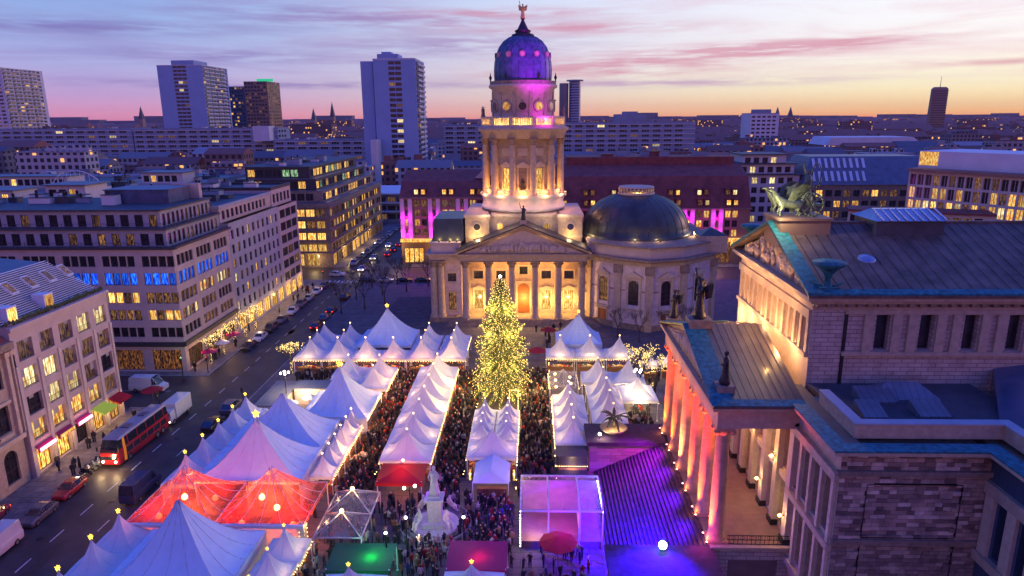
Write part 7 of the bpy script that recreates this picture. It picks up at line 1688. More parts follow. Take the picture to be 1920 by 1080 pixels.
# ------------------------------------------------------------------ monument
mo = thing('monument', (-10.6, 66.2, ZB), 'white marble poet monument with seated figures around its pedestal', 'monument')
mb = MB()
for k, (r, z0, z1) in enumerate(((4.2,.1,.3),(3.7,.3,.5),(3.2,.5,.75))): mb.lathe([(r,z0),(r,z1),(r-.4,z1)], 8, (-10.6,66.2), 0, False, math.pi/8)
part('steps', mb, 'sidewalk', mo)
mb = MB(); mb.lathe([(2.6,.75),(2.6,1.0),(2.4,1.0)], 24, (-10.6,66.2)); 
for k in range(20): a = 2*math.pi*k/20; mb.tube((-10.6+3.9*math.cos(a),66.2+3.9*math.sin(a),.1), (-10.6+3.9*math.cos(a),66.2+3.9*math.sin(a),1.2), .05, n=4)
mb.lathe([(3.9,1.15),(3.95,1.2),(3.9,1.25)], 24, (-10.6,66.2), cap=False); part('basin_rail', mb, 'marble', mo)
mb = MB(); mb.box(-11.9,-9.3,64.9,67.5,.75,1.5); mb.box(-11.35,-9.85,65.45,66.95,1.5,4.0); mb.box(-11.6,-9.6,65.2,67.2,4.0,4.25); mb.box(-11.2,-10.0,65.6,66.8,4.25,4.55); part('pedestal', mb, 'marble', mo)
sv = [(0,0,.55),(0,.05,.9),(0,0,1.2),(0,-.03,1.32),(0,-.05,1.45),(0,-.05,1.55)]; se = [(0,1),(1,2),(2,3),(3,4),(4,5)]; sr = [.22,.17,.2,.07,.11,.08]
for s in (-1, 1):
    b = len(sv); sv += [(s*.14,-.45,.6),(s*.16,-.55,.1),(s*.16,-.7,.05)]; se += [(0,b),(b,b+1),(b+1,b+2)]; sr += [.13,.09,.06]
    b = len(sv); sv += [(s*.24,0,1.12),(s*.34,-.15,.88),(s*.2,-.38,.78)]; se += [(2,b),(b,b+1),(b+1,b+2)]; sr += [.08,.065,.05]
sm_ = skinmesh('seated_figure_mesh', sv, se, sr, 1, ['marble'])
for k in range(4):
    a = R(45+90*k); o = inst('seated_figure', sm_, mo, (-10.6+2.0*math.sin(a), 66.2-2.0*math.cos(a), 1.3), a, (1.45,)*3)
o = part('poet_figure', robed('poet', 'marble', 3.3, 0), 'marble', mo, world=False); o.location = (0, 0, 4.45)
lamp((-11.9, 62.6, 1.6), 36, (1, .82, .85), .2); lamp((-9.0, 63.2, 3.6), 26, (1, .7, .5), .2)
def lamppost(x, y, h, n, lab, col='bulb_white', e=60, lc=(.85, .92, 1), group=None, r=.17):
    t = thing('street_lamp', (x, y, ZB), lab, 'street lamp', group); mb = MB()
    mb.lathe([(.25,.1),(.2,.5),(.09,.8),(.07,h-.4),(.12,h-.3),(.05,h)], 8, (x, y))
    for k in range(n):
        a = 2*math.pi*k/n+.4; mb.tube((x,y,h-.5), (x+.55*math.cos(a), y+.55*math.sin(a), h-.25), .035, n=4)
    part('post', mb, 'iron', t)
    for k in range(n):
        a = 2*math.pi*k/n+.4; mb = MB(); mb.ball((x+.58*math.cos(a), y+.58*math.sin(a), h-.05), r, 8, 6); part('globe', mb, col, t)
    if n != 1 or True:
        if n == 0: mb = MB(); mb.ball((x, y, h+.15), r*.85, 8, 6); part('globe', mb, col, t)
    lamp((x, y, h+.5), e, lc, .25); return t
for i, (x, y) in enumerate(((-12.9, 61.6), (-7.0, 61.8), (-14.4, 58.9), (-13.0, 64.8))): lamppost(x, y, 4.4 if i != 3 else 6.2, 0 if i < 2 else (0 if i == 2 else 2), ['bright cold lamp left of the monument', 'bright cold lamp right of the monument', 'bright cold lamp at the lower left of the monument', 'slim two-armed lamp standing just left of the monument'][i], e=50 if i < 3 else 15)
lamppost(-38.2, 98.0, 6.2, 4, 'ornate four-armed lamp standard beside the flat booth', e=140, lc=(1, .8, .55))
lamppost(16.2, 99.0, 6.4, 4, 'ornate four-armed lamp standard before the bright glowing tent', e=120, lc=(1, .8, .55)); lamppost(22.0, 103, 3.8, 1, 'single globe lamp near the hall columns', e=30, lc=(1, .8, .6))
lamppost(-60.5, 109.5, 4.2, 0, 'greenish bright lamp on the corner beside the white van', col='lit_green', e=60, lc=(.6, 1, .5), r=.2)
# trees
def baretree(x, y, h, lab, name='bare_tree', bulbs=0, group=None, seed=0, spread=.55, mt='bark', zb=ZB):
    rr = random.Random(seed+int(x*7+y*3)); t = thing(name, (x, y, zb), lab, 'tree', group); tr = MB(); br = MB(); tips = []
    tr.tube((x,y,zb), (x,y,zb+h*.34), .16*h/7, .11*h/7, 7)
    def grow(p, d, ln, r, dep):
        q = (p[0]+d[0]*ln, p[1]+d[1]*ln, p[2]+d[2]*ln); br.tube(p, q, r, r*.65, 4 if dep > 2 else 3)
        if dep <= 3: tips.append(((p[0]+q[0])/2, (p[1]+q[1])/2, (p[2]+q[2])/2)); tips.append(q)
        if dep == 0: return
        for k in range(3 if dep > 1 else 4):
            v = Vector((d[0]+rr.uniform(-1,1)*spread, d[1]+rr.uniform(-1,1)*spread, d[2]+rr.uniform(-.35,.6)*spread+.12)).normalized(); grow(q, tuple(v), ln*rr.uniform(.62,.85), r*.62, dep-1)
    for k in range(4): a = 2*math.pi*k/4+rr.random(); grow((x,y,zb+h*.33), tuple(Vector((math.cos(a)*.55, math.sin(a)*.55, 1)).normalized()), h*.20, .075*h/7, 4)
    part('trunk', tr, mt, t); part('crown', br, mt, t)
    if bulbs:
        mb = MB()
        for k in range(bulbs): p = rr.choice(tips); mb.octa((p[0]+rr.uniform(-.15,.15), p[1]+rr.uniform(-.15,.15), p[2]+rr.uniform(-.15,.15)), .055)
        for k in range(bulbs//6): mb.octa((x+rr.uniform(-.2,.2), y+rr.uniform(-.2,.2), zb+h*.34*rr.random()), .05)
        part('fairy_lights', mb, 'bulb_tree', t, stuff=True)
    return t
baretree(-42.9, 113.6, 6.2, 'small tree wound with yellow lights at the left end of the back row', bulbs=240)
lamp((-42.6, 112, 3.5), 60, YEL, .4)
for i, (x, y) in enumerate(((-59.8, 118.5), (-59.7, 123.6), (-59.7, 128.8), (-59.7, 134.2), (-59.7, 139.6))): baretree(x, y, 5.6, ORD[i]+' light-wrapped tree from the near corner along the left sidewalk', bulbs=150, seed=i); lamp((x+.6, y, 3.2), 60, WARM, .4)
for i, (x, y, h) in enumerate(((17.6, 104.8, 9.0), (19.2, 103.2, 8.0), (18.3, 107.0, 7.6))): baretree(x, y, h, ['tall light-wrapped tree behind the four-armed lamp on the right', 'light-wrapped tree nearest to the hall columns', 'light-wrapped tree farthest back beside the yellow-lit booths'][i], bulbs=200, seed=i+20, spread=.3)
for i in range(9):
    x, y = [(-44.5,152),(-40,156),(-36,160),(-44,164),(-38.5,169),(-33,173),(-43,177),(-28,178),(-37,181)][i]; baretree(x, y, 8.5, 'dark bare tree in the grove left of the cathedral', group='bare trees in the grove left of the cathedral', seed=i)
for i, (x, y) in enumerate(((17.5, 134), (21.5, 131.5), (27.5, 133.5), (31.5, 136))): baretree(x, y, 6.8, 'bare tree before the curved church wall', group='bare trees before the curved church wall', seed=i+40)
# ------------------------------------------------------------------ the Christmas tree
xt = thing('christmas_tree', (-4.9, 101.8, ZB), 'huge fir covered in golden fairy lights at the end of the middle tent row', 'tree')
TXm, TYm, TH, TR = -4.9, 101.8, 20.3, 5.3
mb = MB(); mb.tube((TXm,TYm,.1), (TXm,TYm,TH-.5), .32, .05, 8); part('trunk', mb, 'bark', xt)
rr = random.Random(5); fo = MB(); lb = MB()
nb = 720
for k in range(nb):
    s = (k+rr.random())/nb; z = 1.3+(TH-1.8)*(s**.82); f = 1-(z-1.0)/(TH-.6); r = TR*(f**.70)*rr.uniform(.60, 1.12)*(1+.12*math.sin(z*2.1)+.07*math.sin(3*k*2.39996))+.15
    a = k*2.39996+rr.uniform(-.2, .2); ca_, sa_ = math.cos(a), math.sin(a); drop = rr.uniform(.10, .38)*r
    tip = (TXm+ca_*r, TYm+sa_*r, z-drop*.6+.25); n = max(4, int(r*4.2))
    for j in range(n):
        t_ = .22+.78*(j+.5)/n; px, py, pz = TXm+ca_*r*t_, TYm+sa_*r*t_, z+.35*math.sin(t_*2.6)-drop*t_*t_
        wd = (.62*(1-t_*.62)+.10)*min(1, r/2.2+.35)
        for q in range(4):
            b = a+rr.choice((-1, 1))*rr.uniform(.5, 1.5); l = wd*rr.uniform(.7, 1.3); e = (px+math.cos(b)*l, py+math.sin(b)*l, pz-rr.uniform(.0,.28)); w_ = .075
            fo.face([(px-sa_*w_, py+ca_*w_, pz), (px+sa_*w_, py-ca_*w_, pz-.05), e], 0 if rr.random() < .6 else 1)
            fo.face([(px, py, pz+.07), (px, py, pz-.08), (e[0], e[1], e[2]+.03)], 0 if rr.random() < .6 else 1)
        if t_ > .35 and rr.random() < 1.0*(.5+.8*abs(math.sin(k*.37+z))):
            b = rr.uniform(0, 6.28); lb.octa((px+.3*wd*math.cos(b), py+.3*wd*math.sin(b), pz+.05), rr.uniform(.030, .055))
    lb.octa(tip, .06)
for k in range(28): a = 2*math.pi*k/28; fo.face([(TXm,TYm,TH-1.6), (TXm+.1,TYm,TH-1.5), (TXm+.5*math.cos(a),TYm+.5*math.sin(a),TH-1.5+rr.uniform(0,.9))])
part('crown', fo, ['needle', 'needle2'], xt, stuff=False); part('fairy_lights', lb, 'bulb_tree', xt, stuff=True)
inst('tree_star', starmesh(.3, 'bulb_white'), xt, (TXm, TYm, TH-.1))
for z, r in ((3, 5.6), (7.5, 4.6), (12, 3.6), (16, 2.6)):
    for k in range(4): a = R(-90+ (k-1.5)*62); lamp((TXm+r*math.cos(a), TYm+r*math.sin(a), z), 560, (1, .72, .24), .6)
mb = MB()
for (x0, x1, y0, y1) in ((-7.6, -2.2, 95.6, 95.75), (-7.6, -7.45, 95.75, 99), (-2.35, -2.2, 95.75, 99)): mb.box(x0, x1, y0, y1, .1, 1.1)
o = single('tree_fence', mb, 'wood', (-4.9, 97, ZB), 'low wooden fence strung with lights at the foot of the Christmas tree', 'fence')
mb = MB()
for k in range(26): mb.octa((-7.6+.21*k, 95.5, 1.2), .06)
for z in range(12): mb.octa((-2.1, 95.5, 1.2+.28*z), .06); mb.octa((-3.4, 95.5, 1.2+.28*z), .06)
for k in range(6): mb.octa((-3.4+.25*k, 95.5, 4.5), .06)
o = single('light_frame', mb, 'bulb', (-4.9, 95.5, ZB), 'string of warm lights along the fence below the Christmas tree', 'lights'); o['kind'] = 'stuff'

mb = MB(); random.seed(12)
for k in range(16):
    x = random.uniform(-56.5, -48.5); y = random.uniform(52, 180); w_, l_ = random.uniform(.8, 2.6), random.uniform(2, 9); mb.box(x, x+w_, y, y+l_, .004, .007, random.randint(0, 1))
for x, y in ((-70, 103), (-80, 108.5), (-62, 101)): mb.box(x, x+5, y, y+1.6, .004, .007, 0)
struct('road_patch', mb, [mat('fresh_asphalt', (.026, .022, .024), .5), mat('faded_asphalt', (.062, .052, .052), .7)])
for k, (x, y) in enumerate(((-53.4, 64), (-50.2, 71.5), (-53.8, 98), (-50.6, 88), (-53.2, 112), (-50.4, 127), (-53.6, 141))):
    mb = MB(); mb.lathe([(.42, .006), (.42, .014), (.3, .012)], 16, (x, y)); o = single('manhole_cover', mb, 'iron', (x, y, .006), 'round iron manhole cover in the avenue', 'manhole cover', 'manhole covers in the avenue')
for k, (x, y, s_) in enumerate(((-58.0, 97.2, 1), (-58.0, 113.4, 1), (-45.4, 98.6, -1), (-58.1, 183.5, 1), (-45.3, 183.8, -1))):
    t = thing('traffic_light', (x, y, .12), ['traffic light at the corner by the coach', 'traffic light below the corner block', 'traffic light at the kerb beside the flat booth', 'traffic light at the far left corner of the crossing', 'traffic light at the bare grove corner'][k], 'traffic light')
    mb = MB(); mb.tube((x,y,.12), (x,y,3.4), .06, n=6); part('pole', mb, 'iron', t); mb = MB(); mb.box(x-.16, x+.16, y-.22, y-.06, 2.5, 3.4); part('signal_head', mb, 'iron', t)
    mb = MB(); mb.octa((x, y-.24, 3.2 if k % 2 else 2.7), .09); part('signal_lamp', mb, 'bulb_red' if k % 2 else 'lit_green', t)
# ================================================================== VEHICLES (front toward -Y in local space)
VZ = .01
def loftbody(st, mi=0):
    """st: (y, half width, z bottom, z side, z top, top half width)"""
    mb = MB(); ring = []
    for (y, hw, zb, zm, zt, tw) in st:
        ring.append([(-hw*.92,y,zb),(-hw,y,zb+(zm-zb)*.35),(-hw,y,zm),(-tw,y,zt),(tw,y,zt),(hw,y,zm),(hw,y,zb+(zm-zb)*.35),(hw*.92,y,zb)])
    n = 8; vs = [p for r in ring for p in r]
    fs = [(i*n+k, (i+1)*n+k, (i+1)*n+k+1, i*n+k+1) for i in range(len(ring)-1) for k in range(n-1)] + [(i*n+n-1, (i+1)*n+n-1, (i+1)*n, i*n) for i in range(len(ring)-1)]
    mb.mesh(vs, fs+[tuple(range(n)), tuple(reversed(range((len(ring)-1)*n, len(ring)*n)))], mi, False); return mb
WH = {}
def wheelmesh(r, w):
    if ('w', r) not in WH:
        mb = MB(); mb.tube((-w/2,0,0),(w/2,0,0), r, n=16, sm=False); WH[('w', r)] = mb.data('tyre_mesh', 'rubber')
        mb = MB(); mb.tube((-w/2-.01,0,0),(w/2+.01,0,0), r*.6, n=10, sm=False); WH[('r', r)] = mb.data('rim_mesh', 'chrome')
    return WH[('w', r)], WH[('r', r)]
CARM = {}
def cardata(kind):
    if kind in CARM: return CARM[kind]
    if kind == 'van':
        L_, W_, H_ = 5.9, 2.0, 2.5; lo = [(-2.95,.80,.35,.6,.75,.7),(-2.9,.95,.28,.75,1.0,.85),(-2.1,1.0,.25,.95,1.25,.93),(-1.9,1.0,.25,1.1,1.30,.95),(2.9,1.0,.25,1.1,1.3,.95),(2.95,.96,.35,1.1,1.28,.9)]
        cab = [(-2.05,.93,1.25),(-1.35,.86,2.35),(-1.0,.85,2.48),(2.7,.85,2.5),(2.93,.88,1.28)]; glass = (-2.05, -.1)
    elif kind == 'suv':
        L_, W_, H_ = 4.7, 1.9, 1.75; lo = [(-2.35,.72,.35,.65,.75,.62),(-2.28,.90,.25,.75,.92,.78),(-1.2,.95,.22,.88,1.06,.86),(2.2,.95,.22,.92,1.10,.86),(2.32,.85,.35,.85,1.0,.76)]
        cab = [(-1.25,.84,1.04),(-.55,.70,1.62),(-.2,.68,1.70),(1.6,.68,1.72),(2.2,.80,1.08)]; glass = None
    else:
        L_, W_, H_ = 4.5, 1.8, 1.45; lo = [(-2.25,.68,.32,.55,.62,.58),(-2.18,.86,.22,.62,.76,.74),(-1.0,.90,.18,.78,.92,.82),(1.4,.90,.18,.80,.95,.82),(2.1,.88,.20,.78,.92,.78),(2.23,.72,.3,.7,.8,.64)]
        cab = [(-1.05,.80,.90),(-.35,.64,1.36),(-.05,.62,1.42),(.95,.62,1.42),(1.35,.64,1.34),(2.0,.76,.92)]; glass = None
    body = loftbody(lo)
    g = MB(); vs = []
    zb = cab[0][2]
    n = len(cab)
    for (y, hw, z) in cab: vs += [(-hw,y,z),(hw,y,z)]
    vb = [(-.86 if kind == 'car' else (-.95 if kind == 'van' else -.88),y,zb-.04) for (y, _, z) in cab] + [((.86 if kind == 'car' else (.95 if kind == 'van' else .88)),y,zb-.04) for (y, _, z) in cab]
    gl = [(2*i, 2*i+2, 2*i+3, 2*i+1) for i in range(n-1)]
    b0 = 2*n; allv = vs+vb
    sl = [(b0+i, b0+i+1, 2*(i+1), 2*i) for i in range(n-1)]; sr = [(b0+n+i, 2*i+1, 2*(i+1)+1, b0+n+i+1) for i in range(n-1)]
    roofm = MB()
    for i, f in enumerate(gl):
        steep = abs(cab[i+1][2]-cab[i][2]) > .28*abs(cab[i+1][0]-cab[i][0])
        (g if steep else roofm).mesh([allv[k] for k in f], [(0,1,2,3)], 0)
    for f in sl+sr:
        ym = sum(allv[k][1] for k in f)/4
        (g if (kind != 'van' or ym < -.4) else roofm).mesh([allv[k] for k in f], [(0,1,2,3)], 0)
    # pillars
    for sgn in (-1, 1):
        for (y, hw, z) in cab[1:-1]:
            roofm.tube((sgn*(hw+.01), y, z), (sgn*.88*(1 if kind != 'van' else 1.06), y, zb-.02), .035, n=4)
        for (a, b) in zip(cab, cab[1:]): roofm.tube((sgn*a[1], a[0], a[2]+.005), (sgn*b[1], b[0], b[2]+.005), .04, n=4)
        roofm.box(sgn*.92-.08, sgn*.92+.08, cab[0][0]+.25, cab[0][0]+.4, zb+.02, zb+.18)
    if kind == 'van':
        for sgn in (-1, 1): g.box(sgn*.96-.01, sgn*.96+.01, -.2, -.19, 1.2, 1.21)
    CARM[kind] = (body, g, roofm, L_, W_, H_); return CARM[kind]
CC = {}
def car(kind, color, x, y, rz, label, group=None, lights=False, tail=False, name=None):
    key = (kind, color)
    body, g, rf, L_, W_, H_ = cardata(kind)
    if key not in CC: CC[key] = (body.data('car_body_mesh', 'p_'+color), g.data('car_window_mesh', 'carglass'), rf.data('car_roof_mesh', 'p_'+color))
    t = thing(name or {'van': 'parked_van', 'suv': 'parked_car', 'car': 'parked_car'}[kind], (x, y, VZ), label, 'van' if kind == 'van' else 'car', group, rz)
    for nm, me in zip(('body', 'windows', 'roof'), CC[key]): inst(nm, me, t, (0,0,0), world=False)
    r = .34 if kind != 'car' else .31; wm, rm = wheelmesh(r, .22)
    for sx in (-1, 1):
        for yy in (-L_*.31, L_*.31):
            w = inst('wheel', wm, t, (sx*(W_/2-.10), yy, r), world=False); inst('rim', rm, w, (0,0,0), world=False)
        if ('hl', lights) not in WH: q = MB(); q.box(-.17,.17,-.05,.06,-.08,.08); WH[('hl', True)] = q.data('headlight_mesh', 'head'); WH[('hl', False)] = q.data('headlight_off_mesh', 'pane_sky'); WH['tl'] = q.data('tail_light_mesh', 'tail'); WH['tlo'] = q.data('tail_light_off_mesh', 'p_darkred')
        z = {'van': .8, 'suv': .78, 'car': .62}[kind]
        inst('headlight', WH[('hl', lights)], t, (sx*W_*.36, -L_/2+.06, z), world=False); inst('tail_light', WH['tl'] if tail else WH['tlo'], t, (sx*W_*.38, L_/2-.05, z+.08), world=False)
    if lights:
        c, s = math.cos(rz), math.sin(rz); lamp((x+s*(L_/2+1.2), y-c*(L_/2+1.2), .8), 40, (1, .8, .5), .2)
    return t
pi = math.pi
S_ = 'along the left kerb'
car('van', 'white', -57.0+.9, 61.0, 0, 'white van at the very left edge of the picture')
car('car', 'red', -61.3, 67.0, .1, 'red car at the left picture edge showing only its glow', tail=True)
car('car', 'grey', -56.3, 67.8, 0, 'dark grey estate car parked between the white van and the red car')
car('car', 'red', -56.4, 73.4, 0, 'bright red car parked by the left kerb before the motorcycles')
car('van', 'blue', -47.6, 73.4, pi, 'dark blue minibus driving beside the red lit tents', tail=False, name='minibus')
car('van', 'white', -64.4, 105.6, pi/2, 'white delivery van turning out of the side street')
car('car', 'black', -47.2, 91.8, pi, 'black car parked beside the third kerbside tent'); car('suv', 'grey', -46.9, 97.6, pi, 'dark car parked beyond the black one by the kerbside tents')
lst = [('car','black',127.2),('car','white',132.8),('suv','black',138.9),('car','grey',145.4),('car','white',152.6),('suv','grey',158.6),('car','silver',164.4),('car','white',171.4),('car','black',177.6)]
for i, (k, c, y) in enumerate(lst): car(k, c, -56.2, y, 0, ['black','white','tall black','grey','white','tall grey','silver','white','black'][i]+' car, '+['nearest the light-wrapped trees','second from the light-wrapped trees','third from the light-wrapped trees','fourth from the light-wrapped trees','fifth from the light-wrapped trees','sixth along the far left kerb','seventh along the far left kerb','eighth along the far left kerb','last before the crossing on the left kerb'][i], 'cars parked along the far left kerb')
for i, (c, y) in enumerate((('darkred', 141), ('grey', 147.5), ('black', 153.5), ('black', 166))): car('car', c, -46.9-.15*i, y, pi, ['dark red car with lit tail lamps','grey car','black car','last black car'][i]+' at the right kerb '+['behind the back tent row','two places beyond the back tent row','three places beyond the back tent row','next to the bare grove'][i], 'cars along the right kerb beyond the tents', tail=(i in (0, 2)))
car('car', 'white', -56.5, 191.5, pi/2, 'white car crossing at the avenue junction', lights=False)
random.seed(9)
for i in range(16):
    y = 207+6.0*i; car('car' if i % 3 else 'suv', random.choice(['silver','blue','grey','silver','black']), -55.5+.2*i*0, y, 0, ['first','second','third','fourth','fifth','sixth','seventh','eighth','ninth','tenth','eleventh','twelfth','thirteenth','fourteenth','fifteenth','last'][i]+' car of the parked line beyond the crossing on the left', 'parked line of cars beyond the crossing on the left', name='parked_car')
for i, (x, y, l) in enumerate(((-51.0, 199, True), (-51.3, 216, True), (-48.0, 222, False), (-47.6, 230, False), (-47.8, 240, False), (-51.0, 238, True), (-47.7, 252, False))):
    car('car', ['white','silver','red','black','red','white','black'][i], x, y, 0 if l else pi, ['oncoming white car with bright headlamps at the crossing','oncoming silver car behind the crossing','red car with lit tail lamps driving away','black car with lit tail lamps driving away','second red car driving away near the hotel','farther oncoming white car','farthest black car driving away'][i], lights=l, tail=not l, name='driving_car')
for i in range(7): car('car', random.choice(['silver','white','grey','black']), -46.0+5.2*i, 184.2, pi/2, ORD[i]+' car from the left in the row parked behind the grove', 'cars parked behind the grove', name='parked_car')
# motor scooters
def scooter(x, y, rz, label, c):
    t = thing('motorcycle', (x, y, .12), label, 'motorcycle', None, rz); wm, rm = wheelmesh(.29, .12)
    for yy in (-.6, .6): w = inst('wheel', wm, t, (0, yy, .29), world=False); inst('rim', rm, w, (0,0,0), world=False)
    mb = MB(); mb.hexa([(-.12,-.3,.35),(.12,-.3,.35),(.15,.55,.4),(-.15,.55,.4)],[(-.1,-.25,.75),(.1,-.25,.75),(.12,.6,.8),(-.12,.6,.8)]); mb.tube((0,-.6,.3),(0,-.42,1.0),.045); mb.box(-.16,.16,-.55,-.4,.5,.9); part('body', mb, 'p_'+c, t, world=False)
    mb = MB(); mb.box(-.13,.13,-.05,.65,.8,.9); part('saddle', mb, 'rubber', t, world=False)
    mb = MB(); mb.tube((-.34,-.38,1.05),(.34,-.38,1.05),.025); part('handlebar', mb, 'steel', t, world=False)
    mb = MB(); mb.mesh([(-.2,-.5,.95),(.2,-.5,.95),(.17,-.38,1.4),(-.17,-.38,1.4)],[(0,1,2,3)]); part('windscreen', mb, 'pane_sky', t, world=False)
for i in range(6): scooter(-57.0-.1*(i % 2), 77.4+1.05*i, pi/2+.25*math.sin(i*2), ORD[i]+' motorcycle from the red car in the row at the left kerb', ['black','grey','silver','black','red','cream'][i])
# coach and lorry
t = thing('coach', (-54.9, 85.4, VZ), 'red double-deck tour coach with grey roof coming down the street', 'bus', None, -.035)
L2 = 6.0
mb = MB(); st = [(-6.0,1.15,.5,1.7,2.0,1.1),(-5.85,1.25,.35,1.9,2.35,1.22),(-5.5,1.27,.3,2.0,2.4,1.25),(5.9,1.27,.3,2.0,2.4,1.25),(6.0,1.2,.4,1.95,2.35,1.18)]; part('body', loftbody(st), 'p_red', t, world=False)
mb = MB(); mb.hexa([(-1.24,-5.7,2.38),(1.24,-5.7,2.38),(1.24,5.95,2.38),(-1.24,5.95,2.38)],[(-1.12,-5.1,3.6),(1.12,-5.1,3.6),(1.12,5.8,3.6),(-1.12,5.8,3.6)]); part('upper_windows', mb, 'carglass', t, world=False)
mb = MB(); mb.hexa([(-1.16,-5.3,3.6),(1.16,-5.3,3.6),(1.16,5.85,3.6),(-1.16,5.85,3.6)],[(-1.0,-4.9,3.85),(1.0,-4.9,3.85),(1.0,5.7,3.85),(-1.0,5.7,3.85)]); part('roof', mb, 'p_silver', t, world=False)
for yy in (-2.2, 1.6): mb = MB(); mb.box(-.5,.5,yy,yy+1.2,3.85,4.0); part('roof_hatch', mb, 'p_grey', t, world=False)
mb = MB(); mb.hexa([(-1.16,-6.04,1.15),(1.16,-6.04,1.15),(1.2,-5.84,1.15),(-1.2,-5.84,1.15)],[(-1.14,-5.93,2.34),(1.14,-5.93,2.34),(1.2,-5.6,2.34),(-1.2,-5.6,2.34)]); part('windscreen', mb, 'carglass', t, world=False)
for sx in (-1, 1):
    for k in range(6): mb = MB(); mb.box(sx*1.265-.02, sx*1.265+.02, -4.1+1.6*k, -2.75+1.6*k, 1.25, 2.0); part('side_window', mb, 'carglass', t, world=False)
    for k in range(5): mb = MB(); mb.hexa([(sx*1.24-.02,-3.6+2.1*k,2.4),(sx*1.24+.03,-3.6+2.1*k,2.4),(sx*1.24+.03,-3.5+2.1*k,2.4),(sx*1.24-.02,-3.5+2.1*k,2.4)],[(sx*1.13-.02,-3.6+2.1*k,3.6),(sx*1.13+.03,-3.6+2.1*k,3.6),(sx*1.13+.03,-3.5+2.1*k,3.6),(sx*1.13-.02,-3.5+2.1*k,3.6)]); part('pillar', mb, 'p_red', t, world=False)
    mb = MB(); mb.box(sx*1.27-.02, sx*1.27+.03, -4.7, -4.25, .45, 2.38); mb.hexa([(sx*1.26-.02,-4.7,2.38),(sx*1.26+.03,-4.7,2.38),(sx*1.26+.03,-4.3,2.38),(sx*1.26-.02,-4.3,2.38)],[(sx*1.15-.02,-4.6,3.6),(sx*1.15+.03,-4.6,3.6),(sx*1.15+.03,-4.2,3.6),(sx*1.15-.02,-4.2,3.6)]); part('stripe', mb, emit('glowing_orange_stripe', (.75, .25, .02), .25), t, world=False)  # stripe paint carries a faint added glow; no lamp in it
    for yy in (-3.6, 2.8, 4.2): wm, rm = wheelmesh(.5, .3); w = inst('wheel', wm, t, (sx*1.16, yy, .5), world=False); inst('rim', rm, w, (0,0,0), world=False)
    mb = MB(); mb.ball((sx*.85,-6.0,.85), .17, 8, 5); part('headlight', mb, 'head', t, world=False)
    mb = MB(); mb.tube((sx*1.1,-5.6,3.0),(sx*1.45,-6.0,2.9), .04, n=4); mb.box(sx*1.45-.1, sx*1.45+.1, -6.05,-5.95,2.3,2.9); part('mirror', mb, 'iron', t, world=False)
lamp((-55.5, 77.9, 1.0), 130, (1, .66, .3), .2); lamp((-53.5, 77.9, 1.0), 130, (1, .66, .3), .2)
t = thing('lorry', (-54.4, 94.9, VZ), 'pale turquoise white lorry right behind the red coach', 'lorry')
part('cab', loftbody([(-3.6,1.0,.5,1.3,1.6,.95),(-3.5,1.15,.4,1.5,2.6,1.0),(-2.0,1.18,.4,1.5,2.75,1.05)]), 'p_cream', t, world=False)
mb = MB(); mb.hexa([(-1.05,-3.58,1.5),(1.05,-3.58,1.5),(1.1,-3.48,1.5),(-1.1,-3.48,1.5)],[(-.98,-3.54,2.3),(.98,-3.54,2.3),(1.0,-3.4,2.3),(-1.0,-3.4,2.3)]); part('windscreen', mb, 'carglass', t, world=False)
mb = MB(); mb.box(-1.25,1.25,-1.85,3.6,.75,3.5); mb.hexa([(-1.25,-1.85,3.5),(1.25,-1.85,3.5),(1.25,3.6,3.5),(-1.25,3.6,3.5)],[(-1.1,-1.7,3.62),(1.1,-1.7,3.62),(1.1,3.45,3.62),(-1.1,3.45,3.62)]); part('box_body', mb, 'p_cream', t, world=False)
for sx in (-1, 1):
    for yy in (-2.7, 2.3): wm, rm = wheelmesh(.5, .3); w = inst('wheel', wm, t, (sx*1.08, yy, .5), world=False); inst('rim', rm, w, (0,0,0), world=False)
    mb = MB(); mb.box(sx*.8-.15, sx*.8+.15, -3.66, -3.55, .7, .9); part('headlight', mb, 'head', t, world=False)
t.scale = (.86, .86, .82)
# sidewalk terrace parasols and tables under the corner block
for i in range(5):
    t = umbrella(-59.6, 115.4+0*i+5.2*i+2.4, 1.5, 2.6, 'wall_fabric' if i % 2 else 'magenta_fabric', ORD[i]+' terrace parasol on the left sidewalk from the near corner') if i < 3 else None
    lamp((-60.8, 117+11*i, 2.4), 110, WARM, .3)
for (y, e) in ((79, 90), (83, 100), (87, 60), (91, 120), (94.5, 90)): lamp((-61.6, y, 2.6), e, (1, .62, .28), .25)
for y in (145, 156, 167, 176): lamp((-60.4, y, 3.0), 160, YEL, .3)
for y in (215, 232, 250): lamp((-59.0, y, 3.4), 420, YEL, .4)
lamp((-66, 200.6, 3.0), 320, YEL, .4); lamp((-42, 205, 5.5), 300, YEL, .4); lamp((-30, 205, 5), 200, WARM, .4)
for (x, y) in ((20, 205), (38, 205), (56, 205)): lamp((x, y, 5), 260, YEL, .4)
for (x, y, e) in ((-22.2, 80, 110), (-22.2, 88, 120), (-21.8, 96, 110), (-21.6, 104, 90), (-12.2, 92, 60), (-12.2, 102, 60), (1.0, 90, 60), (1.4, 100, 60), (-28, 111.2, 70), (-16, 111.4, 70)): lamp((x, y, 3.4), e*4.2, (1, .44, .14), .3)
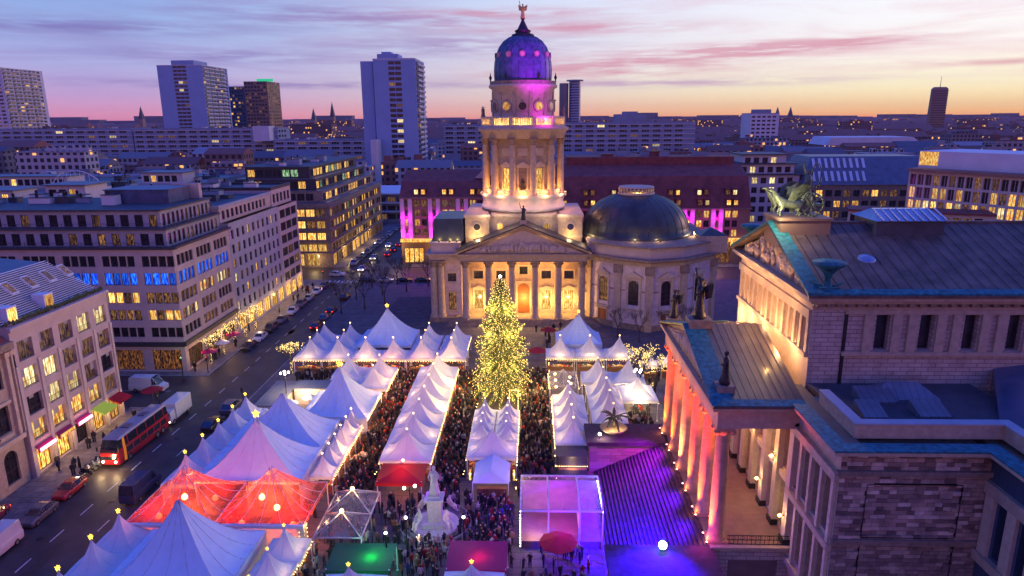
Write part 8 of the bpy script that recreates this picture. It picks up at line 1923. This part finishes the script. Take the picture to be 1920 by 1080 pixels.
# ================================================================== PEOPLE
random.seed(77)
zones = [((-23.4,-19.4), (69.5,111.5), 330, 'in the lane between the marquees and the left tent row'),
         ((-12.4,-8.6), (73,112), 250, 'in the lane between the left and the middle tent rows'),
         ((-1.6,2.6), (70,113), 280, 'in the lane right of the middle tent row'),
         ((-41,-11), (109.2,112.4), 110, 'before the counters of the back tent row'),
         ((-16.5,-2), (57.5,72), 190, 'on the square around the white monument'),
         ((-23,-17), (56.0,69.5), 60, 'by the truss canopy beside the red tents'),
         ((-1.0,12), (54.5,62.5), 40, 'before the pink glowing stage'),
         ((13.6,17.8), (83,98), 40, 'beside the tall tents near the hall columns'),
         ((-40,-24.5), (62.5,69.5), 26, 'inside the red glowing film tents'),
         ((18,24), (100,116), 22, 'near the yellow-lit booths on the right'),
         ((-62.4,-58.4), (76,98), 14, 'on the sidewalk by the pale office block'),
         ((-61.5,-58.2), (114,180), 18, 'on the far left sidewalk'),
         ((-12,10), (126,142), 34, 'in front of the cathedral steps')]
AV = [(-13.2,-8.0,63.4,69.4),(-19.8,-13,55.4,59.4),(-8.3,-2.3,55.8,60.1),(-1.4,7.4,62.8,69.6),(-7.2,-2.6,72,77.2),(-21.9,-16.9,59.2,68.2) if False else (0,0,0,0),(-8.0,-2.0,95,113) ,(-24.7,-23.4,61.6,63),(-18.5,-12.6,71.5,76)]
ppl = []
for zi, ((x0,x1),(y0,y1),n,zl) in enumerate(zones):
    cl = [(random.uniform(x0,x1), random.uniform(y0,y1)) for _ in range(max(3, n//7))]
    k = 0; tries = 0; mine = []
    while k < n and tries < n*30:
        tries += 1
        if random.random() < .55: c = random.choice(cl); x, y = random.gauss(c[0], .9), random.gauss(c[1], .9)
        else: x, y = random.uniform(x0,x1), random.uniform(y0,y1)
        if not (x0 <= x <= x1 and y0 <= y <= y1): continue
        if any(a < x < b and c_ < y < d_ for a, b, c_, d_ in AV): continue
        if any((x-p[0])**2+(y-p[1])**2 < .20 for p in mine): continue
        mine.append((x, y, zi, zl)); k += 1
    ppl += mine
ppl.sort(key=lambda p: p[1]+abs(p[0])*.2)
CW = [('coat_dark', 14), ('coat_red', 2), ('coat_pale', 2.4), ('coat_blue', 2), ('coat_tan', 2)]
for i, (x, y, zi, zl) in enumerate(ppl[:295]):
    c = pick(CW); me = random.choice(PP[c]); zg = ZB if x > -46 else .12
    cn = c.split('_')[1]; lab = 'person in a '+{'tan': 'brown'}.get(cn, cn)+' winter coat '+zl
    s = random.uniform(.95, 1.06)
    o = inst('person', me, None, (x, y, zg), random.uniform(0, 6.28), (s, s, s)); tag(o, lab, 'person', 'people in '+{'tan': 'brown'}.get(cn, cn)+' coats '+zl)
# the farther crowd as one mass, low detail but whole figures
COLS = [(.015,.015,.02),(.02,.02,.03),(.03,.03,.04),(.012,.012,.012),(.05,.045,.04),(.02,.03,.06),(.20,.025,.02),(.36,.33,.30),(.10,.05,.03),(.02,.02,.03),(.015,.015,.02)]
V_, F_, C_ = [], [], []
base = [(-.22,-.12,.82),(.22,-.12,.82),(.22,.12,.82),(-.22,.12,.82),(-.25,-.14,1.35),(.25,-.14,1.35),(.25,.14,1.35),(-.25,.14,1.35),(-.08,-.08,1.5),(.08,-.08,1.5),(.08,.08,1.5),(-.08,.08,1.5)]
def addbox(vs, faces, col, x, y, c, s, h):
    b = len(V_)
    for (a, b_, z) in vs: V_.append((x+(a*c-b_*s)*h, y+(a*s+b_*c)*h, ZB+z*h))
    for f in faces: F_.append(tuple(b+k for k in f)); C_.append(col)
BF = [(0,1,5,4),(1,2,6,5),(2,3,7,6),(3,0,4,7),(4,5,9,8),(5,6,10,9),(6,7,11,10),(7,4,8,11),(0,3,2,1)]
def bx(x0,x1,y0,y1,z0,z1): return [(x0,y0,z0),(x1,y0,z0),(x1,y1,z0),(x0,y1,z0),(x0,y0,z1),(x1,y0,z1),(x1,y1,z1),(x0,y1,z1)]
B6 = [(4,5,6,7),(0,1,5,4),(1,2,6,5),(2,3,7,6),(3,0,4,7)]
for (x, y, zi, zl) in ppl[295:]:
    a = random.uniform(0, 6.28); c, s = math.cos(a), math.sin(a); h = random.uniform(.92, 1.07); col = random.choice(COLS+COLS[:5])
    addbox(base, BF, col, x, y, c, s, h)
    for sx in (-1, 1): addbox(bx(sx*.10-.07, sx*.10+.07, -.08+sx*.08, .08+sx*.08, 0, .84), B6, (.018,.018,.025), x, y, c, s, h); addbox(bx(sx*.27-.05, sx*.27+.05, -.10, .02, .80, 1.36), B6, col, x, y, c, s, h)
    hv = [(math.cos(t)*.095, math.sin(t)*.11, z) for z in (1.5, 1.6, 1.70) for t in [math.pi*k/3 for k in range(6)]]+[(0,0,1.76)]
    hf = [(j*6+k, j*6+(k+1)%6, (j+1)*6+(k+1)%6, (j+1)*6+k) for j in range(2) for k in range(6)]+[(12+k, 12+(k+1)%6, 18) for k in range(6)]
    hc = random.choice([(.02,.015,.01),(.05,.03,.02),(.3,.25,.22),(.25,.02,.02),(.12,.07,.03)]); addbox(hv, hf, hc, x, y, c, s, h)
me = bpy.data.meshes.new('crowd'); me.from_pydata(V_, [], F_); ca_at = me.color_attributes.new('coat', 'FLOAT_COLOR', 'CORNER')
buf = []
for f, c in zip(F_, C_): buf += [c[0], c[1], c[2], 1.0]*len(f)
ca_at.data.foreach_set('color', buf); me.materials.append(objcol('crowd_clothes', COLS, .85, attr='coat'))
o = bpy.data.objects.new('crowd', me); COL.objects.link(o); tag(o, 'dense crowd of tiny visitors filling the farther market lanes', 'crowd', kind='stuff')
# small lights carried or hung in the crowd lanes
for nm, mt, zz, lab in (('lane_lights', 'bulb', (69, 112), 'scattered little warm lamps over the market lanes'),):
    mb = MB()
    for k in range(120):
        z0 = random.choice(zones[:3]); mb.octa((random.choice([z0[0][0]-.3, z0[0][1]+.3]), random.uniform(*z0[1]), random.uniform(2.0, 2.6)), random.uniform(.05, .09))
    o = single(nm, mb, mt, (-10, 90, 2.4), lab, 'lights'); o['kind'] = 'stuff'
print('LAMPS', LN[0], 'OBJECTS', len(bpy.data.objects))

# ================================================================== one piece, one object
def split_parts(prefixes):
    for o in [o for o in bpy.data.objects if o.type == 'MESH' and o.parent is not None and o.name.split('.')[0] in prefixes and o.data.users == 1 and o.get('kind') != 'stuff']:
        me = o.data; n = len(me.vertices); par = list(range(n))
        def find(a):
            while par[a] != a: par[a] = par[par[a]]; a = par[a]
            return a
        for p_ in me.polygons:
            r0 = find(p_.vertices[0])
            for v in p_.vertices[1:]: par[find(v)] = r0
        isl = {}
        for p_ in me.polygons: isl.setdefault(find(p_.vertices[0]), []).append(p_)
        if not 2 <= len(isl) <= 12: continue
        vs = [tuple(v.co) for v in me.vertices]; first = True; mats = list(me.materials)
        for ps in list(isl.values()):
            ids = sorted({v for q in ps for v in q.vertices}); mp_ = {v: k for k, v in enumerate(ids)}
            nm = bpy.data.meshes.new(o.name.split('.')[0]); nm.from_pydata([vs[v] for v in ids], [], [tuple(mp_[v] for v in q.vertices) for q in ps])
            for m_ in mats: nm.materials.append(m_)
            nm.polygons.foreach_set('material_index', [q.material_index for q in ps]); nm.update()
            c = bpy.data.objects.new(o.name.split('.')[0], nm); COL.objects.link(c); c.parent = o.parent; c.location = o.location
        bpy.data.objects.remove(o)
split_parts({'string_course', 'cornice', 'beam', 'ledge', 'band', 'architrave', 'portico_ceiling', 'railing_rail', 'plant_room', 'statue_plinth', 'attic', 'dentil', 'parapet', 'copper_gutter', 'frieze', 'plinth', 'reins', 'copper_sheet', 'roof_slab'})

# ================================================================== HAZE
mb = MB(); mb.box(-8990, 8990, -290, 4900, -1.5, 126)
m = bpy.data.materials.new('evening_haze'); m.use_nodes = True; t = m.node_tree; t.nodes.clear()
vol = t.nodes.new('ShaderNodeVolumePrincipled'); vol.inputs['Density'].default_value = .00005; vol.inputs['Color'].default_value = (.86, .66, .84, 1); vol.inputs['Anisotropy'].default_value = .2
t.links.new(vol.outputs[0], t.nodes.new('ShaderNodeOutputMaterial').inputs['Volume']); M['haze'] = m
o = bpy.data.objects.new('haze', mb.data('haze', 'haze')); COL.objects.link(o); tag(o, 'thin violet evening haze over the whole city', 'haze', kind='stuff')
